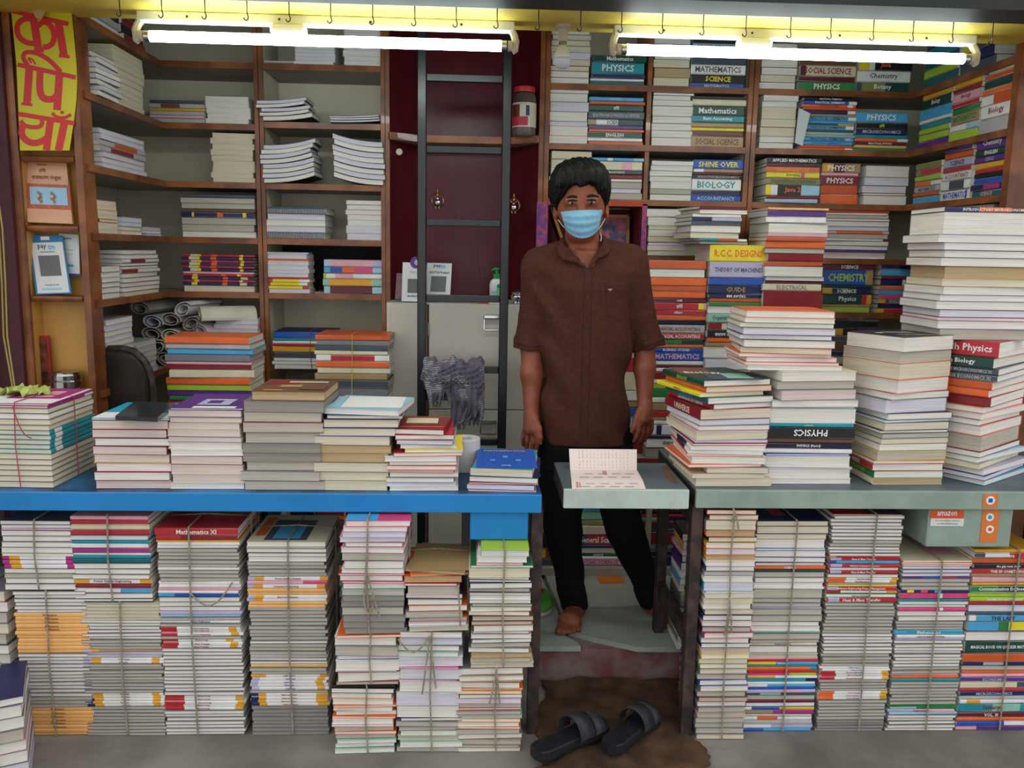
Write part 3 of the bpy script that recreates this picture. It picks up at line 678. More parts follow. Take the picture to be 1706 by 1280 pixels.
ub('loose bundle under a sheet of brown cardboard', 676, 772, 950, 1050, '4 p tan k z1.05 r-7 x.01|A:tan:0:1:0:1;4 p orange k z1.0 r4;9 p orange k r3;4 p dred w z.9 x-.01;12 p lpink g z.9 x-.01;7 p navy w x.005 r-3;8 p grey w z.95;8 p orange w x.006;9 p grey g;6 p orange g;5 p lav w;7 p cream g z1.04 r3', Y=YV, z0=zc_, tw=[], jit=.008, jr=3, depth=.22, knot=[(.4, .75, .45, .1, -.02)], side=[.7])
zd_ = ztop(810, 1114, YV)
ub('bundle with orange edges beside the black table leg', 762, 868, 1114, 1263, '10 p grey w;8 p tan w;3 p dorange w;9 p tan w;3 p orange w;5 p gold w;6 p grey w;8 p lpink l;8 p grey g;3 p orange w;6 p grey g;6 p mint g;6 p orange w z1.03;6 p cream w;4 p orange w;8 p grey g;8 p grey w;8 p tan g;5 p grey g;6 p cream w', Y=YV, tw=[.1], jit=.005, jr=2, depth=.2, knot=[(.1, 1., .0, .6, 0), (.1, 1., .16, .6, 0)])
ub('bundle topped by a small green booklet beside table leg', 783, 884, 916, 1113, '9 p lime l z.78 x.012|A:lime:0:1:0:1;8 p white w z.8 x.01;5 p lpink r z.76 x.0;4 p green w z1.02|A:green:.05:.6:.1:.9|A:slate:.62:.98:.1:.9;12 p cream c z1.02;4 p grey w;4 p black w;8 p slate w;6 p slate g;4 p grey w;6 p white w;6 p white w;5 p black g;6 p cream w;6 p tan w;7 p brown g;6 p dred g z1.02;9 p tan w;5 p black w z.95;6 p white w;6 p slate w;7 p grey g;7 p grey w z1.02;7 p tan k;7 p olive g;7 p cream g z1.03', Y=YV, z0=zd_, tw=[.05], jit=.006, jr=2.5, depth=.22)
# far-left corner
stack('', 2.06, -75, 36, 1172, .001, '5 p navy w;8 p grey w;8 p grey w;8 p grey g;7 p lpink w;8 p grey w;8 p grey l;9 p lav l', rot=24, depth=.22, jit=.003, bundle=dict(label='low bundle with navy cover cut by left edge', group=G, tw=[.1]))
stack('', 2.34, -85, 18, 985, .001, '9 p grey c;9 p dred w;9 p grey g;9 p grey c;9 p grey g;8 p slate w;9 p grey w;9 p grey g;9 p grey c;9 p red w;8 p grey g;8 p grey w;9 p grey g;9 p grey g', depth=.2, jit=.005, bundle=dict(label='worn grey bundle mostly outside the left edge', group=G, tw=[.1]))
# under the green table
zr1 = ztop(1205, 998, 2.29)
ub('mottled low bundle beside the right table leg', 1166, 1247, 997, 1245, '9 l cream c;9 l cream w;9 l grey c;9 l navy w;10 l lpink w;9 l navy g;9 l pink w;9 l grey w;8 l navy w;9 l lpink g;8 l yellow w;9 l grey c;8 l lime w;9 l grey c;9 l grey g;9 l blue w;10 l grey w;9 l grey g;8 l dred g;9 l grey w;9 l grey g;9 l lpink g;9 l grey g;9 l grey g;10 l grey g;9 l grey c', Y=2.29, tw=[.0], jit=.004, jr=1.5, depth=.22, knot=[(.0, .99, -.06, .75, 0), (.0, .99, .08, .77, 0)])
ub('bundle with orange and blue spines on its left side', 1176, 1259, 850, 996, '8 l dred c;9 l dred c;17 l grey c;11 l orange k b0:.4:red|S/gold;9 l black c;10 l gold w;11 l orange l;9 l gold k;10 l white w;9 l purple w;8 l grey g;10 l white w;17 l turq l;10 l white c', Y=2.29, z0=zr1, tw=[.0], depth=.22, jit=.003, knot=[(.0, 1., .1, .8, 0), (0, 1., -.05, .88, 0)])
ub('tall bundle with a band of colourful spines low down', 1250, 1366, 868, 1226, '10 p navy c|A:navy:.1:.9:.1:.9|A:red:.3:.5:.2:.8;14 p grey c;10 p grey c;16 p white w;5 p blue w;12 p lav w;10 p navy w;6 p grey l;7 s orange w|SCIENCE/white;5 s dgreen w;10 p grey g;10 p grey w;8 p white w;4 s white w;18 p grey g;8 p grey g;8 p grey g;4 s lav w;12 p grey g;12 p grey g;9 p grey w;9 p white w;5 s mint w;12 p grey g;6 p grey g;6 s cream w|PUBLICATION/slate;14 p grey w;8 p cream g;4 s lpink w;5 s red w;6 s yellow w b.4:1:sky|PHYSICS I/white;4 s teal w;6 s orange w b.9:1:teal;6 s red w;5 s pink w b.6:1:lime;5 s white w b0:.4:gold;8 s turq w b.85:1:navy;5 s white w;5 s sky w b0:.3:white;5 s blue w;6 s lav w b.5:.8:lpink;5 s slate w b.2:.5:mint;9 p grey g;6 s maroon w;8 s white w;6 s teal w b.5:1:gold,0:.1:white,.1:.5:blue;8 s magenta w b0:.4:tan;5 p grey w;8 s white w b.2:.5:orange;8 s lgrey w;8 s lav w b0:.4:white;6 s sky w b0:.3:blue', tw=[.05], jit=.003, depth=.24)
ub('tall bundle with bright red spines at mid height', 1374, 1489, 857, 1225, '3 p red w|A:slate:.5:1:0:1|A:red:.2:.5:.2:.9;7x9 p grey w;2x9 p grey g;3x8 p grey w;4 s red w b0:.1:gold;9 s red w b.02:.18:lav|Heat & Mass Transfer/white;8 s sky w b.0:.1:blue;9 s red w b.02:.18:lav|Advanced Computer Architecture/white;8 p grey w;9 s red w b.02:.18:lav|Heat & Mass Transfer/white;9 p grey w;2x7 s white w b0:.25:orange,.25:.9:white,.9:1:gold|Fluid Mechanics/dred;5 p grey g;4 s yellow w;12 s red w b.02:.18:lav|Software Engineering Project Management/white;7 s white w b0:.2:red,.85:1:gold;3 s green w;8 s white w|Vikram Publication/slate;14 s red w b.02:.18:lav|Heat & Mass Transfer/white;9x9 p grey g;6x9 p grey w;4x9 p grey g;2x6 s white w|PUBLICATION/blue;3x8 s white w b0:.22:red,.22:.9:white,.9:1:gold|Electrical Engineering/dred;4x8 p grey g;3x8 s white w b0:.22:orange,.22:.9:white,.9:1:gold|Control Systems/dred;6x9 p grey g;4x8 p grey d', tw=[.1], jit=.003, depth=.26, lean=(.0, 0))
ub('tall bundle with pink and blue spines under the hanging drawer', 1491, 1604, 934, 1225, '4 p cream w|A:cream:0:1:0:1|A:lpink:.5:.9:.2:.8;5 p orange w;4 p lpink w;3x8 p grey l;5 s purple w b.3:.6:blue,.6:.8:red;3x9 p grey g;7 s navy w b.1:.2:yellow,.3:.4:pink,.5:.6:sky;15 s pink w b.55:.62:white;4 s teal w;2x8 p grey w;8 s pink w b.6:.65:white;2x12 p grey w;3x7 p grey g;12 s turq w b0:.18:sky|Mathematics-I/white;7 s white w|LABOUR AND INDUSTRIAL/dred;6 s lav w;8x8 p grey w;2x8 p grey g;5 s lav w b.35:1:lpink;7 s orange w;7 s teal w;7x8 p grey g;7 s green w;6 s green w b0:.4:mint;7 s lav w b.4:1:lpink|PUBLICATIONS/navy;6 s lblue w;5x8 p grey w', tw=[.05], jit=.003, depth=.25)
ub('colourful tall bundle of novels and guides at right edge', 1608, 1722, 916, 1222, '5 s gold w;9 s white w b0:.15:slate,.5:1:red|Anna/white;10 s dorange w;9 s black w|the guy next door/white;8 s red w|THE 3D SOMETHING/white;6 s tan w;10 s lpink w b.8:1:slate;4 s gold w;13 s green w b.4:1:dgreen|Communication Engineering/white;8 s lime w;7 s lime w|CHEMISTRY DICTIONARY/white;6 s red w;12 p grey l;5 s slate w;12 s sky w b0:.1:white|THE LAST/navy;18 s sky w b.45:.6:green,.6:1:yellow;16 p grey w;22 s dgreen w|MAGICAL BOOK ON QUICKER MATHS/white;16 s brown w b0:1:dorange;6 s navy w b.3:.6:lgrey;8 p grey g;7 s orange w;5 s lpink w;9 s purple w|ECONOMICS/lav;12 s cream w b.85:1:slate;5 s red w;9 s navy w|MICROECONOMICS/lav;6 s lgrey w;7 s white w b.1:.3:gold;16 s teal w b.5:.9:mint|Samanya/dred;10 s maroon w|VOL. III/white;6 s orange w;9 s blue w b.7:1:white;8 s lpink w b.3:1:purple', tw=[.12], jit=.003, depth=.2)

# --- stacks behind the left table ---------------------------------------------------
stack('the bright stack beside the brown chair back', 3.06, 281, 420, 562, .60,
      '8 s orange w;6 s grey w b0:1:lgrey;6 s sky g;8 s grey g;3 s lpink g;6 s dred w;9 s cream w r3;8 s orange w;7 s lime w;6 s purple w;5 s green w;9 s red w;8 s cream w;5 s orange w;8 s slate w;6 s lime w;7 s orange w;14 p grey w;14 p grey w;14 p grey g', depth=.2, jit=.006, jr=2, bundle=None)
MB().box(-1.125, -.85, 3.02, 3.155, LEDGE-.055, .5995, lam_dk).box(-1.12, -1.09, 3.03, 3.05, PL, LEDGE-.056, rust).box(-.89, -.86, 3.03, 3.05, PL, LEDGE-.056, rust).build('low_bench', label='low dark bench behind the blue table, under the bright book stack', cat='bench')
stack('', 3.45, 455, 560, 553, SH_L[5]+.001, '9 s blue w z.95|A:navy:0:1:0:1;4 s teal w;4 s white w;3 s red w;9 s gold w;8 s slate g;5 s white l;5 s white l;6 s white l', depth=.2, jit=.004, bundle=dict(label='thread-tied bundle with a blue cover on the low left shelf', tw=[.1], tm=red_thread, tr=.0014))
stack('', 3.19, 527, 648, 559, LEDGE+.001, '5 s dorange g;5 s grey w;5 s slate g;4 s cream w;6 s white w b.2:.8:red;6 s orange w;6 s cream w;6 s tan g;8 s slate g;8 s grey g;9 s cream w b.75:1:green;3 s green w;10 p grey w;10 p grey w;9 p grey w;8 s green w b.3:.6:yellow;12 p grey w', depth=.22, jit=.005, jr=1.5, bundle=dict(label='yellow-thread bundle with worn orange edges beside the ladder', tw=[.0], tm=yellow_thread, tr=.0014))
# --- notebooks on the left shelves ----------------------------------------------------
N = dict(kind='notebook', grp='notebooks on the left bookcase')
YF = YBF+.012
stack('left wrapped pile, top shelf left of ladder', YF, 490, 557, 76, SH_L[0]+.001, '8 p lblue w;8 p white l;7 p white l;7 p white l;7 p white w', **N)
stack('right wrapped pile, top shelf left of ladder', YF, 572, 637, 47, SH_L[0]+.001, '8 p lblue w;10 p white l;9 p white w;9 p white l;8 p white w;8 p lblue w;8 p white w', **N)
stack('the low pile under the left tube', YF, 438, 488, 101, SH_L[0]+.001, '4 p grey w;4 p grey g', **N)
stack('the black-covered pile, second shelf left', YF-.04, 432, 514, 168, SH_L[1]+.014, '9 p black l x-.005;9 p black w x-.006;9 p black l;9 p black w x.003;11 p black w x.008', bow=.009, jr=3, jit=.008, **N)
stack('the low black-covered pile nearest the ladder', YF-.04, 549, 632, 194, SH_L[1]+.014, '9 p navy l;9 p navy w;10 p black l', bow=.005, jr=3, jit=.004, **N)
stack('the curled black-covered pile, third shelf left', YF-.03, 436, 522, 242, SH_L[2]+.001, '8 p black l x.004;8 p black w;8 p black l x-.004;8 p black w;8 p black l;8 p black w x.004;8 p black l x.006;8 p black w x.008', bow=.016, jr=3, jit=.006, **N)
stack('the curled black-covered pile nearest ladder', YF-.03, 556, 640, 236, SH_L[2]+.001, '8 p black l;8 p black w;8 p black l;8 p navy w;8 p black l;8 p black w;8 p black l;8 p black w', bow=-.016, jr=2, jit=.005, **N)
stack('the spiral-register pile, fourth shelf left', YF-.01, 443, 541, 345, SH_L[3]+.001, '2 s dteal w x.01;8 s white w x.01 q;9 p lgrey l;9 p lgrey w;9 p lgrey l;10 s white w q', **N)
stack('the white pile nearest the ladder, fourth shelf', YF-.01, 577, 640, 334, SH_L[3]+.001, '6 p lgrey w;7 p lgrey w;7 p grey w;7 p white w;8 p lgrey w;10 p white l;10 p white l', **N)
stack('the white and yellow pile, fifth shelf left', YF-.01, 445, 514, 420, SH_L[4]+.001, '3 p grey l r4;7 p white l;3 s orange l;6 p white l;6 p white l;6 p white l;6 p white l;3 s red l;5 s yellow w b.1:.75:yellow,.75:1:white,0:.1:red;5 s yellow w b.0:.1:red,.8:1:white;5 s yellow w b.85:1:red;6 p white l', **N)
stack('the bright-spined pile nearest the ladder, fifth shelf', YF-.01, 539, 639, 433, SH_L[4]+.001, '9 s lpink w b0:.1:lblue,.8:1:lav;8 s pink w b0:.1:sky,.1:.3:blue,.3:.5:orange,.8:1:lblue;7 s white w b.0:.05:lime,.2:.5:lpink;9 s gold w b0:.1:mint,.8:1:mint;10 s maroon w b0:.1:lblue,.8:1:lblue', **N)
MB().box(xl(522, 485, YF), xl(640, 485, YF), YF+.03, YF+.2, SH_L[4], SH_L[4]+.006, lam_dk).build('grey_board', label='grey board lying under the bright-spined notebooks', cat='board')
stack('the printed pile, second shelf, left bay', YF, 250, 342, 167, SH_L[1]+.001, '5 s slate w;7 s lgrey w b.2:.55:brown,.55:1:lgrey;4 s lgrey w b0:1:gold;7 s lgrey w;4 s lpink w;8 s lgrey w', **N)
stack('the white pile beside the divider, second shelf', YF, 343, 416, 161, SH_L[1]+.001, '8 p white w;8 p white w;8 p white w;8 p white w;8 p white w', **N)
stack('the cream pile beside the divider, third shelf', YF, 352, 423, 222, SH_L[2]+.001, '8 p cream c r4;9 p cream c;9 p cream c;9 p cream c;9 p cream c;9 p cream c;9 p cream c;9 p cream c;8 p cream c', **N)
stack('the blue-spined pile, fourth shelf, left bay', YF, 302, 425, 324, SH_L[3]+.001, '5 s slate g;8 p grey g;8 p grey g;5 s brown g;8 s navy w b.15:.18:yellow,.5:.58:orange,.85:.9:yellow;10 p grey g;10 p grey g;9 p grey w', **N)
stack('the red, navy and yellow pile, left bay', YF, 305, 424, 424, SH_L[4]+.001, ';'.join(['4 s red w b.1:.2:cream,.2:.25:yellow,.4:.48:orange,.8:.85:yellow;6 s navy w b.1:.2:cream,.2:.25:yellow,.4:.48:orange,.8:.85:yellow']*3)+';4 s lpink w;'+';'.join(['4 s red w b.15:.22:yellow,.55:.62:orange,.78:.83:yellow;6 s navy w b.12:.2:yellow,.55:.62:orange,.8:.9:cream']*2)+';11 p grey c', **N)
# side shelves on the left wall (facing the shop)
def lside(desc, Y0, Y1, zb, zt_, toks, xo=0., **k):
    stackw(desc, (XLE-.008-xo, (Y0+Y1)/2), zb+.001, zt_, Y1-Y0, toks, rot=90, **{**N, **k})
lside('the cream pile high on the left side shelf', 3.13, 3.40, SH_L[1], SH_L[1]+.205, '4 p yellow c;'+';'.join(['10 p cream c']*9), depth=.2, xo=.0)
lside('the curled white pile high on the left side shelf', 2.945, 3.12, SH_L[1], SH_L[1]+.14, ';'.join(['9 p grey l;9 p grey w']*4), depth=.22, jr=3, jit=.012, xo=-.02)
lside('the lavender-edged pile, left side shelf', 3.0, 3.38, SH_L[2], SH_L[2]+.135, '8 p lav l;10 p lav l;10 s lgrey w b.3:.8:dorange;10 s lgrey w b.2:.7:dred;9 p lav l;9 p gold l;10 p lav l', depth=.2)
lside('the yellow-spined pile, left side shelf', 2.94, 3.1, SH_L[3], SH_L[3]+.115, '12 l pink c;11 l yellow c;4 l red c;14 l lgrey c', depth=.2)
lside('the plastic-wrapped small pile, left side shelf', 3.14, 3.31, SH_L[3], SH_L[3]+.065, '9 p lblue l;8 p lblue l;8 p gold w;8 p gold w', depth=.16)
lside('the thin low pile, left side shelf corner', 3.36, 3.5, SH_L[3], SH_L[3]+.035, '8 p lav l;8 p lav w;6 p lav l', depth=.14)
lside('the long striped pile, left side shelf', 3.12, 3.46, SH_L[4], SH_L[4]+.17, '9 p grey w;9 p grey w;8 s white w b.2:.6:dred;6 p slate w;6 p slate w;8 s white w b.0:.4:dred;9 p grey w;9 p grey w;9 p grey w;9 p grey w;9 p grey c', depth=.22)
lside('the short white pile, left side shelf', 2.94, 3.09, SH_L[4], SH_L[4]+.115, '10 l grey w;8 l lblue w;8 l lgrey w;8 l grey w;9 l grey w;9 l grey w', depth=.2)
lside('the tall white pile, lowest left side shelf', 2.94, 3.18, SH_L[5], SH_L[5]+.235, ';'.join(['9 l lgrey w;9 l white l']*6), depth=.22)
lside('the lower white pile, lowest left side shelf', 3.2, 3.4, SH_L[5], SH_L[5]+.13, ';'.join(['9 l lgrey w;9 l white l']*3), depth=.2)
stack('the pinkish-white pile beside the paper rolls', YF-.05, 358, 430, 532, SH_L[5]+.001, ';'.join(['7 p white l;7 p lpink l']*5), **N)
lside('the dark-spined row, topmost left side shelf', 2.95, 3.2, SH_L[0], SH_L[0]+.16, '9 s slate w;8 s yellow w;9 s dred w;9 s black w;8 s lgrey w;8 s white w', depth=.2)
lside('the red-spined row, topmost left side shelf', 3.22, 3.42, SH_L[0], SH_L[0]+.15, '9 s lgrey w;9 s maroon w;9 s dred w;9 s black w;8 s dred w', depth=.2)

# --- textbooks on the right shelves ----------------------------------------------------
T = dict(grp='textbooks on the right bookcase')
def rs(desc, x0, x1, yt, sh, toks, Y=YF, dz=.001, **k):
    stack(desc, Y, x0, x1, yt, SH_R[sh]+dz, toks, **{**T, **k})
rs('the page-out pile beside the bulb', 918, 983, 52, 0, '6 p mint w;9 p grey c;10 p grey c;11 p grey c;12 p lav l;11 p grey c;9 p red c;11 p grey w;12 p red w')
rs('the teal pile beside the bulb', 986, 1075, 92, 0, '12 s dgreen w|Mathematics/white;20 s teal w|PHYSICS/white;9 s navy w;4 s white w;8 s dteal w')
rs('the page-out pile behind right tube end', 1090, 1150, 60, 0, '12 p grey w;10 p grey w;12 p grey w;12 p grey c;14 p brown k;14 p grey c')
rs('the SCIENCE pile behind right tube', 1152, 1242, 66, 0, '6 s black w;14 s lblue w|MATHEMATICS/navy;20 s slate w;16 s white w|MATHEMATICS/slate;14 s black w|SCIENCE/yellow;8 s blue w|MATHEMATICS/lblue')
rs('the page-out pile above the man, second shelf', 916, 980, 143, 1, '13 p grey w;15 p grey w;17 p grey l;17 p grey w;8 p lblue l;17 p orange w;15 p lpink w')
rs('the mixed-spine pile above the man', 981, 1072, 162, 1, '6 s sky w|PHYSICS/lblue;5 s dorange w;10 s dgreen w|हिंदी/white;12 s slate w|ELECTRONICS PHYSICS & DEVICES/lgrey;9 s dgreen w b0:.15:tan,.15:.55:white|SCIENCE/slate;6 s purple w;4 s orange w;9 s dgreen w|ENGLISH/white;5 s white w;6 s dorange w')
rs('the page-out pile between shelf dividers', 1086, 1154, 155, 1, '4 p grey w;7 p lgrey w z.9;9 p grey w;16 p grey w;11 p grey w;11 p grey w;11 p grey w;14 p grey w')
rs('the Basic Accounting pile', 1152, 1240, 160, 1, '5 s black w;10 s cream c;15 s dgreen w|Mathematics/white;11 s teal w|Basic Accounting/white;8 s tan w;5 s yellow w;8 s maroon w;18 s tan w|SOCIAL SCIENCE/brown')
rs('the page-out pile behind the man\'s head', 916, 984, 252, 2, '12 p grey c r3;13 p cream c;13 p grey w;12 p lav l;12 p grey w;10 p grey w')
rs('the worn pile behind the man\'s head', 985, 1070, 263, 2, '6 s sky w b.3:.4:white,.8:1:lblue;16 s cream w b.6:.8:lpink;7 s slate w|ACCOUNTS/white;8 s dred w;5 p grey w;12 p grey g;8 p grey l;12 p grey g')
rs('the worn page-out pile over the white stack', 1083, 1153, 268, 2, '9 p grey w;9 p lblue w;10 p slate w;9 p lblue w;13 p cream w;10 p green g;12 p black w')
rs('the BIOLOGY pile', 1154, 1236, 266, 2, '16 s blue w b0:1:blue|SHINE OVER/yellow;6 s white w b.2:1:tan;4 s maroon w;7 s black w|INTRODUCTORY MACROECONOMICS 12/lgrey;20 s white w|BIOLOGY/teal;8 s navy w;11 s blue w|ACCOUNTANCY/lblue')
rs('the white page-out stack at the man\'s shoulder', 1080, 1142, 348, 3, '12 p grey w r-6 z1.05;13 p grey w;6 p cream c;10 p cream w;9 p slate c;5 p red l;7 p white w;8 p cream c', Y=YF-.03)
# bay D
rs('the page-out pile behind right tube middle', 1268, 1328, 72, 0, '14 p grey w;12 p grey c;12 p grey w;12 p grey w;12 p grey c;12 p grey w')
rs('the SOCIAL SCIENCE pile behind right tube', 1332, 1426, 82, 0, '14 s lav w;10 s brown w;16 s cream w b0:.1:maroon,.1:1:cream|SOCIAL SCIENCE/dred;8 s maroon w;14 s green w|PHYSICS/white')
rs('the chemistry pile under the right tube end', 1430, 1518, 90, 0, '8 s slate w;14 s black w b0:.2:yellow,.2:.3:white|Java/orange;15 s white w|Chemistry/slate;14 s green w b0:.1:slate,.1:.55:olive,.55:1:dgreen|Botany/white')
rs('the page-out pile, second shelf, corner bay', 1268, 1326, 155, 1, '13 p grey w;9 p lblue w;18 p cream c;13 p slate c;14 p tan c;10 p grey w;10 p grey w')
rs('the thin-spined practical pile', 1336, 1424, 163, 1, '6 s black w|PRACTICAL CHEMISTRY/white;8 s blue w b.85:1:white|PRACTICAL CHEMISTRY/white;6 s orange w b.85:.95:white|PRACTICAL PHYSICS/black;6 s dorange w;8 s navy w b.85:1:white;5 s tan w;10 s sky w b.85:1:white|PRACTICAL CHEMISTRY/navy;5 s sky w;4 s slate w b.7:1:gold;9 s sky w b.85:1:white|PRACTICAL CHEMISTRY/navy;5 s slate w;7 s mint w;4 s lgrey w;9 s sky w b.85:.95:lav|PRACTICAL CHEMISTRY/navy;8 s sky w|PRACTICAL CHEMISTRY/blue;6 s dorange w;5 s orange w b.85:1:white')
rs('the bright-blue PHYSICS pile', 1426, 1512, 187, 1, '18 s sky w|PHYSICS/white;11 s black w|हिंदी/yellow;10 s navy w|MICROECONOMICS/lav;6 s sky w b0:1:teal;6 s orange w b.8:1:white;6 s maroon w|PRACTICAL PHYSICS/white;5 s peach w;6 s green w')
rs('the pile with a black and orange lettered spine', 1277, 1366, 263, 2, '9 s black w|APPLIED MATHEMATICS/white;6 s maroon w;9 s orange w|INDIAN CULTURE/gold;10 s yellow w b.65:.72:pink|Surveying/brown;11 s grey w b0:1:olive|ENGINEERING DRAWING/slate;19 s black w b0:.22:yellow,.1:.22:white,.66:1:lblue|Java 2/orange;5 s dred w;7 s mint w b0:1:lblue', Y=YF-.03)
rs('the orange pile left of the P-I book', 1368, 1430, 272, 2, '15 s tan w b0:.3:gold,.3:.4:black,.4:.6:maroon|PHYSICS/white;5 s lpink w;15 s dred w|PHYSICS/white;14 s dorange w;16 s orange w')
rs('the page-out pile with the P-I book', 1440, 1512, 276, 2, '19 p grey w|P;14 p grey l;12 p grey l;4 p dred w;16 p grey w')
rs('the orange-topped thin pile beside the tower', 1372, 1480, 350, 3, '5 s orange g;4 p lpink w;7 p grey g;5 p dred w;10 p grey w;8 p grey l;6 s lpink w b.2:.9:orange;9 p grey g;4 s dred w b0:.9:white;9 p grey w;8 p grey w;5 s purple w b0:1:purple;6 p lpink g;6 p white w', jr=2.5, jit=.006)
rs('the CHEMISTRY pile', 1371, 1452, 440, 4, '9 s maroon w|SCIENCE/white;24 s blue w b.85:1:tan|CHEMISTRY/lime;4 s dgreen w;10 s navy w b0:.2:gold,.4:.6:green|SCIENCE/white;16 s dgreen w b.8:.9:red,.9:1:gold|Physics/white;4 s tan w;9 s lime w', Y=YF-.01)
rs('the ENGLISH pile in the corner', 1466, 1525, 440, 4, '9 s navy w|SUBJECT/purple;11 s sky w;5 s dred w;11 s navy w b.6:1:white;7 s orange w;8 s sky w;7 s pink w;8 s slate w b0:.2:gold|ENGLISH/lgrey;8 s navy w;8 s gold w b.2:.8:red', Y=YF-.01)
rs('the dark pile under the CHEMISTRY pile', 1380, 1460, 524, 5, '9 s slate w|MATHS/white;12 s black w;12 s black w b.0:.3:gold,.6:1:purple;9 s slate w;14 s brown w;9 s navy w;10 p grey g;10 s dred w;8 s blue w;10 p grey g', Y=YF-.01)
# corner and side shelves on the right wall (spines face the shop)
def rside(desc, Y0, Y1, sh, ht, toks, **k):
    stackw(desc, (XRE+.012, (Y0+Y1)/2), SH_R[sh]+.001, SH_R[sh]+ht, Y1-Y0, toks, rot=-90, **{**T, 'depth': .2, **k})
rside('the Biology pile, right side shelf', 3.28, 3.5, 1, .215, '9 s gold w;16 s dgreen w|Biology/white;18 s lblue w b0:1:sky;6 s white w;9 s teal w;10 s lime w;12 s green w b0:1:lime;13 s purple w|INDIA/magenta')
rside('the orange-spined pile, right side shelf', 3.09, 3.27, 1, .225, '10 s gold w;7 s dred w;12 s lpink w|Biology/dred;7 s red w;8 s green w;14 s tan w|MATHEMATICS/green;9 s white w b.6:1:lblue;13 s lime w')
rside('the pile nearest the post, right side shelf', 2.90, 3.07, 1, .235, '8 s cream w b0:.1:blue;6 s dorange w;9 s dgreen w;6 s orange w;11 s dorange w b0:.4:white;14 s white w|Biology/dred;16 s lgrey w')
rside('the green pile in corner, right side shelf', 3.3, 3.5, 2, .165, '9 s olive w;10 s red w b0:.2:olive;8 s lime w;8 s orange w b.6:1:white;9 s lgrey w|MATHEMATICS/slate;6 s dorange w;11 s sky w')
rside('the purple and white pile, right side shelf', 3.1, 3.29, 2, .2, '6 s purple w;8 s dorange w;10 s lav w|SCIENCE/navy;6 s red w;10 s white w|ACCOUNTANCY/dred;12 s white w b.3:.8:slate;13 s white w b.85:.9:blue|MATHEMATICS/blue')
rside('the Chemistry pile nearest the post', 2.90, 3.08, 2, .21, '17 s purple w|Chemistry/white;10 s dgreen w|ENGLISH/white;9 s purple w|CIVICS/lav;9 s gold w;6 s red w;7 s black w;9 s blue w;10 s navy w b.4:.9:magenta;10 s dteal w|SCIENCE/lpink')
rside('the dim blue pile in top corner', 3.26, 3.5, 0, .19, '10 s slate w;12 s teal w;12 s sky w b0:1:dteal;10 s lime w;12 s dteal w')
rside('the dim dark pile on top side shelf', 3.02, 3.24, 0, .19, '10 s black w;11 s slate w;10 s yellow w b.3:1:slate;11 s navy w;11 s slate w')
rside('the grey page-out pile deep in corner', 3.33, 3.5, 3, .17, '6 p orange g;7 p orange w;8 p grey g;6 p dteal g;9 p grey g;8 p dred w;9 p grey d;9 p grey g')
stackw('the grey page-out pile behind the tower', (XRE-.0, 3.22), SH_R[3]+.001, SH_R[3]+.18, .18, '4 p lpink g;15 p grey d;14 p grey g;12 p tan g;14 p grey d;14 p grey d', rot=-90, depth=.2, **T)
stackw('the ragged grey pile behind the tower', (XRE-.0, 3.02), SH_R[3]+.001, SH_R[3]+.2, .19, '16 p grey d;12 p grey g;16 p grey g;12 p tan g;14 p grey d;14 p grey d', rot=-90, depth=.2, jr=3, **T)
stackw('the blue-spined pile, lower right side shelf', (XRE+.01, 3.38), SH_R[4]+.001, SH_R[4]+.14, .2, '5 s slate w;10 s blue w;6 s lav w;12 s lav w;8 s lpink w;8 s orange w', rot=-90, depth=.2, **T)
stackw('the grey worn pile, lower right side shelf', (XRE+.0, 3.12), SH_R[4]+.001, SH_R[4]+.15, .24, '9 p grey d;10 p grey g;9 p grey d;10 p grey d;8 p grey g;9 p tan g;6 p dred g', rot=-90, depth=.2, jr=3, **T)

# --- stacks standing on the ledge behind the man ------------------------------------------
YG = 3.24
stack('the tall orange and red stack at the man\'s elbow', YG, 1082, 1171, 434, LEDGE+.001,
      '14 s dorange w b0:1:dorange z1.05 x-.012;13 p grey w z1.05 x-.01;14 s orange w z1.02 x-.006;9 s dorange w;11 s orange w;7 s maroon w|गणित/white;12 s lpink w b0:.85:red,.85:.95:yellow|हिंदी/white;9 s red w|विज्ञान/white;8 s orange w;7 s dkblue w;14 s lgrey w|FINANCIAL ACCOUNTING/dred;10 s red w|FINANCIAL ACCOUNTING/white;9 s dgreen w b.1:.6:green;5 s orange w;7 s blue w|BUSINESS STUDIES/white;15 s blue w|MATHEMATICS/lpink;7 s white w;5 s maroon w;6 s white w;13 s magenta w b0:1:dred;7 s white w;9 s lime w;14 s green w;9 s white w b.3:.6:lgrey;14 s orange w b0:1:tan;11 s red w;5 s tan w;7 s white w;18 s white w b.2:.3:navy;6 s dkblue w;16 s white w|लेखाशास्त्र/slate;16 p brown d', jit=.003, depth=.2)
stack('the stack topped by a fat yellow spine', 3.22, 1176, 1266, 408, LEDGE+.001,
      '20 s yellow w z1.04 x.0|R.C.C. DESIGNS/orange;19 s lav w z1.03|THEORY OF MACHINES/slate;9 s blue w z1.03;10 s navy w b.1:.8:navy|GUIDE/tan;6 s navy w u|YADAV 888/white;4 s dorange w;5 s green w;9 p grey w;11 s mint w|Organizational Behaviour/slate;9 s cream w b0:.25:dred;9 s black w|बचपन और बाल विकास/white;6 s orange w;5 s tan w;14 p grey w;14 p grey l;8 s cream w b0:.3:mint|METROLOGY/dred;7 p grey d;10 p grey w;7 s dred w;10 s lblue w;14 s dteal w;14 p grey g;14 p grey g;14 p grey d;14 p grey g', jit=.005, depth=.22)
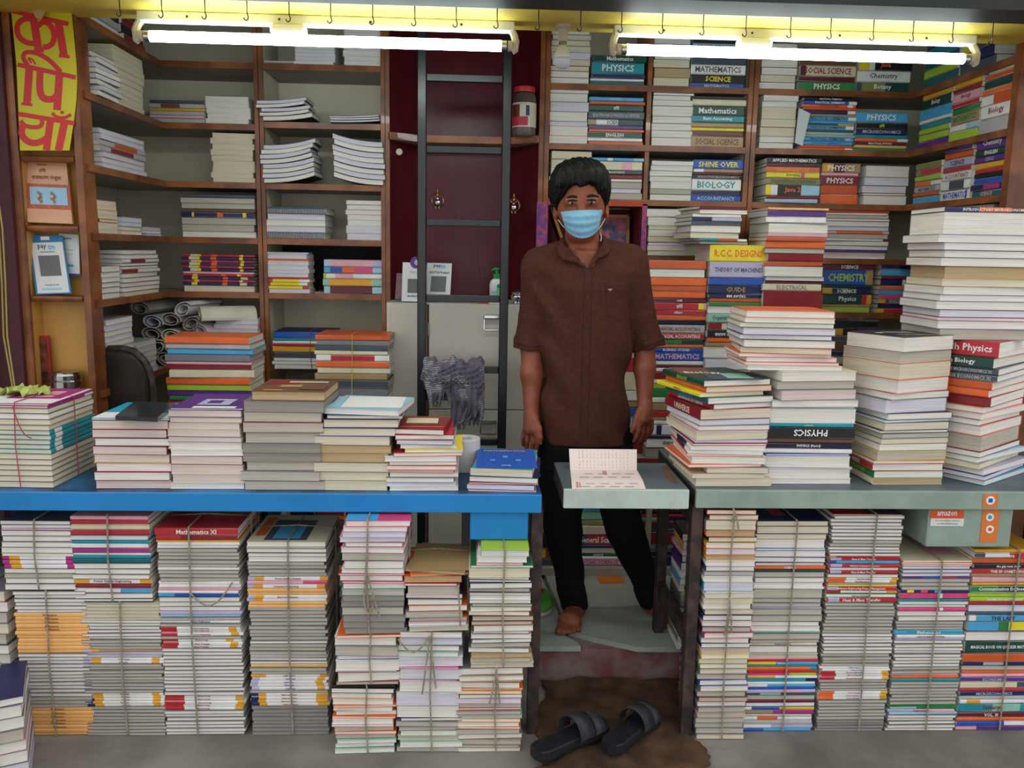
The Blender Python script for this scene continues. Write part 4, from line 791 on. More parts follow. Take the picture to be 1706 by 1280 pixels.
stack('the messy pile above the fat yellow spine', 3.22, 1148, 1232, 344, None,
      '6 s maroon w r10 x.01;8 p cream w r8 x.02;7 p olive w r6;8 s navy w r5 b.4:1:lav;8 s slate w r6;14 p grey w r4;12 p grey c r4;5 s teal w r9 x.02 b.4:.8:dorange,.8:1:white;6 p slate g r8 x.03', yb=407, jit=.006, jr=2, depth=.2)
stack('the tall stack with brown MATHEMATICS books', 3.20, 1267, 1364, 346, LEDGE+.001,
      '3 s peach w;8 s purple w r2;8 s lgrey w b.0:1:white;12 p grey w;5 s lpink w;5 s dorange w;9 s orange w;6 p grey g;10 s dred w z.95;6 s dorange w;13 p grey w;5 p lblue w;4 s maroon w;9 s cream w|ELECTRICAL/grey;23 s brown w b0:1:dred h;15 s cream w b.85:1:lblue|MATHEMATICS/lav;6 s grey g;10 s slate w|MATHEMATICS/white;6 s orange w;10 p grey w;12 s tan w|General Engineering/white;12 p grey g;14 p grey w;14 p grey w;14 s navy w;14 p grey g;14 p grey w;14 p grey g;14 p grey g;14 p grey w;14 p grey g', jit=.006, jr=2, depth=.22)
# --- floor-level books behind the man
BT = PL+.0315
def low(desc, x0, x1, yt, toks, Y=3.27): stack(desc, Y, x0, x1, yt, BT, toks, depth=.2)
stack('the worn pile beside the man\'s left wrist', 3.30, 985, 1074, 583, LEDGE+.001, '10 s lpink w;16 s red w;22 s olive w b0:1:cream;12 s white w;8 s tan w;11 s blue w;14 s lblue w;6 s purple w;12 s magenta w b0:1:maroon;12 s dred w', depth=.2)
low('the SOCIAL SCIENCE pile between the man\'s legs', 957, 1042, 842, '13 s sky w|PHYSICS/teal;14 s mint w;10 s lime w b0:1:olive;17 s cream w|SCIENCE/lpink;20 s red w b0:.25:slate|General Scanner/white;5 s navy w;10 p grey g;6 s dgreen w|SCIENCE/white;5 s white w;12 s lpink w|SOCIAL SCIENCE/magenta')
low('the dark-red pile beside the man\'s right-hand leg', 1066, 1142, 842, '9 s maroon w|ENGLISH CORE/white;5 s black w;5 s red w;6 s lgrey w b.5:1:navy;12 s maroon w;5 s dteal w;20 s dred w;10 s grey g;9 s black w;16 s navy w')
low('the red and black pile left of the man\'s legs', 884, 948, 842, '9 s red w;12 s dgreen w;8 s red w;9 s lav w;22 s black w;14 s gold w b.4:1:dred;10 s slate w')
low('the orange and grey pile under the blue table', 528, 608, 842, '6 p grey g;10 s dred w;8 s orange w;7 s brown g;8 s dred w;9 s dorange w;9 p grey g;10 s dred w;9 s grey g;9 s green g;9 s slate g')
low('the black and red pile under the blue table', 440, 524, 842, '22 s black w b.1:.5:slate;22 s black w b.1:.5:slate;14 s dred w;14 s maroon w;14 s dred w')
low('the maroon pile behind the tied bundles', 340, 430, 842, '20 s dred w;20 s maroon w;18 s black w;14 s dred w')
low('the mixed pile behind the right table leg', 1160, 1240, 842, '14 s maroon w;9 s slate w;20 s navy w;12 s grey g;14 s dteal w')
stack('the leaning pile between the two right table legs', 2.60, 1133, 1164, 890, PL+.001, '10 l black w;10 l gold w;8 l lpink w;8 l navy w;10 l purple w;10 l white w;9 l sky w;9 l cream c;20 l grey g;9 l navy w;9 l white w;9 l blue w;9 l white w;9 l grey w;9 l white w', depth=.14, grp='')

# build the loose books: the largest in view one by one, the rest of each kind as one object
def look(r):
    b = r['b']; cn = CNAME.get(b['cv'], b['cv'])
    if b['ty'] in 's' or (b['ty'] in 'lr' and r['base'] % 360 not in (0, 180) and b['ty'] == 'l' and r['ti']): return cn+'-spined'
    return PNAME[b['pg']]+'-edged'
def build_books():
    for kind, cat in (('textbook', 'book'), ('notebook', 'notebook')):
        rs_ = [r for r in BOOKS if r['kind'] == kind]
        def size(r):
            d = np.linalg.norm(np.array(r['loc'])-EYEP); wv = r['L'] if r['b']['ty'] in 'sp' else r['W']
            x, y = proj(r['loc'])
            vis = 1. if -20 < x < 1726 and -10 < y < 1290 else .01
            return vis*wv*r['t']/d/d*(2 if r['i'] == 0 else 1)*(1.6 if r['loc'][1] < 2.9 else 1)
        rs_.sort(key=size, reverse=True)
        keep, rest = rs_[:300], rs_[300:]
        for r in keep:
            root = None
            nm = 'topmost' if r['i'] == 0 else ORD[min(r['i'], len(ORD)-1)]
            o_txt = f"{look(r)} {cat} on top of {r['desc']}" if r['i'] == 0 else f"{look(r)} {cat}, {nm} from top of {r['desc']}"
            if len(o_txt.split()) > 16: o_txt = f"{cat} {nm} from top of {r['desc']}"
            for pn, V, Fc, Fm in geo(r):
                me = mesh_of(kind if root is None else pn, V, Fc, Fm)
                o = bpy.data.objects.new(kind if root is None else pn, me); COL.objects.link(o)
                if root is None:
                    root = o; o.location = r['loc']; o.rotation_euler = (r['tilt'], 0, r['rot'])
                    tag(o, o_txt, cat, r['grp'] or 'books in loose stacks')
                else: o.parent = root
        if rest:
            V = []; Fc = []; Fm = []
            for r in rest:
                v, f, m = join_parts(geo(r)); R = Matrix.Translation(r['loc']) @ Matrix.Rotation(r['rot'], 4, 'Z')
                b = len(V); V += [R @ Vector(p) for p in v]; Fc += [tuple(b+k for k in q) for q in f]; Fm += m
            o = bpy.data.objects.new('shelved_'+kind+'s', mesh_of('shelved_'+kind+'s', V, Fc, Fm)); COL.objects.link(o)
            tag(o, f'many smaller {kind}s piled on the {"right" if kind == "textbook" else "left"} shelves and in their dim corners', cat, None, 'stuff')
        print(kind, len(rs_), 'kept', len(keep))
build_books()

# ------------------------------------------------------------------ fluorescent fittings
def emitter(name, col, st):
    m = bpy.data.materials.new(name); m.use_nodes = True; nt = m.node_tree
    p = nt.nodes['Principled BSDF']; p.inputs['Base Color'].default_value = (1, 1, 1, 1)
    p.inputs['Emission Color'].default_value = (*col, 1); p.inputs['Emission Strength'].default_value = st
    return m
tube_glow = emitter('fluorescent_tube', (.86, 1.0, 1.0), TUBE_STRENGTH)
def tube_light(x0, x1, ybal, label):
    Yt = 2.765
    X0, X1 = at(x0, 60+.032*(x0-240), Yt)[0], at(x1, 60+.032*(x1-240), Yt)[0]
    zt_ = 2.066; zb = 2.112
    t = thing('tube_light', ((X0+X1)/2, Yt, zb), label, 'light', 'fluorescent tube lights')
    MB().box(X0-.02, X1+.02, Yt-.004, Yt+.036, zb, 2.1415, batten_m, .003).build('batten', parent=t)
    bx_ = at(ybal, 42+.03*(ybal-480), Yt)[0]
    MB().box(bx_-.055, bx_+.055, Yt-.012, Yt+.03, zb-.03, zb-.0005, batten_m, .008).build('ballast', parent=t)
    for X, s in ((X0, -1), (X1, 1)):
        m = MB()
        pts = [(X+s*.012, Yt+.012, zb+.004), (X+s*.020, Yt+.006, zb-.012), (X+s*.024, Yt-.002, zb-.03), (X+s*.020, Yt-.004, zt_-.012), (X+s*.014, Yt-.004, zt_-.016)]
        m.tube(pts, [.012, .012, .012, .013, .010], holder_m, 8)
        m.lathe([(0, 0), (.016, 0), (.016, .014), (0, .014)], (X+(.0 if s > 0 else -.012), Yt-.004, zt_), holder_m, 14, 'x')
        m.build('lamp_holder', parent=t)
    tb = MB().lathe([(0, 0), (.0165, 0), (.0165, X1-X0-.04), (0, X1-X0-.04)], (X0+.02, Yt-.004, zt_), tube_glow, 20, 'x').build('tube', parent=t, smooth=False)
    for X in (X0+.004, X1-.02):
        MB().lathe([(0, 0), (.016, 0), (.016, .016), (0, .016)], (X, Yt-.004, zt_), steel, 16, 'x').build('end_cap', parent=t)
    for k in range(4):
        X = X0+(X1-X0)*(.12+.25*k)
        MB().lathe([(0, 0), (.004, 0), (.003, .003), (0, .003)], (X, Yt-.0065, zb+.014), black_s, 8, 'y').build('screw', parent=t)
tube_light(240, 846, 480, 'glowing fluorescent tube on a white batten above the left shelves')
tube_light(1033, 1613, 1258, 'glowing fluorescent tube on a white batten above the right shelves')
hook_m = mat('hook_wire', '#3c3a34', .45, metal=.6, var=.1)
for i, hx in enumerate((200, 270, 342, 412, 482, 551, 621, 691, 760, 828, 897, 967, 1035, 1103, 1171, 1242, 1316, 1383, 1454, 1520, 1586, 1652)):
    Yh = 2.615; y1 = 32+.0322*(hx-410)
    c = at(hx, y1, Yh); z = c[2]; x = c[0]
    pts = [(x, Yh, 2.1418), (x, Yh, z+.016), (x+.003, Yh, z+.006), (x+.002, Yh, z), (x-.003, Yh, z-.004), (x-.008, Yh, z-.001), (x-.010, Yh, z+.004)]
    MB().tube(pts, .0017, hook_m, 5).build('wire_hook', label=f'thin wire hook under the yellow soffit, {ORD[i] if i else "first"} from the left', cat='hook', group='wire hooks under the soffit')
# bulb
bc = at(938, 60, 2.80); bx_, by_ = bc[0], bc[1]
bl = thing('light_bulb', (bx_, by_, 2.02), 'unlit white bulb in a cream holder beside the right tube', 'light bulb')
MB().lathe([(0, 2.142), (.026, 2.142), (.026, 2.134), (.016, 2.131), (.015, 2.098), (.013, 2.094), (0, 2.094)], (bx_, by_, 0), holder_m, 16).build('holder', parent=bl)
MB().lathe([(0, 2.094), (.012, 2.094), (.013, 2.082), (0, 2.082)], (bx_, by_, 0), steel, 14).build('cap', parent=bl)
MB().lathe([(.013, 2.082), (.016, 2.075), (.026, 2.052), (.028, 2.042)], (bx_, by_, 0), batten_m, 18).build('bulb_base', parent=bl, smooth=True)
MB().lathe([(.028, 2.042), (.028, 2.034), (.024, 2.022), (.015, 2.013), (.005, 2.010), (0, 2.010)], (bx_, by_, 0), mat('frosted_bulb', '#c9cad8', .3, var=0), 18).build('globe', parent=bl, smooth=True)

# ------------------------------------------------------------------ ladder with scarf
YLd = 3.2
lx0, lx1 = at(703, 400, YLd)[0], at(841, 400, YLd)[0]
ld = thing('ladder', ((lx0+lx1)/2, YLd, PL), 'tall black steel ladder standing in front of the maroon alcove', 'ladder')
for x in (lx0, lx1):
    MB().box(x-.0165, x+.0165, YLd-.018, YLd+.018, PL+.001, 2.45, black_s, .003).build('rail', parent=ld)
RZ = [at(770, y, YLd)[2] for y in (10, 131, 250, 371, 497, 615, 735)] + [.43, .2]
for z in RZ:
    MB().box(lx0+.017, lx1-.017, YLd-.016, YLd+.012, z-.014, z+.012, black_s, .002).build('rung', parent=ld)

def hash_noise(x, y, z, s=1.0):
    return (np.sin(x*31*s+1.3)*np.sin(y*27*s+2.1+x*11*s)+np.sin(z*23*s+x*17*s+.7)*np.sin(y*19*s+z*13*s))*.5

# ---- signed-distance bodies turned into one skin (surface nets)
class SDF:
    def __init__(s, lo, hi, h):
        s.lo = np.array(lo, float); s.h = h
        s.n = np.ceil((np.array(hi)-s.lo)/h).astype(int)+1
        s.f = np.full(s.n, 1.0, np.float32)
        s.ax = [s.lo[i]+np.arange(s.n[i])*h for i in range(3)]
    def sub(s, lo, hi, mg=.06):
        a = np.clip(((np.array(lo)-mg-s.lo)/s.h).astype(int), 0, s.n-1); b = np.clip(((np.array(hi)+mg-s.lo)/s.h).astype(int)+2, 1, s.n)
        sl = tuple(slice(int(i), int(max(j, i+1))) for i, j in zip(a, b))
        X, Y, Z = np.meshgrid(s.ax[0][sl[0]], s.ax[1][sl[1]], s.ax[2][sl[2]], indexing='ij')
        return sl, X, Y, Z
    def put(s, sl, d, k, op='+'):
        f = s.f[sl]; d = d.astype(np.float32)
        if op == '-': f = -f
        if k > 0:
            hh = np.clip(.5+.5*(d-f)/k, 0, 1); r = d*(1-hh)+f*hh-k*hh*(1-hh)
        else: r = np.minimum(f, d)
        s.f[sl] = -r if op == '-' else r
    def cap(s, a, b, ra, rb, k=.01, op='+', sy=1.0):
        a = np.array(a, float); b = np.array(b, float); R = max(ra, rb)
        sl, X, Y, Z = s.sub(np.minimum(a, b)-R, np.maximum(a, b)+R)
        v = b-a; L2 = v@v
        t = np.clip(((X-a[0])*v[0]+(Y-a[1])*v[1]+(Z-a[2])*v[2])/L2, 0, 1)
        d = np.sqrt((X-a[0]-t*v[0])**2+((Y-a[1]-t*v[1])*sy)**2+(Z-a[2]-t*v[2])**2)-(ra+(rb-ra)*t)
        s.put(sl, d, k, op)
    def cyl(s, a, b, ra, rb, k=.006, op='+', sy=1.0):
        a = np.array(a, float); b = np.array(b, float); R = max(ra, rb)
        sl, X, Y, Z = s.sub(np.minimum(a, b)-R, np.maximum(a, b)+R)
        v = b-a; L = math.sqrt(v@v)
        t = ((X-a[0])*v[0]+(Y-a[1])*v[1]+(Z-a[2])*v[2])/L/L
        tc = np.clip(t, 0, 1)
        d = np.sqrt((X-a[0]-t*v[0])**2+((Y-a[1]-t*v[1])*sy)**2+(Z-a[2]-t*v[2])**2)-(ra+(rb-ra)*tc)
        s.put(sl, np.maximum(d, (np.abs(t-.5)-.5)*L), k, op)
    def ell(s, c, r, k=.01, op='+'):
        c = np.array(c, float); r = np.array(r, float)
        sl, X, Y, Z = s.sub(c-r, c+r)
        x, y, z = X-c[0], Y-c[1], Z-c[2]
        k0 = np.sqrt((x/r[0])**2+(y/r[1])**2+(z/r[2])**2)+1e-9; k1 = np.sqrt((x/r[0]**2)**2+(y/r[1]**2)**2+(z/r[2]**2)**2)+1e-9
        s.put(sl, k0*(k0-1)/k1, k, op)
    def col(s, rows, k=.01, op='+', p=2.4, fold=None):
        """column of superellipses: rows of z, cx, cy, half-width, half-depth"""
        R = np.array(sorted(rows)); z0, z1 = R[0, 0], R[-1, 0]
        lo = [(R[:, 1]-R[:, 3]).min(), (R[:, 2]-R[:, 4]).min(), z0]; hi = [(R[:, 1]+R[:, 3]).max(), (R[:, 2]+R[:, 4]).max(), z1]
        sl, X, Y, Z = s.sub(lo, hi)
        zz = Z[0, 0, :]; g = [np.interp(zz, R[:, 0], R[:, i]) for i in range(1, 5)]
        x = np.abs(X-g[0])/g[2]; y = np.abs(Y-g[1])/g[3]
        d = ((x**p+y**p)**(1/p)-1)*np.minimum(g[2], g[3])
        if fold is not None: d = d+fold(X, Y, Z)
        d = np.maximum(d, np.maximum(z0-Z, Z-z1)); s.put(sl, d, k, op)
    def mesh(s):
        f = s.f; neg = f < 0; nx, ny, nz = f.shape
        C = [(i, j, k) for i in (0, 1) for j in (0, 1) for k in (0, 1)]
        cnt = sum(neg[i:nx-1+i, j:ny-1+j, k:nz-1+k].astype(np.int8) for i, j, k in C)
        act = (cnt > 0) & (cnt < 8); I = np.argwhere(act)
        acc = np.zeros((len(I), 3)); num = np.zeros(len(I))
        vals = {c: f[I[:, 0]+c[0], I[:, 1]+c[1], I[:, 2]+c[2]] for c in C}
        for a in C:
            for axn in range(3):
                if a[axn]: continue
                b = list(a); b[axn] = 1; b = tuple(b)
                fa, fb = vals[a], vals[b]; cr = (fa < 0) != (fb < 0)
                t = np.where(cr, fa/np.where(cr, fa-fb, 1), 0)
                p = np.tile(np.array(a, float), (len(I), 1)); p[:, axn] += t
                acc[cr] += p[cr]; num[cr] += 1
        V = s.lo+(I+acc/num[:, None])*s.h
        idx = np.full(act.shape, -1, np.int64); idx[act] = np.arange(len(I))
        faces = []
        for axn in range(3):
            o1, o2 = (axn+1) % 3, (axn+2) % 3
            sa = [slice(None)]*3; sb = [slice(None)]*3; sa[axn] = slice(0, -1); sb[axn] = slice(1, None)
            na, nb_ = neg[tuple(sa)], neg[tuple(sb)]
            for E_, fl in ((np.argwhere(na & ~nb_), False), (np.argwhere(~na & nb_), True)):
                ok = (E_[:, o1] > 0) & (E_[:, o2] > 0) & (E_[:, o1] < s.n[o1]-1) & (E_[:, o2] < s.n[o2]-1); E_ = E_[ok]
                q = []
                for d1, d2 in ((0, 0), (-1, 0), (-1, -1), (0, -1)):
                    e = E_.copy(); e[:, o1] += d1; e[:, o2] += d2
                    q.append(idx[e[:, 0], e[:, 1], e[:, 2]])
                Q = np.stack(q, 1)
                if not fl: Q = Q[:, ::1]
                else: Q = Q[:, ::-1]
                faces.append(Q)
        return V, np.concatenate(faces)
    def build(s, name, m, parent=None, smooth_iter=1, **tags):
        V, Q = s.mesh()
        for _ in range(smooth_iter):      # light Laplacian smoothing of the skin
            acc = np.zeros_like(V); n = np.zeros(len(V))
            for a, b in ((0, 1), (1, 2), (2, 3), (3, 0)):
                np.add.at(acc, Q[:, a], V[Q[:, b]]); np.add.at(acc, Q[:, b], V[Q[:, a]])
                np.add.at(n, Q[:, a], 1); np.add.at(n, Q[:, b], 1)
            V = V*.5+acc/np.maximum(n, 1)[:, None]*.5
        org = np.array(WL[parent.name]) if parent is not None else np.array([V[:, 0].mean(), V[:, 1].mean(), V[:, 2].min()])
        me = bpy.data.meshes.new(name)
        me.vertices.add(len(V)); me.vertices.foreach_set('co', (V-org).astype(np.float32).ravel())
        me.loops.add(Q.size); me.loops.foreach_set('vertex_index', Q.ravel().astype(np.int32))
        me.polygons.add(len(Q)); me.polygons.foreach_set('loop_start', np.arange(0, Q.size, 4, dtype=np.int32))
        me.update(calc_edges=True); me.validate()
        me.polygons.foreach_set('use_smooth', [True]*len(me.polygons))
        for mm in (m if isinstance(m, list) else [m]): me.materials.append(mm)
        o = bpy.data.objects.new(name, me); COL.objects.link(o)
        if parent is not None: o.parent = parent
        else: o.location = org
        WL[o.name] = Vector(org); tag(o, **tags)
        return o, V, Q

# scarf hung over the ladder rung
scm = mat('grey_woven_scarf', '#5f5a66', .95, var=.2, scale=40, bump=.4, bscale=160)
def scarf_mat():
    m = bpy.data.materials.new('patterned_scarf'); m.use_nodes = True; nt = m.node_tree; p = nt.nodes['Principled BSDF']; p.inputs['Roughness'].default_value = .95
    p.inputs['Specular IOR Level'].default_value = .1
    tc = nt.nodes.new('ShaderNodeTexCoord'); mp = nt.nodes.new('ShaderNodeMapping'); mp.inputs['Rotation'].default_value = (0, math.radians(8), 0)
    wv = nt.nodes.new('ShaderNodeTexWave'); wv.wave_type = 'BANDS'; wv.bands_direction = 'Z'; wv.inputs['Scale'].default_value = 42; wv.inputs['Distortion'].default_value = 5; wv.inputs['Detail Scale'].default_value = 9
    ns = nt.nodes.new('ShaderNodeTexNoise'); ns.inputs['Scale'].default_value = 17
    r1 = nt.nodes.new('ShaderNodeValToRGB'); r1.color_ramp.elements[0].position = .72; r1.color_ramp.elements[1].position = .8
    r2 = nt.nodes.new('ShaderNodeValToRGB'); r2.color_ramp.elements[0].position = .5; r2.color_ramp.elements[1].position = .56
    mu = nt.nodes.new('ShaderNodeMath'); mu.operation = 'MULTIPLY'
    mx = nt.nodes.new('ShaderNodeMix'); mx.data_type = 'RGBA'
    mx.inputs[6].default_value = (*lin('#6a6470'), 1); mx.inputs[7].default_value = (*lin('#b9b6b8'), 1)
    L_ = nt.links.new
    L_(tc.outputs['Object'], mp.inputs[0]); L_(mp.outputs[0], wv.inputs['Vector']); L_(tc.outputs['Object'], ns.inputs['Vector'])
    L_(wv.outputs['Fac'], r1.inputs[0]); L_(ns.outputs['Fac'], r2.inputs[0]); L_(r1.outputs[0], mu.inputs[0]); L_(r2.outputs[0], mu.inputs[1]); L_(mu.outputs[0], mx.inputs[0]); L_(mx.outputs[2], p.inputs['Base Color'])
    return m
scm2 = scarf_mat()
rz_ = RZ[5]                                      # the rung that carries it
def cloth(mb, uv, front, nU=44):
    """a draped sheet: rows of (x px left, x px right) at heights; front(u, v) gives the distance"""
    rows_ = []
    for k, (yl, yr, xl0, xr0) in enumerate(uv):
        v = k/(len(uv)-1); rows_.append([Vector(at(xl0+(xr0-xl0)*u, yl+(yr-yl)*u+6*math.sin(u*17+k)*(v**3), front(u, v))) for u in [q/(nU-1) for q in range(nU)]])
    n1 = len(rows_); V = [p for r in rows_ for p in r]; Vb = [p+Vector((0, .003, 0)) for p in V]; N = len(V); fs = []
    for a_ in range(n1-1):
        for b_ in range(nU-1):
            q = (a_*nU+b_, (a_+1)*nU+b_, (a_+1)*nU+b_+1, a_*nU+b_+1); fs.append(q); fs.append(tuple(N+t for t in q[::-1]))
    rim = [k for k in range(nU)]+[r*nU+nU-1 for r in range(1, n1)]+[(n1-1)*nU+k for k in range(nU-2, -1, -1)]+[r*nU for r in range(n1-2, 0, -1)]
    for a_, b_ in zip(rim, rim[1:]+rim[:1]): fs.append((a_, b_, N+b_, N+a_))
    mb.add(V+Vb, fs, scm2)
def grow(yt, yb, x0t, x1t, x0b, x1b, n=12, skew=0):
    return [(yt+(yb-yt)*k/(n-1), yt+(yb+skew-yt)*k/(n-1), x0t+(x0b-x0t)*k/(n-1), x1t+(x1b-x1t)*k/(n-1)) for k in range(n)]
def wavy(base, amp, f, ph=0., out=0.): return lambda u, v: base-amp*(.35+.65*v)*(math.sin(u*f+ph+1.2*math.sin(u*5+v*2))*.6+.4*math.sin(u*f*1.9+ph*2+v*3))-out*math.sin(math.pi*min(1, v*1.2))
YR = YLd-.016
sc = MB()
# saddle over the rung, front fall and back fall of the main fold
sad = []
for t in range(9):
    a_ = math.pi*t/8; sad.append((YLd-.004+.036*math.cos(a_), rz_+.014+.026*math.sin(a_)))
nU = 60; rows_ = []
xs_ = [706+101*q/(nU-1) for q in range(nU)]
def rip(x, z): return .006*math.sin(x*.30+z*25+1.5*math.sin(x*.11))+.004*math.sin(x*.55-z*30)
def lower(x): return np.interp(x, [706, 714, 724, 735, 745, 760, 775, 790, 800, 807], [628, 646, 655, 642, 650, 648, 652, 660, 668, 660])
for k in range(12):                               # back fall, from the bottom up
    rows_.append([Vector((at(x, 615, YLd)[0], YLd+.034+rip(x, k), rz_-.13+(.13+.014)*k/12)) for x in xs_])
for yy, zz_ in sad[1:-1]:
    rows_.append([Vector((at(x, 600, YLd)[0], yy, zz_+.010*math.sin(x*.16)+.006*math.sin(x*.41))) for x in xs_])
for k in range(14):
    v = (k+.4)/13.4
    rows_.append([Vector(at(x+(-6*v if x < 716 else 0), 607+(lower(x)-607)*v+3*math.sin(x*.9)*v, YR-.028-rip(x, k*.1)*(1+v)-.010*math.sin(math.pi*v))) for x in xs_])
n1 = len(rows_); V = [p for r in rows_ for p in r]; N = len(V); Vb = [p+Vector((0, .003 if k >= 15*nU else -.003, -.002 if 11*nU < k < 20*nU else 0)) for k, p in enumerate(V)]
fs = [(a_*nU+b_, (a_+1)*nU+b_, (a_+1)*nU+b_+1, a_*nU+b_+1) for a_ in range(n1-1) for b_ in range(nU-1)]
sc.add(V+Vb, fs+[tuple(N+t for t in q[::-1]) for q in fs], scm2)
cloth(sc, grow(640, 676, 708, 744, 716, 738, 10, -8), wavy(YR-.036, .012, 12, .4, .008), 26)
cloth(sc, grow(638, 672, 738, 772, 748, 782, 10, 8), wavy(YR-.030, .012, 11, 1.4, .006), 26)
cloth(sc, grow(640, 690, 764, 808, 772, 806, 12, 4), wavy(YR-.036, .014, 12, 2.2, .008), 30)
cloth(sc, grow(660, 712, 750, 800, 752, 778, 14, -2), wavy(YR-.024, .012, 13, .9, .004), 34)
cloth(sc, grow(665, 704, 772, 804, 780, 798, 12, 2), wavy(YR-.020, .010, 12, 3.1, .002), 24)
so_ = sc.build('checked_scarf', smooth=True, label='grey patterned checked scarf hung over a ladder rung', cat='scarf')
fr = MB()
for k in range(60):
    cx0, cy0, wx_ = random.choice([(727, 674, 10), (764, 711, 12), (789, 704, 9), (764, 674, 14), (795, 692, 9), (745, 650, 12)])
    q = at(cx0+random.uniform(-wx_, wx_), cy0-2, YR-.034)
    fr.tube([q+np.array([0, 0, .008]), q+np.array([random.uniform(-.003, .003), 0, -.006]), q+np.array([random.uniform(-.006, .006), 0, -.016])], .0014, scm, 4)
fr.build('fringe', parent=so_)
# thin wire on the ladder
c0, c1 = at(797, 372, 3.18), at(801, 492, 3.18)
MB().tube([c0, (c0[0]-.001, 3.178, (c0[2]+c1[2])/2), (c1[0]-.003, 3.18, c1[2]+.05), c1], .0016, hook_m, 5).build('hanging_wire', label='thin grey wire hanging from a ladder rung', cat='wire')

# ------------------------------------------------------------------ alcove and cabinet-top items
card_w = mat('white_card', '#d9dcda', .4, var=.03)
def card(name, px, Y, m, label, lean=.03, cat='sign', t=.004):
    """upright card: four photo corners (tl, tr, br, bl), foot at distance Y"""
    tl, tr, br, bl = px
    V = [at(*tl, Y+lean), at(*tr, Y+lean), at(*br, Y), at(*bl, Y)]
    n = np.cross(V[1]-V[0], V[3]-V[0]); n /= np.linalg.norm(n)
    if n[1] < 0: n = -n
    mb = MB().add(list(V)+[v+n*t for v in V], [(0, 1, 2, 3), (7, 6, 5, 4), (0, 4, 5, 1), (1, 5, 6, 2), (2, 6, 7, 3), (3, 7, 4, 0)], m)
    o = mb.build(name, label=label, cat=cat)
    ux = Vector(V[2]-V[3]); uy = Vector(V[0]-V[3])
    def print_(pname, items):
        q = MB()
        for lev, it in enumerate(items):
            off = Vector(-n)*(.0006+.0003*lev)
            if it[0] == 'A':
                _, mm, u0, u1, v0, v1 = it
                q.add([Vector(V[3])+ux*u+uy*v+off for u, v in ((u0, v0), (u1, v0), (u1, v1), (u0, v1))], [(0, 1, 2, 3)], mm)
            elif it[0] == 'O':
                _, mm, u, v, ru = it
                k = ux.length/uy.length
                q.add([Vector(V[3])+ux*(u+ru*math.cos(a_))+uy*(v+ru*k*math.sin(a_))+off for a_ in [2*math.pi*j/20 for j in range(20)]], [tuple(range(20))], mm)
            else:
                _, mm, tx, u, v, wf, hf = it
                text_on(q, tx, Vector(V[3])+ux*u+uy*v+off, ux.normalized(), uy.normalized(), ux.length*wf, uy.length*hf, mm, .015)
        q.build(pname, parent=o)
    return o, print_
qr = mat('plain_grey_print_block', '#6f7071', .6, var=.1, scale=300)
o, pr = card('payment_stand', [(671, 437), (709, 439), (706, 503), (669, 502)], 3.40, card_w, 'white payment stand with purple round badge, left of ladder rail', .02)
pr('card_print', [('O', ink('purple'), .60, 1.0, .27), ('T', ink('white'), 'पे', .60, 1.0, .3, .14), ('T', ink('lav'), 'PhonePe', .6, .76, .55, .08), ('A', qr, .25, .95, .22, .58), ('T', ink('slate'), 'BHARAT', .5, .14, .5, .05)])
o, pr = card('payment_stand', [(712, 438), (753, 439), (750, 491), (708, 490)], 3.46, card_w, 'white payment card with grey square standing behind the ladder', .02)
pr('card_print', [('T', ink('navy'), 'pay', .4, .89, .3, .12), ('T', ink('sky'), 'tm', .62, .89, .22, .12), ('T', ink('slate'), 'ADITYA Prakash', .5, .70, .8, .08), ('A', qr, .2, .8, .08, .58)])
o, pr = card('blue_leaflet', [(661, 455), (676, 456), (675, 499), (658, 498)], 3.44, mat('leaflet_blue', '#2f3f8c', .4, var=.2, scale=30, hex2='#8a5a3c'), 'small blue printed leaflet behind the purple-badge stand', .02, 'leaflet', .002)
bx_, by_ = at(827, 490, 3.45)[0], 3.45
bo = thing('sanitizer_bottle', (bx_, by_, CT), 'white pump bottle with green top on the cabinet', 'bottle')
def rrect(cx, cy, hx, hy, z, n=20, p=3.2): return [(cx+hx*math.copysign(abs(math.cos(t))**(2/p), math.cos(t)), cy+hy*math.copysign(abs(math.sin(t))**(2/p), math.sin(t)), z) for t in [2*math.pi*k/n for k in range(n)]]
MB().rings([rrect(bx_, by_, .026, .016, CT), rrect(bx_, by_, .028, .018, CT+.006), rrect(bx_, by_, .029, .018, CT+.075), rrect(bx_, by_, .024, .016, CT+.092), rrect(bx_, by_, .013, .012, CT+.1)], mat('white_plastic', '#dcdcd8', .35, var=0)).build('body', parent=bo, smooth=True)
gpl = mat('green_plastic', '#1e8a4c', .35, var=0)
MB().lathe([(0, .1), (.015, .1), (.015, .118), (.006, .12), (.006, .134), (.011, .136), (.011, .144), (0, .144)], (bx_, by_, CT), gpl, 14).bar((bx_, by_, CT+.14), (bx_-.02, by_-.01, CT+.136), .008, .008, gpl).build('pump', parent=bo)
lb_ = MB().box(bx_-.022, bx_-.002, by_-.0195, by_-.0175, CT+.012, CT+.05, ink('lblue')).box(bx_-.001, bx_+.022, by_-.0195, by_-.0175, CT+.012, CT+.06, mat('label_green', '#7fc08c', .5, var=0))
lb_.lathe([(0, 0), (.009, 0), (.009, .0006), (0, .0006)], (bx_+.01, by_-.0202, CT+.07), gpl, 14, 'y'); lb_.build('label_print', parent=bo)
px_, py_ = at(861, 503, 3.40)[0], 3.40
MB().lathe([(0, 0), (.016, 0), (.018, .006), (.012, .012), (.024, .022), (.026, .03), (.020, .038), (.017, .04), (.021, .044), (.021, .047), (.006, .052), (.005, .056), (0, .057)], (px_, py_, CT), steel, 18).build('steel_pot', smooth=True, label='small shiny steel pot on the cabinet beside the man', cat='pot')
q = at(797, 503, 3.385)
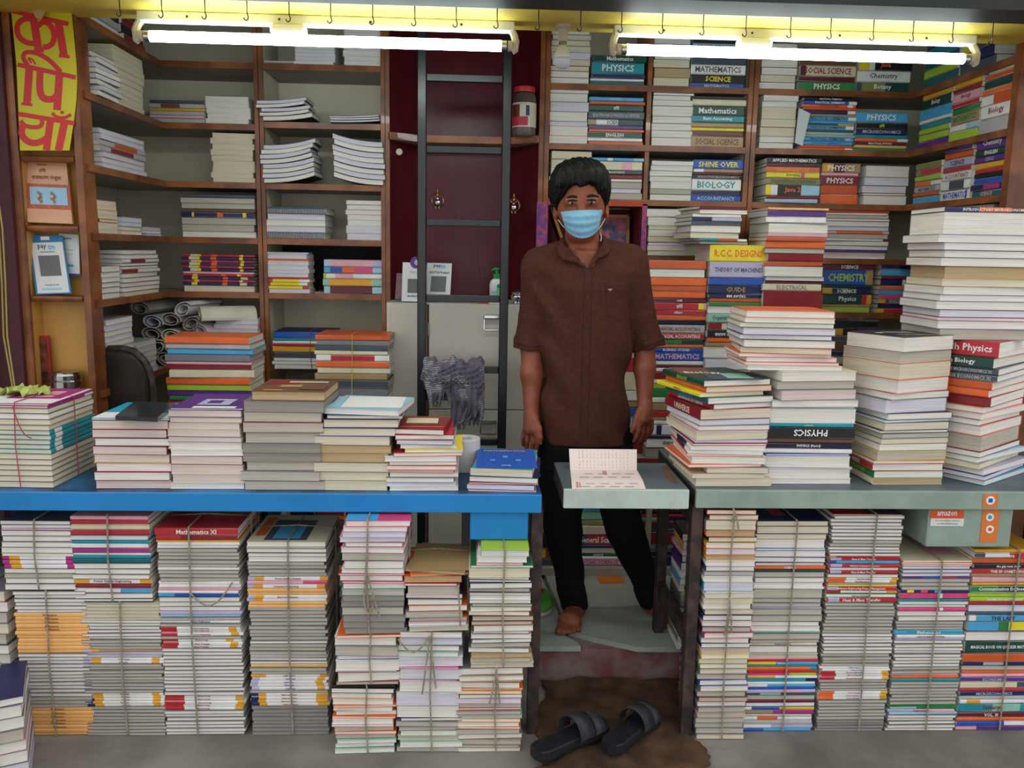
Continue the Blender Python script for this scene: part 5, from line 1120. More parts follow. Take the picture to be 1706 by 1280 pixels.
MB().box(q[0]-.002, q[0]+.04, q[1], q[1]+.012, CT, CT+.012, mat('red_plastic', '#c8402f', .4, var=0), .003).box(q[0]+.041, q[0]+.09, q[1]+.002, q[1]+.01, CT, CT+.008, card_w, .003).build('red_marker', label='red and white marker lying on the cabinet edge', cat='marker')
# jar on the alcove shelf
jx, jy = at(873, 228, 3.52)[0], 3.535
jr = thing('plastic_jar', (jx, jy, zc), 'clear plastic jar with red lid and printed label', 'jar')
MB().lathe([(0, .001), (.044, .001), (.048, .01), (.048, .15), (.044, .165), (.036, .172), (0, .172)], (jx, jy, zc), mat('jar_plastic', '#6a5a50', .12, var=.1, scale=6), 24).build('body', parent=jr, smooth=True)
MB().lathe([(0, .173), (.041, .173), (.042, .178), (.042, .192), (.038, .196), (0, .196)], (jx, jy, zc), mat('red_lid', '#b52a34', .35, var=0), 24).build('lid', parent=jr)
lb_ = MB()
def arc(a0, a1, z0, z1, m, r=.0487):
    A_ = [math.radians(a0+(a1-a0)*k/10) for k in range(11)]
    lb_.add([(jx+r*math.sin(t), jy-r*math.cos(t), zc+z) for z in (z0, z1) for t in A_], [(k, k+1, k+12, k+11) for k in range(10)], m)
arc(-95, 80, .035, .13, mat('label_cream', '#cfc6ae', .5, var=.05)); arc(-95, 15, .04, .075, mat('label_red', '#b8303e', .5, var=.05), .0492); arc(-80, -25, .075, .122, mat('label_maroon', '#7c2a28', .5, var=.3, scale=90), .0492); arc(5, 22, .078, .118, ink('navy'), .0492)
lb_.build('label_print', parent=jr)
# metal peacock ornaments
brass = mat('brass', '#b89a58', .3, metal=1, var=.1)
def ornament(px, py, Y, label):
    c = at(px, py, Y); x, y, z = c
    t = thing('peacock_ornament', (x, y, z-.03), label, 'ornament', 'hanging metal ornaments')
    pts = [(x+.024*math.sin(a_)*(1-.25*math.cos(a_)), y, z+.027*math.cos(a_)) for a_ in [2*math.pi*k/22 for k in range(22)]]
    MB().tube(pts, .0028, brass, 6, closed=True).build('ring', parent=t)
    MB().sphere((x, y, z-.012), (.011, .006, .013), steel, 10).sphere((x, y-.002, z+.004), (.007, .005, .007), steel, 10).tube([(x-.008, y, z-.026), (x-.006, y, z-.036)], .0025, brass, 5).tube([(x+.008, y, z-.026), (x+.006, y, z-.036)], .0025, brass, 5).build('bird', parent=t)
    MB().sphere((x-.010, y, z+.012), (.004, .004, .005), ink('pink'), 8).sphere((x+.010, y, z+.012), (.004, .004, .005), ink('magenta'), 8).sphere((x, y, z+.020), (.005, .004, .005), ink('gold'), 8).build('beads', parent=t)
    MB().tube([(x, y, z+.027), (x, y, z+.045)], .002, brass, 5).build('hanger', parent=t)
ornament(729, 333, AY-.012, 'round brass peacock ornament on the maroon back panel')
ornament(856, 341, 3.60, 'round brass peacock ornament half hidden by the ladder rail')
# shrine compartment behind the man's head
z0s, z1s = SH_R[3]+.002, SH_R[2]-.026
cl = mat('pink_patterned_cloth', '#c8505f', .8, var=.3, scale=55, hex2='#6a4a8e')
redl = mat('dark_red_lining', '#6d1420', .6, var=.1)
sh = thing('shrine_shelf', ((XC+XM)/2, 3.6, z0s), 'red-lined shrine compartment with pink cloth edging behind the man', 'shrine')
x0_, x1_ = XC+.024, XM-.011
MB().box(x0_, x1_, BACK-.036, BACK-.03, z0s, z1s, redl).build('back_lining', parent=sh)
MB().box(x0_, x0_+.004, YBF+.02, BACK-.037, z0s, z1s, redl).build('side_lining', parent=sh)
MB().box(x1_-.004, x1_, YBF+.02, BACK-.037, z0s, z1s, redl).build('side_lining', parent=sh)
MB().box(XC-.024, XC+.022, YBF-.009, YBF-.005, z0s-.01, z1s+.01, cl).build('cloth_strip', parent=sh)
MB().box(XM-.012, XM+.010, YBF-.006, YBF-.002, z0s-.01, z1s+.01, cl).build('cloth_strip', parent=sh)
MB().box(XC+.023, XM-.012, YBF-.009, YBF-.005, z1s, z1s+.022, mat('red_orange_tape', '#c24628', .6, var=.1)).build('cloth_strip', parent=sh)
pa = at(1020, 403, 3.68); gold_m = mat('gilt_frame', '#a06a34', .4, var=.2, metal=.3)
fx, fz0, fz1 = at(1025, 380, 3.68)[0], z0s+.002, z1s-.03
pf = thing('framed_picture', (fx, 3.70, fz0), 'small gilt-framed colourful picture inside the red shrine', 'picture')
fm = MB()
for a_, b_ in (((-.06, 0), (.06, 0)), ((.06, 0), (.06, 1)), ((.06, 1), (-.06, 1)), ((-.06, 1), (-.06, 0))):
    H_ = fz1-fz0
    fm.bar((fx+a_[0], 3.70+.02*a_[1], fz0+.008+(H_-.012)*a_[1]), (fx+b_[0], 3.70+.02*b_[1], fz0+.008+(H_-.012)*b_[1]), .014, .014, gold_m, (0, 1, 0))
fm.build('frame', parent=pf)
pm_ = mat('blurred_devotional_print', '#b04a60', .4, var=.3, scale=22, hex2='#2c2a5a', fac=(.42, .58))
MB().add([(fx-.055, 3.703, fz0+.01), (fx+.055, 3.703, fz0+.01), (fx+.055, 3.721, fz1-.008), (fx-.055, 3.721, fz1-.008)], [(0, 1, 2, 3)], pm_).build('print', parent=pf)
fx2 = at(930, 390, 3.66)[0]
MB().bar((fx2+.03, 3.66, z0s+.001), (fx2-.03, 3.70, z1s-.02), .012, .16, gold_m, (0, 1, 0)).build('leaning_frame', label='brown wooden frame leaning inside the shrine beside the man\'s neck', cat='picture frame')

# ------------------------------------------------------------------ niche items, far left
sy = mat('sign_yellow', '#d8cc1c', .35, var=.08, scale=4); sr = mat('sign_red', '#cf2b2e', .4, var=0)
def zp(u, v): return u/4.744, v/4.744          # drawing units of the sign -> photo pixels
def sign_pt(u, v, off=0.):
    px, py = zp(u, v); Y = 2.820+.006*((u-340)/250)**2-off
    return Vector(at(px, py, Y))
vsr = [45, 200, 350, 500, 650, 800, 950, 1080, 1190]
le = lambda v: np.interp(v, [45, 480, 1190], [84, 128, 158]); re_ = lambda v: np.interp(v, [45, 300, 600, 850, 1190], [560, 585, 612, 600, 548])
sg = MB(); NU = 9
V = [sign_pt(le(v)+(re_(v)-le(v))*k/(NU-1), v) for v in vsr for k in range(NU)]; Vb = [p+Vector((0, .0015, 0)) for p in V]; n0 = len(V)
fs = []
for i in range(len(vsr)-1):
    for k in range(NU-1):
        q = (i*NU+k, (i+1)*NU+k, (i+1)*NU+k+1, i*NU+k+1); fs.append(q); fs.append(tuple(n0+t for t in q[::-1]))
sg.add(V+Vb, fs, sy)
sign = sg.build('yellow_sign', label='yellow paper sign with big red Hindi lettering at upper left', cat='sign')
def stroke(mb, pts, wd):
    pts = [np.array(p, float) for p in pts]
    # resample the stroke
    P_ = []
    for a_, b_ in zip(pts[:-1], pts[1:]):
        n_ = max(1, int(np.linalg.norm(b_-a_)/30))
        P_ += [a_+(b_-a_)*k/n_ for k in range(n_)]
    P_.append(pts[-1]); L_, R_ = [], []
    for i, p in enumerate(P_):
        d = P_[min(i+1, len(P_)-1)]-P_[max(i-1, 0)]; d = d/np.linalg.norm(d); n_ = np.array([-d[1], d[0]])*wd/2
        L_.append(sign_pt(*(p+n_), .0008)); R_.append(sign_pt(*(p-n_), .0008))
    n_ = len(P_)
    mb.add(L_+R_, [(i, i+1, n_+i+1, n_+i) for i in range(n_-1)], sr)
def smooth_pts(p, it=2):
    p = [np.array(q, float) for q in p]
    for _ in range(it):
        r = [p[0]]
        for a_, b_ in zip(p[:-1], p[1:]): r += [a_*.75+b_*.25, a_*.25+b_*.75]
        p = r+[p[-1]]
    return p
for name, strokes in (('letter_ka', [([(90, 85), (540, 190)], 36), ([(262, 130), (305, 398)], 62), ([(268, 395), (345, 405)], 24), (smooth_pts([(275, 160), (200, 140), (130, 190), (140, 290), (210, 340), (280, 345)]), 44), (smooth_pts([(295, 205), (360, 160), (430, 240), (425, 340), (370, 375), (338, 368)]), 44), ([(462, 175), (505, 440)], 60), ([(465, 440), (550, 450)], 24)]),
      ('letter_pi', [([(138, 510), (598, 612)], 36), ([(232, 520), (212, 825)], 60), ([(168, 820), (256, 830)], 22), (smooth_pts([(222, 520), (175, 450), (205, 405), (300, 420), (400, 480), (480, 570)]), 36), (smooth_pts([(250, 500), (215, 455), (260, 470), (280, 510)]), 14), (smooth_pts([(318, 550), (310, 690), (330, 780), (420, 790), (455, 745)]), 54), ([(470, 580), (450, 870)], 60)]),
      ('letter_yan', [([(143, 900), (588, 975)], 36), (smooth_pts([(412, 892), (440, 925), (510, 935), (562, 905)]), 26), ([(478, 885), (505, 892)], 24), (smooth_pts([(160, 955), (200, 1000), (300, 1010), (335, 985), (330, 940)]), 34), (smooth_pts([(180, 985), (165, 1070), (230, 1130), (310, 1130), (380, 1085)]), 52), ([(398, 950), (366, 1188)], 56), ([(508, 975), (462, 1190)], 60)])):
    q = MB()
    for p, wd in strokes: stroke(q, p, wd)
    WL[sign.name] = Vector(sign.location); q.build(name, parent=sign)
q = MB(); pts = [Vector(at(x, y, 2.800)) for x, y in ((42, 0), (62, 0), (78, 14), (68, 32), (60, 30), (52, 15))]
q.add(pts+[p+Vector((0, .004, 0)) for p in pts], [tuple(range(6)), tuple(range(11, 5, -1))]+[(i, (i+1) % 6, 6+(i+1) % 6, 6+i) for i in range(6)], mat('kraft_scrap', '#cdb274', .8, var=.1)); q.build('torn_paper', label='torn tan paper scrap hanging over the yellow sign', cat='paper')
o, pr = card('grammar_book', [(38, 266), (110, 268), (121, 373), (46, 370)], 2.848, mat('peach_cover', '#dba983', .5, var=.04), 'peach Hindi grammar book with printed plants, on niche shelf', .04, 'book', .012)
tile_ = mat('cover_border_red', '#c96a4e', .5, var=.15, scale=120)
pr('cover_print', [('A', tile_, .02, 1, .22, .62), ('A', ink('lblue'), .1, .93, .29, .57), ('T', ink('brown'), 'हिंदी', .42, .84, .2, .07), ('T', ink('brown'), 'वयाकरण मंजूषा', .5, .72, .75, .09), ('T', ink('brown'), 'SHIKSHA', .42, .93, .3, .03)]
   + [('O', ink('olive'), .1+.08*random.random()+.3*(k % 2)+.18, .34+.02*(k//2), .025) for k in range(16)] + [('A', ink('dorange'), .33, .35, .29, .45), ('A', ink('dorange'), .64, .66, .29, .45)] + [('O', ink('lpink'), .3, .42, .03), ('O', ink('lpink'), .62, .42, .03)])
o, pr = card('payment_stand', [(46, 391), (104, 393), (119, 489), (60, 491)], 2.848, mat('blue_card', '#2f7fb0', .4, var=.05), 'blue-edged white payment stand on the niche shelf', .04)
pr('card_print', [('A', card_w, .06, .95, .02, .86), ('A', ink('white'), .35, .6, .9, .96), ('T', ink('navy'), 'pay', .36, .78, .24, .09), ('T', ink('sky'), 'tm', .62, .78, .2, .09), ('T', ink('slate'), 'Accepted Here', .5, .70, .5, .035), ('A', qr, .22, .80, .30, .64), ('T', ink('slate'), 'Pay using any app', .5, .15, .5, .03), ('A', ink('lblue'), .2, .75, .07, .1)])
o, pr = card('payment_card', [(98, 389), (131, 391), (133, 459), (104, 458)], 2.885, card_w, 'white and blue payment card behind the blue-edged stand', .02)
pr('card_print', [('A', ink('blue'), 0, 1, 0, .04), ('A', ink('sky'), .1, .7, .2, .26), ('T', ink('navy'), 'paytm', .5, .88, .5, .06), ('A', ink('lgrey'), .2, .8, .6, .62), ('A', ink('lgrey'), .2, .7, .5, .52)])
a, b = at(60, 560, 2.88), at(86, 636, 2.88)
q = MB().box(a[0], b[0], 2.88, 2.895, NZ[3]+.001, a[2], mat('red_frame', '#9e2a22', .4, var=.1), .003); fo = q.build('red_picture', label='red-framed picture standing in the lowest niche', cat='picture')
MB().box(a[0]+.006, b[0]-.008, 2.8785, 2.8795, NZ[3]+.012, a[2]-.012, mat('dark_portrait_print', '#8c4432', .4, var=.3, scale=30, hex2='#2c1512')).build('print', parent=fo)
cxx = at(109, 620, 2.86)[0]; r_ = .05
MB().lathe([(0, .001), (r_*.9, .001), (r_, .01), (r_, .03), (r_*.93, .034), (r_*.97, .036), (r_*.97, .05), (r_*.9, .056), (r_*.88, .056), (r_*.88, .06), (r_*.3, .066), (0, .067)], (cxx, 2.866, NZ[3]), steel, 28).build('steel_tin', smooth=False, label='round stainless steel tin in the lowest niche', cat='tin')
for i, (xa_, xb_) in enumerate(((2, 20), (8, 24))):
    p0, p1, p2 = at(xa_-4, 380, 2.77), at(xa_+4, 560, 2.76), at(xb_, 640, 2.74)
    MB().tube([p0+np.array([-.02, 0, .3]), p0, (p0+p1)/2+np.array([.002, 0, 0]), p1, p2, p2+np.array([.01, -.0, -.25])], .0026, mat('yellow_cable', '#a89a4e', .6, var=.05), 5).build('yellow_cable', label=('outer' if i == 0 else 'inner')+' yellow cable hanging at the left edge', cat='cable', group='yellow cables')

# chair behind the blue table
cc = at(196, 700, 2.93); cx_ = cc[0]
ch = thing('chair', (cx_, 3.1, PL), 'dark worn chair with rounded back behind the blue table', 'chair')
chm = mat('dark_brown_rexine', '#33261f', .5, var=.3, scale=12, hex2='#1c1512'); chf = mat('worn_chair_rim', '#4d4034', .55, var=.35, scale=40, hex2='#231b16')
wx = at(252, 650, 2.93)[0]-at(140, 650, 2.93)[0]; topz = at(196, 583, 2.93)[2]; zb0 = .62
outl = [(cx_-wx/2*math.copysign(abs(math.cos(t))**.75, math.cos(t)), topz-.14+.14*math.sin(t)**.9 if math.sin(t) > 1e-6 else topz-.14) for t in [math.pi*k/20 for k in range(21)]]
outl = [(cx_-wx/2*.92, zb0)]+outl+[(cx_+wx/2*.92, zb0)]
rg = [[(cx_+(x-cx_)*s_, y, topz-.13+(z-topz+.13)*s_) for x, z in outl] for y, s_ in ((2.985, .90), (2.965, .93), (2.935, .95), (2.925, .9))]
MB().rings(rg, chm).build('backrest', parent=ch, smooth=False)
MB().tube([(x, 2.955, z) for x, z in outl], .014, chf, 8).build('back_rim', parent=ch, smooth=True)
MB().box(cx_-.165, cx_+.165, 2.99, 3.145, .54, .60, chm, .015).build('seat', parent=ch)
for dx in (-.14, .14):
    for y in (3.0, 3.13): MB().box(cx_+dx-.012, cx_+dx+.012, y-.012, y+.012, PL+.001, .54, black_s).build('leg', parent=ch)
    MB().bar((cx_+dx*.8, 2.975, .5), (cx_+dx*.8, 2.965, .66), .02, .02, black_s).build('back_support', parent=ch)

# things lying on the left table
zt1 = at(218, 697, 2.33)[2]+.002
tb = [atz(x, y, zt1+.012) for x, y in ((192, 693), (262, 696), (292, 671), (224, 669))]
MB().rings([[(p[0], p[1], zt1) for p in tb], [(p[0], p[1], zt1+.012) for p in tb]], mat('black_glass', '#2b2f36', .15, var=.1, spec=.7)).build('black_tablet', label='flat black glass scale top lying on the teal book', cat='tablet')
rx = at(781, 770, 2.52)[0]
MB().lathe([(.024, 0), (.046, 0), (.047, .002), (.047, .10), (.046, .102), (.024, .102), (.022, .1), (.022, .002)], (rx-.012, 2.57, ZT_L+.0005), mat('white_roll_film', '#d5d3cf', .3, var=.05), 24).build('white_roll', label='white roll of film standing behind the mathematics book', cat='roll')
zz = at(20, 672, 2.36)[2]+.008
cp = MB(); ng = 12
c0 = atz(38, 655, zz)
V = []
for i in range(ng+1):
    for j in range(7):
        u, v = i/ng-.5, j/6-.5
        V.append((c0[0]+u*.17*(1-.5*abs(v)), c0[1]+v*.10*(1.2-abs(u)*1.3)+.02*math.sin(u*20), zz+.012+.014*math.sin(u*26+v*9)*math.cos(v*15-u*6)-.01*abs(u)))
n_ = len(V); fs = [(i*7+j, (i+1)*7+j, (i+1)*7+j+1, i*7+j+1) for i in range(ng) for j in range(6)]
V2 = [(x, y, z-.0015) for x, y, z in V]
cp.add(V+V2, fs+[tuple(n_+k for k in f[::-1]) for f in fs], mat('lime_paper', '#b9c86a', .7, var=.12, scale=30)); cp.build('crumpled_paper', label='crumpled lime-green paper on the bundle at left', cat='paper')
# spectacles-like brown ribbon on the purple book
# letter on the flap
ltr = mat('pink_white_paper', '#ead8d2', .75, var=.02)
zf = ZT_R+.0012
A_, B_ = atz(953, 815, zf), atz(1076, 815, zf); C_, D_ = atz(1061, 783, zf), atz(950, 783, zf)
Ytop = C_[1]+.035; E_, F_ = at(1061, 749, Ytop), at(948, 748, Ytop)
mid = lambda p, q, t, z: (p[0]+(q[0]-p[0])*t, p[1]+(q[1]-p[1])*t, p[2]+(q[2]-p[2])*t+z)
rows = [(A_, B_, 0), (mid(A_, D_, .35, .006), mid(B_, C_, .35, .006), 0), (D_, C_, 0), (mid(D_, F_, .5, .0), mid(C_, E_, .5, 0), 0), (F_, E_, 0)]
L_ = MB(); V = [tuple(p) for r in rows for p in r[:2]]; V2 = [(x, y+.0012, z-.0008) for x, y, z in V]; n_ = len(V)
fs = [(2*i, 2*i+1, 2*i+3, 2*i+2) for i in range(4)]
L_.add(V+V2, fs+[tuple(n_+k for k in f[::-1]) for f in fs], ltr); lo = L_.build('folded_letter', label='folded pinkish printed letter propped open on the flap', cat='letter')
WL[lo.name] = Vector(lo.location); pq = MB()
def on(r, u, v0, v1, wu, m):
    a_, b_ = np.array(rows[r][0]), np.array(rows[r][1]); c_, d_ = np.array(rows[r+1][0]), np.array(rows[r+1][1])
    def P_(uu, vv): return Vector((a_+(b_-a_)*uu)*(1-vv)+(c_+(d_-c_)*uu)*vv)+Vector((0, -.0009, .0006))
    pq.add([P_(u, v0), P_(u+wu, v0), P_(u+wu, v1), P_(u, v1)], [(0, 1, 2, 3)], m)
gi, ri = mat('faint_grey_ink', '#b3a7a6', .7, var=0), mat('faint_red_ink', '#cf8680', .7, var=0)
for r in (2, 3):
    for k in range(14):
        for s_ in range(3): on(r, .14+.055*k, .08+.3*s_, .08+.3*s_+random.uniform(.1, .24), .007, ri if k < 2 else gi)
for r in (0, 1):
    for k in range(4): on(r, .12+.2*k, .2, .3, .13, gi); on(r, .2+.2*k, .55, .63, .12, gi)
on(1, .47, .5, .9, .06, ri); on(0, .06, .15, .8, .03, ri); on(0, .1, .15, .7, .02, ri)
pq.build('printed_lines', parent=lo)
# loose sheet on the right shelf
q = [Vector(at(x, y, Y_)) for x, y, Y_ in ((1331, 180, 3.54), (1350, 189, 3.535), (1337, 243, 3.53), (1324, 238, 3.54))]
MB().add(q+[p+Vector((0, .002, 0)) for p in q], [(0, 1, 2, 3), (7, 6, 5, 4), (0, 4, 5, 1), (1, 5, 6, 2), (2, 6, 7, 3), (3, 7, 4, 0)], mat('loose_sheet_white', '#c6cbc9', .7, var=.03)).build('loose_sheet', label='white loose sheet sticking out beside the thin practical books', cat='paper')

# paper rolls on the lowest left shelf
def roll_mesh(length, rx, rz):
    turns = 1.9; N_ = 34; V = []; 
    outer = []
    for k in range(N_):
        t = k/(N_-1); a_ = t*turns*2*math.pi; r = 1-.62*t
        outer.append((rx*r*math.cos(a_), rz*r*math.sin(a_)))
    th = .006
    inn = [(x*(1-.13), z*(1-.13)) for x, z in outer]
    for y in (0, length):
        V += [(x, y, z) for x, z in outer]+[(x, y, z) for x, z in inn]
    M_ = 2*N_; fs = []
    for k in range(N_-1):
        fs += [(k, k+1, M_+k+1, M_+k), (N_+k+1, N_+k, M_+N_+k, M_+N_+k+1), (k+1, k, N_+k, N_+k+1), (M_+k, M_+k+1, M_+N_+k+1, M_+N_+k)]
    fs += [(0, M_, M_+N_, N_), (N_-1, 2*N_-1, M_+2*N_-1, M_+N_-1)]
    return V, fs
rw = [mat('rolled_paper_'+n, c, .7, var=.06) for n, c in (('white', '#d5d3d2'), ('grey', '#a8a296'), ('lavender', '#c2bfca'), ('cream', '#d8d0bd'))]
ROLLS = [(232, 514, 0, 12, 1), (304, 516, 2, 16, 0), (347, 524, 3, 62, 3), (254, 537, 2, 0, 2), (284, 533, 3, 4, 1), (318, 540, 1, 14, 1), (333, 552, 0, 20, 0), (252, 557, 1, -4, 1), (284, 560, 3, 0, 3), (260, 579, 1, 0, 3), (288, 581, 1, 0, 1), (316, 578, 0, 6, 1), (342, 580, 1, 4, 1), (246, 596, 1, 0, 1), (276, 600, 0, 0, 1), (306, 599, 1, 0, 1)]
me_r = bpy.data.meshes.new('paper_roll'); v_, f_ = roll_mesh(.22, .047, .032); me_r.from_pydata(v_, [], f_); me_r.update()
for i, (px, py, mi_, yaw, c_) in enumerate(ROLLS):
    me2 = me_r.copy(); me2.materials.append(rw[c_])
    o = bpy.data.objects.new('paper_roll', me2); COL.objects.link(o)
    p = at(px-(14 if i == 2 else 0), py, 3.50-.0006*(600-py)*.5); o.location = p; o.rotation_euler = (0, math.radians([8, -25, 30, 12][i % 4]), math.radians(-yaw))
    nm = ['half-hidden grey roll at the back left', 'white roll lying on top in the middle', 'cream roll lying sideways above the pinkish pile', 'lavender roll at left in second row', 'grey roll second in second row', 'grey shaded roll right of second row', 'white roll just above the pinkish pile',
          'grey roll at left in third row', 'cream roll in middle of third row', 'cream roll at left of fourth row', 'grey roll second in fourth row', 'grey roll third in fourth row', 'grey roll at right of fourth row', 'grey roll at left of lowest row', 'grey roll in middle of lowest row', 'grey roll at right of lowest row'][i]
    tag(o, nm+' of the paper rolls', 'paper roll', 'rolled papers on the lowest left shelf')

# ------------------------------------------------------------------ doorway floor
sack_m = mat('brown_sacking', '#66482f', .95, var=.3, scale=11, hex2='#432f20', bump=.8, bscale=260)
NX_, NY_ = 60, 50; sk = MB(); V = []
rs2 = np.random.RandomState(3)
for j in range(NY_+1):
    for i in range(NX_+1):
        u, v = i/NX_, j/NY_
        y = 2.085+.55*v; xl_ = .205+.03*math.sin(v*9)+(.0 if v > .25 else -.09*(.25-v)/.25); xr_ = .665+.025*math.sin(v*7+1)-(.06*(.2-v)/.2 if v < .2 else 0)
        x = xl_+(xr_-xl_)*u
        edge = min(u, 1-u, v, 1-v)
        z = .008+min(1, edge*12)*.007+.005*math.sin(x*22+y*9)*math.sin(y*17+x*6)*min(1, edge*8+.2)+.0028*math.sin(x*46+y*20+2*math.sin(y*15))+.0022*math.sin(y*60+2*math.sin(x*18))
        if v > .85: z += (v-.85)/.15*.02*(.8+.2*math.sin(x*20))
        V.append((x+.004*rs2.randn()*(edge < .01), min(y, 2.612), max(z, .003)))
n_ = len(V); W1 = NX_+1
fs = [(j*W1+i, j*W1+i+1, (j+1)*W1+i+1, (j+1)*W1+i) for j in range(NY_) for i in range(NX_)]
V2 = [(x, y, max(.0005, z-.004)) for x, y, z in V]
sk.add(V+V2, fs+[tuple(n_+k for k in f[::-1]) for f in fs], sack_m); sk.build('sacking_mat', smooth=True, label='crumpled brown sacking mat in front of the step', cat='mat')
rub = mat('black_rubber', '#1a1d22', .6, var=.2, scale=30, bump=.2); strp = mat('worn_grey_strap', '#323337', .7, var=.25, scale=40)
def sandal(heel, toe, label):
    h = np.array(heel); t = np.array(toe); ax = Vector(((t-h)[0], (t-h)[1], 0)); L = ax.length; ax /= L; sd = Vector((ax.y, -ax.x, 0))
    base = Vector((h[0], h[1], .03))
    th = thing('sandal', tuple(base), label, 'sandal', 'pair of black slip-on sandals')
    prof = [(0, .0), (.02, .027), (.10, .036), (.3, .034), (.5, .033), (.7, .043), (.85, .044), (.95, .032), (1.0, .012)]
    def foot(zf, s_=1.):
        L1 = [base+ax*(L*u)+sd*(w_*s_)+Vector((0, 0, zf(u))) for u, w_ in prof]; L2 = [base+ax*(L*u)-sd*(w_*s_*.92)+Vector((0, 0, zf(u))) for u, w_ in prof[::-1]]
        return L1+L2
    MB().rings([foot(lambda u: 0, .93), foot(lambda u: .008, 1.), foot(lambda u: .024+.006*(1-u), 1.), foot(lambda u: .027+.006*(1-u), .9)], rub).build('sole', parent=th, smooth=False)
    def strap(u0, u1, hgt, skew, wm=.047):
        q = MB(); n1 = 12; V = []
        for k in range(n1+1):
            a_ = math.pi*k/n1; w_ = .047*math.cos(a_); zz_ = .026+hgt*math.sin(a_)
            for u in (u0, u1):
                uu = u+skew*math.cos(a_); V.append(base+ax*(L*uu)+sd*w_+Vector((0, 0, zz_-(.008 if u == u1 else 0)*math.sin(a_))))
        Vi = [p*1 for p in V]
        c_ = base+ax*(L*(u0+u1)/2)+Vector((0, 0, .02))
        Vi = [p+(c_-p)*.07 for p in V]; n2 = len(V)
        fs = [(2*k, 2*k+1, 2*k+3, 2*k+2) for k in range(n1)]
        q.add(V+Vi, fs+[tuple(n2+t_ for t_ in f[::-1]) for f in fs]+[(2*k, 2*k+2, n2+2*k+2, n2+2*k) for k in range(n1)]+[(2*k+3, 2*k+1, n2+2*k+1, n2+2*k+3) for k in range(n1)], strp)
        q.build('strap', parent=th, smooth=True)
    strap(.46, .66, .062, .03); strap(.72, .86, .046, -.02)
sandal(atz(890, 1266, .03), atz(1008, 1212, .03), 'black sandal on the left, toe pointing to the right')
sandal(atz(1012, 1256, .03), atz(1090, 1194, .03), 'black sandal on the right, toe pointing to the step')
p0 = atz(905, 1000, PL+.03)
gs = MB(); ring_ = lambda s_, z: [(p0[0]-.02+.05*s_*math.cos(a_)*(1.2), p0[1]+.02+.11*s_*math.sin(a_), z) for a_ in [2*math.pi*k/24 for k in range(24)]]
gsl = thing('green_slipper', (p0[0], p0[1], PL), 'green slipper with red patch beside the man\'s foot', 'slipper')
MB().rings([ring_(.95, PL+.001), ring_(1., PL+.008), ring_(1., PL+.018)], mat('slipper_white_sole', '#c9c4b4', .6, var=.05)).build('sole', parent=gsl)
MB().rings([ring_(1., PL+.019), ring_(.97, PL+.03), ring_(.75, PL+.042), ring_(.4, PL+.047)], mat('slipper_green', '#4f9a3c', .5, var=.15, scale=14)).build('upper', parent=gsl)
q = MB().box(p0[0]-.06, p0[0]+.005, p0[1]+.02, p0[1]+.06, PL+.0475, PL+.049, ink('dred')); text_on(q, 'BAR', (p0[0]-.03, p0[1]+.04, PL+.0495), (1, 0, 0), (0, 1, 0), .04, .02, ink('gold'), .01); q.build('patch', parent=gsl)
op = [atz(x, y, PL+.001) for x, y in ((990, 955), (1028, 954), (1032, 962), (1040, 964), (1040, 972), (1000, 973))]
MB().prism([(p[0], p[1]) for p in op[::-1]], PL+.0003, PL+.0015, mat('orange_scrap', '#c8742c', .7, var=.05)).build('orange_paper', label='orange paper scrap on the marble floor behind the man', cat='paper')

# ------------------------------------------------------------------ the man
def skin_mat():
    m = mat('brown_skin', '#96563f', .5, var=.10, scale=18, hex2='#82462f', spec=.35)
    p = m.node_tree.nodes['Principled BSDF']; p.inputs['Subsurface Weight'].default_value = .08; p.inputs['Subsurface Radius'].default_value = (.01, .004, .002)
    return m
skin = skin_mat()
shirt_m = mat('brown_cotton', '#4f2c22', .85, var=.10, scale=60, spec=.2, bump=.08, bscale=500)
trou_m = mat('black_denim', '#101013', .85, var=.12, scale=40, spec=.2)
hair_m = mat('black_hair', '#080707', .5, var=.25, scale=60, stretch=(1, 1, .25), spec=.25, bump=.3, bscale=220)
YP = 2.84
def W3(x, y, Y=YP): return np.array(at(x, y, Y))
foot0 = W3(1000, 1030, 2.80); root = thing('person', (foot0[0], 2.80, PL), 'young man in brown shirt, black trousers and blue face mask standing barefoot', 'person')
B = SDF((W3(845, 400)[0], 2.60, PL-.01), (W3(1140, 400)[0], 3.02, W3(960, 262)[2]+.01), .0042)
# head
hc = W3(967, 326, 2.845)
B.ell(hc, (.0745, .092, .090), .01)
B.ell(W3(968, 350, 2.80), (.063, .062, .088), .03)
B.ell(W3(969, 383, 2.792), (.047, .05, .042), .03)            # jaw and chin
B.ell(W3(941, 352, 2.80), (.022, .035, .03), .02); B.ell(W3(995, 350, 2.80), (.022, .035, .03), .02)   # cheekbones
B.cap(W3(946, 336, 2.752), W3(990, 335, 2.752), .012, .012, .02)          # brow ridge
B.cap(W3(968, 339, 2.744), W3(968.5, 360, 2.726), .009, .013, .012)       # nose
B.ell(W3(968.5, 363, 2.729), (.019, .014, .011), .008)
for ex in (953, 986): B.ell(W3(ex, 346, 2.738), (.017, .014, .010), .008, '-')
for ex, s in ((927, -1), (1010, 1)):                                       # ears
    B.ell(W3(ex, 350, 2.845), (.011, .022, .034), .008)
    B.ell(W3(ex+s*3, 347, 2.835), (.006, .012, .018), .006, '-')
B.cyl(W3(969, 385, 2.85), W3(972, 440, 2.86), .055, .063, .02)            # neck
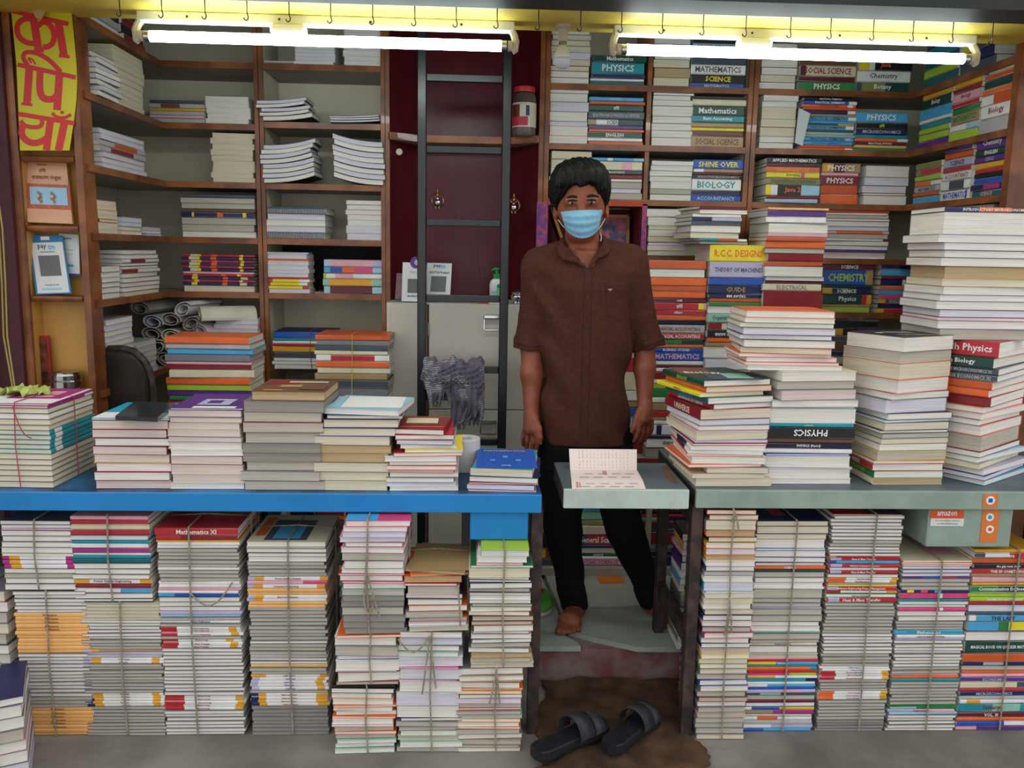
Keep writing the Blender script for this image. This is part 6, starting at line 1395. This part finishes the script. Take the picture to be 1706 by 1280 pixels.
# torso under the shirt
def rows_t(g):
    out = []
    for y, x, wpx, dep, Yc in ((418, 972, 42, .065, 2.862), (430, 972, 78, .085, 2.858), (450, 973, 88, .1, 2.85), (480, 974, 84, .108, 2.845), (540, 975, 76, .105, 2.845), (600, 975, 72, .105, 2.845), (680, 974, 73, .105, 2.845), (735, 974, 75, .108, 2.845)):
        c = W3(x, y, Yc); hw = wpx*.00203
        out.append((c[2], c[0], c[1], hw-g, dep-g))
    return out
B.col([r for r in rows_t(.016)], .02)
B.col([(W3(974, y, 2.85)[2], W3(974, y, 2.85)[0], 2.85, hw, .086) for y, hw in ((418, .05), (430, .058), (446, .062), (470, .07))], .03)
# arms (viewer's left, viewer's right)
sL, eL, wL = W3(900, 445, 2.855), W3(886, 572, 2.87), W3(885, 686, 2.82)
sR, eR, wR = W3(1049, 440, 2.855), W3(1074, 568, 2.87), W3(1074, 668, 2.81)
for s_, e_, w_ in ((sL, eL, wL), (sR, eR, wR)):
    B.cap(s_, e_, .048, .039, .03); B.cap(e_, e_*.55+w_*.45, .0385, .0355, .02); B.cap(e_*.55+w_*.45, w_, .0355, .0255, .02)
# hands
def hand(palm_a, palm_b, wide, fingers, thumb):
    B.cap(palm_a, palm_b, .025, .022, .014, sy=1.0)
    for o in (-1, 1): B.cap(palm_a+wide*o*.4, palm_b+wide*o*.9, .017, .0155, .012)
    for f in fingers:
        for a_, b_, r in zip(f[:-1], f[1:], (.0096, .0088, .0078)): B.cap(a_, b_, r, r*.93, .0022)
    for a_, b_, r in zip(thumb[:-1], thumb[1:], (.0125, .0105, .009)): B.cap(a_, b_, r, r*.93, .006)
def chain(p, *d):
    out = [np.array(p)]
    for x, y, z in d: out.append(out[-1]+np.array((x, y, z))*.001)
    return out
pa_, pb_ = W3(885, 697, 2.812), W3(885, 715, 2.80)
hand(pa_, pb_, np.array((.014, -.018, 0)),
     [chain(W3(894, 718, 2.776), (2, -2, -34), (0, 5, -22), (-2, 8, -16)), chain(W3(888, 720, 2.794), (-1, -2, -36), (-1, 7, -23), (-2, 9, -16)),
      chain(W3(880, 720, 2.812), (-3, 0, -33), (0, 8, -21), (0, 9, -14)), chain(W3(874, 717, 2.830), (-4, 2, -27), (1, 7, -17), (1, 8, -12))],
     chain(W3(892, 700, 2.792), (12, -16, -28), (4, -6, -27), (0, 0, -20)))
pa_, pb_ = W3(1075, 679, 2.802), W3(1074, 698, 2.79)
hand(pa_, pb_, np.array((-.013, -.018, 0)),
     [chain(W3(1066, 702, 2.766), (-4, -2, -34), (-6, 4, -23), (-6, 8, -15)), chain(W3(1072, 704, 2.786), (-2, 0, -37), (-5, 6, -24), (-6, 9, -15)),
      chain(W3(1079, 704, 2.806), (1, 2, -34), (-3, 8, -21), (-4, 8, -14)), chain(W3(1085, 700, 2.824), (3, 4, -27), (-1, 7, -17), (-2, 8, -12))],
     chain(W3(1066, 684, 2.784), (-14, -14, -26), (-8, -6, -25), (-6, 0, -17)))
# legs
hL, kL, aL = W3(938, 735, 2.855), W3(937, 880, 2.845), W3(957, 1012, 2.885)
hR, kR, aR = W3(1012, 735, 2.855), W3(1040, 880, 2.835), W3(1090, 1005, 2.90)
for h_, k_, a_ in ((hL, kL, aL), (hR, kR, aR)):
    B.cap(h_, k_, .076, .053, .03); B.cap(k_, a_, .05, .034, .02)
# feet
def foot(heel, toe, ank, side):
    heel = np.array((heel[0], heel[1], PL)); toe = np.array((toe[0], toe[1], PL)); d = toe-heel; L = np.linalg.norm(d); d /= L; s = np.array((d[1], -d[0], 0))*side
    up_ = np.array((0, 0, 1.))
    B.cap(ank, heel+up_*.035+d*.02, .034, .032, .02)
    B.cap(ank+d*.02-up_*.02, heel+d*(L*.62)+up_*.026, .034, .026, .025)
    B.cap(heel+up_*.026+d*.01, heel+d*(L*.6)-s*.012+up_*.018, .027, .018, .02)
    B.cap(heel+d*(L*.62)-s*.024+up_*.019, heel+d*(L*.62)+s*.024+up_*.022, .018, .021, .015)
    for k, (o, ln, r) in enumerate(((.030, 1.0, .0125), (.010, .985, .0092), (-.008, .95, .0086), (-.023, .90, .0082), (-.037, .84, .0078))):
        a_ = heel+d*(L*.70)+s*o*.8+up_*(.017+.001*(4-k)); b_ = heel+d*(L*ln-.010)+s*o+up_*(r+.001)
        B.cap(a_, b_, r*.95, r, .003)
footL = (aL[:2]+np.array((.004, .02)), atz(944, 1062, PL)[:2]); footR = (aR[:2]+np.array((-.01, .02)), atz(1134, 1052, PL)[:2])
foot(footL[0], footL[1], aL, 1); foot(footR[0], footR[1], aR, -1)
# keep the soles flat on the floor
sl, X, Y, Z = B.sub(B.lo, (B.lo+B.n*B.h)[:2].tolist()+[PL+.03]); B.f[sl] = np.maximum(B.f[sl], (PL+.0015-Z).astype(np.float32))
body, BV, BQ = B.build('body', skin, parent=root, smooth_iter=2)
bvh = BVHTree.FromPolygons([tuple(v) for v in BV], [tuple(q) for q in BQ])
def hit(tree, px, py, off=.0):
    d = Vector(ray(px, py)).normalized(); r = tree.ray_cast(Vector(EYEP), d)
    return (r[0]-d*off, r[1]) if r[0] is not None else (Vector(at(px, py, 2.74)), Vector((0, -1, 0)))
# eyes, brows
wht = mat('eye_white', '#9c918a', .3, var=0); irs = mat('dark_iris', '#150c09', .15, var=0)
for ex, ey in ((953.5, 336.5+1.5), (985.5, 335.5+1.5)):
    h_, n_ = hit(bvh, ex, ey); c = h_+Vector((0, .0085, 0))
    e_ = MB().sphere(c, (.0145, .0105, .0062), wht, 16).build('eye', parent=root, smooth=True)
    MB().sphere(c+Vector((0, -.0072, 0)), (.0056, .004, .0056), irs, 12).build('iris', parent=e_, smooth=True)
    pts = [hit(bvh, ex-8.5+17*k/6, ey-2.6-1.3*math.sin(math.pi*k/6)-.3, .0012)[0] for k in range(7)]
    MB().tube(pts, [.0012, .0022, .0026, .0028, .0026, .0022, .0012], hair_m, 6).build('eyelid', parent=root, smooth=True)
for x0, x1, y0, y1, y2 in ((945, 962, 330, 326, 329), (978, 997, 328, 324, 329)):
    pts = [hit(bvh, x0+(x1-x0)*t, (1-t)**2*y0+2*t*(1-t)*(y1-1)+t*t*y2, .001)[0] for t in [k/8 for k in range(9)]]
    MB().tube(pts, [.0022, .0038, .0046, .005, .005, .0046, .004, .0034, .0018], hair_m, 6).build('eyebrow', parent=root, smooth=True)
# hair
Hh = SDF((W3(900, 300)[0], 2.70, W3(960, 375)[2]), (W3(1032, 300)[0], 2.99, W3(960, 258)[2]+.01), .0036)
Hh.ell(W3(966, 315, 2.855), (.095, .106, .096), .01)
Hh.ell(W3(945, 300, 2.82), (.045, .07, .05), .03); Hh.ell(W3(982, 298, 2.81), (.05, .07, .05), .03)
Hh.ell(W3(928, 320, 2.84), (.026, .055, .050), .02); Hh.ell(W3(1005, 316, 2.84), (.022, .055, .055), .02)
# clear the face: forehead down to the neck, then the sideburn line
for k in range(0):
    a_ = k*.83; x = 966+44*math.sin(a_); y = 288-13*abs(math.cos(a_*1.3)); Hh.cap(W3(x, y+6, 2.82+.05*math.cos(a_*.7)), W3(x+5*math.sin(k*3.), y-4, 2.83+.05*math.cos(a_*.7)), .015, .006, .008)
for x0, y0, x1, y1 in ((922, 318, 930, 352), (925, 320, 935, 350), (1011, 312, 1006, 345), (1008, 315, 1003, 340)):
    Hh.cap(W3(x0, y0, 2.82), W3(x1, y1, 2.815), .012, .005, .008)
rl = random.Random(5); Hc = W3(966, 315, 2.855); Hr = np.array((.095, .106, .096))
def on_h(az, el, k=1.0): return Hc+Hr*k*np.array((math.cos(el)*math.sin(az), -math.cos(el)*math.cos(az), math.sin(el)))
for k in range(150):                              # locks combed from the parting over the crown
    az1 = rl.uniform(-2.6, 2.6); el1 = rl.uniform(-.05, .35) if abs(az1) > .75 else rl.uniform(.42, .62)
    az0 = az1*.35+.25+rl.uniform(-.25, .25); el0 = 1.25-rl.uniform(0, .25)
    pts = [on_h(az0+(az1-az0)*t**.8, el0+(el1-el0)*t, 1.0+.035*math.sin(math.pi*t)+rl.uniform(-.006, .012)) for t in (0, .25, .5, .75, 1)]
    if any(p[1] > 2.99 for p in pts): continue
    for a_, b_, r in zip(pts[:-1], pts[1:], (.0075, .008, .007, .0055)): Hh.cap(a_, b_, r, r*.88, .0035)
Hh.ell(W3(957, 350, 2.735), (.042, .075, .083), .006, '-'); Hh.ell(W3(983, 349, 2.735), (.040, .075, .086), .006, '-')
Hh.cyl(W3(969, 440, 2.84), W3(969, 352, 2.82), .105, .08, .004, '-')
for k in range(14):                                                         # swept fringe locks
    t = k/13; x0 = 934+66*t; y0 = 285-6*math.sin(math.pi*t)
    Hh.cap(W3(x0, y0, 2.775), W3(x0+(-9 if t < .35 else 7)+3*math.sin(k*2.1), 303+3*math.sin(k*1.7)+(8*abs(t-.42)*2)**1.2*.8, 2.752+.03*abs(t-.45)), .010, .0045, .006)
sl, X, Y, Z = Hh.sub(Hh.lo, Hh.lo+Hh.n*Hh.h); Hh.f += (.0016*np.sin(X*300+Z*50+Y*90)+.0012*np.sin(X*520-Z*70+Y*200)).astype(np.float32)
Hh.build('hair', hair_m, parent=root, smooth_iter=0)
# shirt
def fold(X, Y, Z):
    zz = Z-1.0; xx = X-.33
    return .0062*np.sin(zz*34+xx*34+2*np.sin(xx*12+zz*5))*np.clip(np.abs(xx-.02)*7, .2, 1)+.003*np.sin(xx*46+zz*16+np.sin(zz*9))
S = SDF((W3(850, 400)[0], 2.60, W3(960, 750)[2]), (W3(1130, 400)[0], 3.02, W3(960, 395)[2]), .0042)
S.col([r for r in rows_t(.0)][1:], .02, fold=fold)
hem = rows_t(-.004)
zs = W3(974, 735, 2.74)
S.cap(W3(942, 430, 2.865), sL+np.array((.008, 0, .004)), .052, .058, .03); S.cap(W3(1003, 427, 2.865), sR+np.array((-.008, 0, .004)), .052, .058, .03)
def sleeve(s_, e_, tip):
    S.cap(s_, s_*.4+e_*.6, .061, .055, .03)
    S.cyl(s_*.35+e_*.65, tip, .054, .057, .012)
    ax_ = (tip-s_)/np.linalg.norm(tip-s_)
    for k, r in ((.0, .0585), (.016, .0575), (.03, .0565)): S.cyl(tip-ax_*(k+.014), tip-ax_*k, r, r, .002)
tL = W3(883, 580, 2.868); tR = W3(1078, 577, 2.868)
sleeve(sL, eL, tL); sleeve(sR, eR, tR)
S.cap(W3(992, 424, 2.862), W3(1018, 429, 2.855), .054, .056, .02); S.cap(W3(952, 426, 2.862), W3(928, 432, 2.855), .054, .056, .02)
S.cap(W3(1006, 430, 2.80), W3(1000, 434, 2.79), .026, .024, .02); S.cap(W3(950, 433, 2.80), W3(956, 436, 2.79), .022, .02, .02)
# armpit creases
S.cap(W3(909, 530, 2.765), W3(906, 640, 2.775), .007, .003, .014, '-'); S.cap(W3(1048, 525, 2.765), W3(1051, 600, 2.775), .006, .003, .014, '-')
# neck opening
def tri_cut(S, pts, y0, y1):
    P = [W3(*p, 2.76)[[0, 2]] for p in pts]; sl, X, Y, Z = S.sub((P[0][0]-.05, y0, P[2][1]-.03), (P[1][0]+.05, y1, P[0][1]+.05), .02)
    d = np.full(X.shape, -9.)
    c = sum(P)/3
    for a_, b_ in zip(P, P[1:]+P[:1]):
        e = b_-a_; n = np.array((e[1], -e[0])); n /= np.linalg.norm(n)
        if n@(c-a_) > 0: n = -n
        d = np.maximum(d, (X-a_[0])*n[0]+(Z-a_[1])*n[1])
    d = np.maximum(d, np.maximum(y0-Y, Y-y1)); S.put(sl, d, .002, '-')
tri_cut(S, [(950, 402), (1000, 402), (979, 446)], 2.62, 2.83)
S.cyl(W3(970, 380, 2.85), W3(972, 420, 2.853), .052, .052, .004, '-')
shirt, SV, SQ = S.build('shirt', shirt_m, parent=root, smooth_iter=1)
bs = BVHTree.FromPolygons([tuple(v) for v in SV], [tuple(q) for q in SQ])
# collar
def patch(name, px, m, off=.004, t=.005, tree=bs, up_first=None):
    P = []
    for k, q in enumerate(px):
        h_, n_ = hit(tree, q[0], q[1], off if len(q) < 3 else q[2]); P.append(h_)
    n_ = len(P); Pb = [p+Vector((0, t, 0)) for p in P]
    MB().add(P+Pb, [tuple(range(n_)), tuple(range(2*n_-1, n_-1, -1))]+[(i, n_+i, n_+(i+1) % n_, (i+1) % n_) for i in range(n_)], m).build(name, parent=shirt)
WL[shirt.name] = WL[root.name]
C_ = SDF((W3(915, 430)[0], 2.68, W3(960, 452)[2]), (W3(1035, 430)[0], 2.98, W3(960, 385)[2]), .0034)
cpts = [W3(x, y, Y_) for x, y, Y_ in ((936, 410, 2.82), (938, 402, 2.86), (948, 397, 2.90), (970, 395, 2.925), (992, 394, 2.90), (1004, 399, 2.86), (1007, 406, 2.82))]
for a_, b_ in zip(cpts[:-1], cpts[1:]): C_.cap(a_, b_, .012, .012, .006)
for f in (((936, 408, 2.80), (946, 418, 2.775), (958, 434, 2.752), (972, 443, 2.744)), ((931, 414, 2.80), (933, 424, 2.77), (941, 431, 2.757), (955, 434, 2.752)), ((934, 411, 2.80), (941, 424, 2.762), (950, 434, 2.752)),
          ((1006, 404, 2.80), (1001, 416, 2.775), (993, 430, 2.755), (984, 442, 2.744)), ((1012, 408, 2.80), (1016, 414, 2.775), (1010, 422, 2.762), (1000, 427, 2.755)), ((1009, 406, 2.80), (1008, 418, 2.765), (1000, 427, 2.752))):
    for a_, b_ in zip(f[:-1], f[1:]): C_.cap(W3(*a_), W3(*b_), .007, .0065, .008)
C_.build('collar', shirt_m, parent=shirt, smooth_iter=1)
for s_, tip in ((sL, tL), (sR, tR)):                # turned-up cuffs
    Cf = SDF(tip-np.array((.085, .085, .075)), tip+np.array((.085, .085, .04)), .0036); ax_ = (tip-s_)/np.linalg.norm(tip-s_)
    Cf.cyl(tip-ax_*.040, tip+ax_*.003, .0605, .0615, .0)
    Cf.cyl(tip-ax_*.022, tip-ax_*.017, .064, .064, .006)
    sl, X, Y, Z = Cf.sub(Cf.lo, Cf.lo+Cf.n*Cf.h); Cf.f += (.0018*np.sin(X*90+Z*70)+.0012*np.sin(Y*110)).astype(np.float32)
    Cf.cyl(tip-ax_*.02, tip+ax_*.03, .052, .052, .0, '-')
    Cf.build('cuff', shirt_m, parent=shirt, smooth_iter=1)
btn = mat('dark_button', '#23201f', .35, var=0)
for bx_, by_ in ((979, 452), (978.5, 496), (977, 543), (975, 590), (973, 635), (971, 677)):
    h_, n_ = hit(bs, bx_, by_); 
    MB().lathe([(0, 0), (.0052, 0), (.0056, .001), (.004, .0022), (0, .0018)], (h_.x, h_.y-.0024, h_.z), btn, 12, 'y').build('button', parent=shirt)
for off_ in (-5.5, 7.5):
    pts = [hit(bs, 979.5+off_-8.5*t, 450+282*t, .0004)[0] for t in [k/24 for k in range(25)]]
    MB().tube(pts, .0011, mat('shirt_seam', '#3c2119', .9, var=0), 4).build('placket_seam', parent=shirt)
pk = [(1008, 478), (1052, 474), (1051, 520), (1036, 535), (1011, 526)]
pts = []
for a_, b_ in zip(pk, pk[1:]+pk[:1]): pts += [hit(bs, a_[0]+(b_[0]-a_[0])*k/5, a_[1]+(b_[1]-a_[1])*k/5, .0004)[0] for k in range(5)]
MB().tube(pts, .0011, MATS['shirt_seam'], 4, closed=True).build('pocket_seam', parent=shirt)
h_, n_ = hit(bs, 1016.5, 482.5)
MB().sphere(h_+Vector((0, -.001, 0)), (.008, .0012, .0028), mat('silver_thread', '#8f8b88', .5, var=0), 10).sphere(h_+Vector((0, -.0014, -.003)), (.003, .0012, .003), MATS['silver_thread'], 8).build('pocket_emblem', parent=shirt)
# trousers
T_ = SDF((W3(880, 800)[0], 2.65, PL+.02), (W3(1125, 800)[0], 3.06, W3(960, 690)[2]), .0045)
T_.col([(W3(974, y, 2.84)[2], W3(974, y, 2.85)[0], 2.85, wd_*.00203, dp) for y, wd_, dp in ((700, 70, .095), (735, 72, .098), (775, 74, .098))], .03)
for h_, k_, a_ in ((hL, kL, aL), (hR, kR, aR)):
    T_.cap(h_, k_, .085, .066, .03); T_.cap(k_, a_*.85+k_*.15, .065, .047, .02)
    cu = a_+np.array((0, 0, -.005)); T_.cyl(a_*.75+k_*.25, cu, .050, .049, .012)
    for q in (.1, .22, .34): T_.cap(a_*(1-q)+k_*q+np.array((-.03, -.035, 0)), a_*(1-q)+k_*q+np.array((.03, -.04, .008)), .009, .011, .014)
sl, X, Y, Z = T_.sub(T_.lo, T_.lo+T_.n*T_.h); T_.f += (.0025*np.sin(Z*55+X*30+2*np.sin(Y*20))).astype(np.float32)
T_.build('trousers', trou_m, parent=root, smooth_iter=1)
# face mask with pleats and ear loops
mk = mat('blue_mask_fabric', '#86bcd8', .8, var=.05, scale=80); nU, nV = 25, 19; V = []
for j in range(nV):
    v = j/(nV-1)
    for i in range(nU):
        u = i/(nU-1)*2-1
        # outline in the photograph: top edge, bottom edge
        xt = 969+35*u; yt = 351.5-1.5*u+ -1.5*(1-u*u)+ (0)
        xb = 970+ (27*u); yb = 397-14*abs(u)**2.2
        x = xt+(xb-xt)*v; y = yt+(yb-yt)*v
        bulge = (1-abs(u)**2.3)*.072*(1-.3*abs(v-.3))
        depth_ = 2.782-bulge-.010*math.sin(math.pi*v)
        pl = .0035*math.sin(v*math.pi*7)*(1-u*u*.3)
        V.append(W3(x, y, depth_+pl))
G_ = np.array(V).reshape(nV, nU, 3)
for j in range(nV):
    for i in range(nU):
        d_ = Vector(G_[j, i])-Vector(EYEP); r_ = bvh.ray_cast(Vector(EYEP), d_.normalized())
        if r_[0] is not None and r_[0].y-.006 < G_[j, i, 1]: G_[j, i] = EYEP+(G_[j, i]-EYEP)*((r_[0].y-.006)/G_[j, i, 1])
for _ in range(2):
    G2 = G_.copy(); G2[1:-1, 1:-1] = .5*G_[1:-1, 1:-1]+.125*(G_[:-2, 1:-1]+G_[2:, 1:-1]+G_[1:-1, :-2]+G_[1:-1, 2:]); G2[:, :, 1] = np.minimum(G2[:, :, 1], G_[:, :, 1]); G_ = G2
V = [p for p in G_.reshape(-1, 3)]
V2 = [p+np.array((0, .002, 0)) for p in V]; n_ = len(V)
fs = [(j*nU+i, (j+1)*nU+i, (j+1)*nU+i+1, j*nU+i+1) for j in range(nV-1) for i in range(nU-1)]
MB().add(V+V2, fs+[tuple(n_+k for k in f[::-1]) for f in fs], mk).build('face_mask', parent=root, smooth=True)
lp = mat('white_elastic', '#c9ced0', .6, var=0)
for pts in ([(935, 353, 2.793), (932, 345, 2.80), (929, 338, 2.83)], [(945, 384, 2.79), (937, 376, 2.80), (930, 366, 2.83)], [(1003, 350, 2.793), (1005, 343, 2.80), (1008, 336, 2.83)], [(996, 383, 2.79), (1003, 374, 2.80), (1008, 364, 2.83)]):
    MB().tube([W3(*p) for p in pts], .0014, lp, 5).build('ear_loop', parent=root)
# silver chain at the neck
MB().tube([hit(bvh, x, y, .002)[0] for x, y in ((1001, 390), (1002, 396), (1001, 402))], .002, steel, 5).build('neck_chain', parent=root)
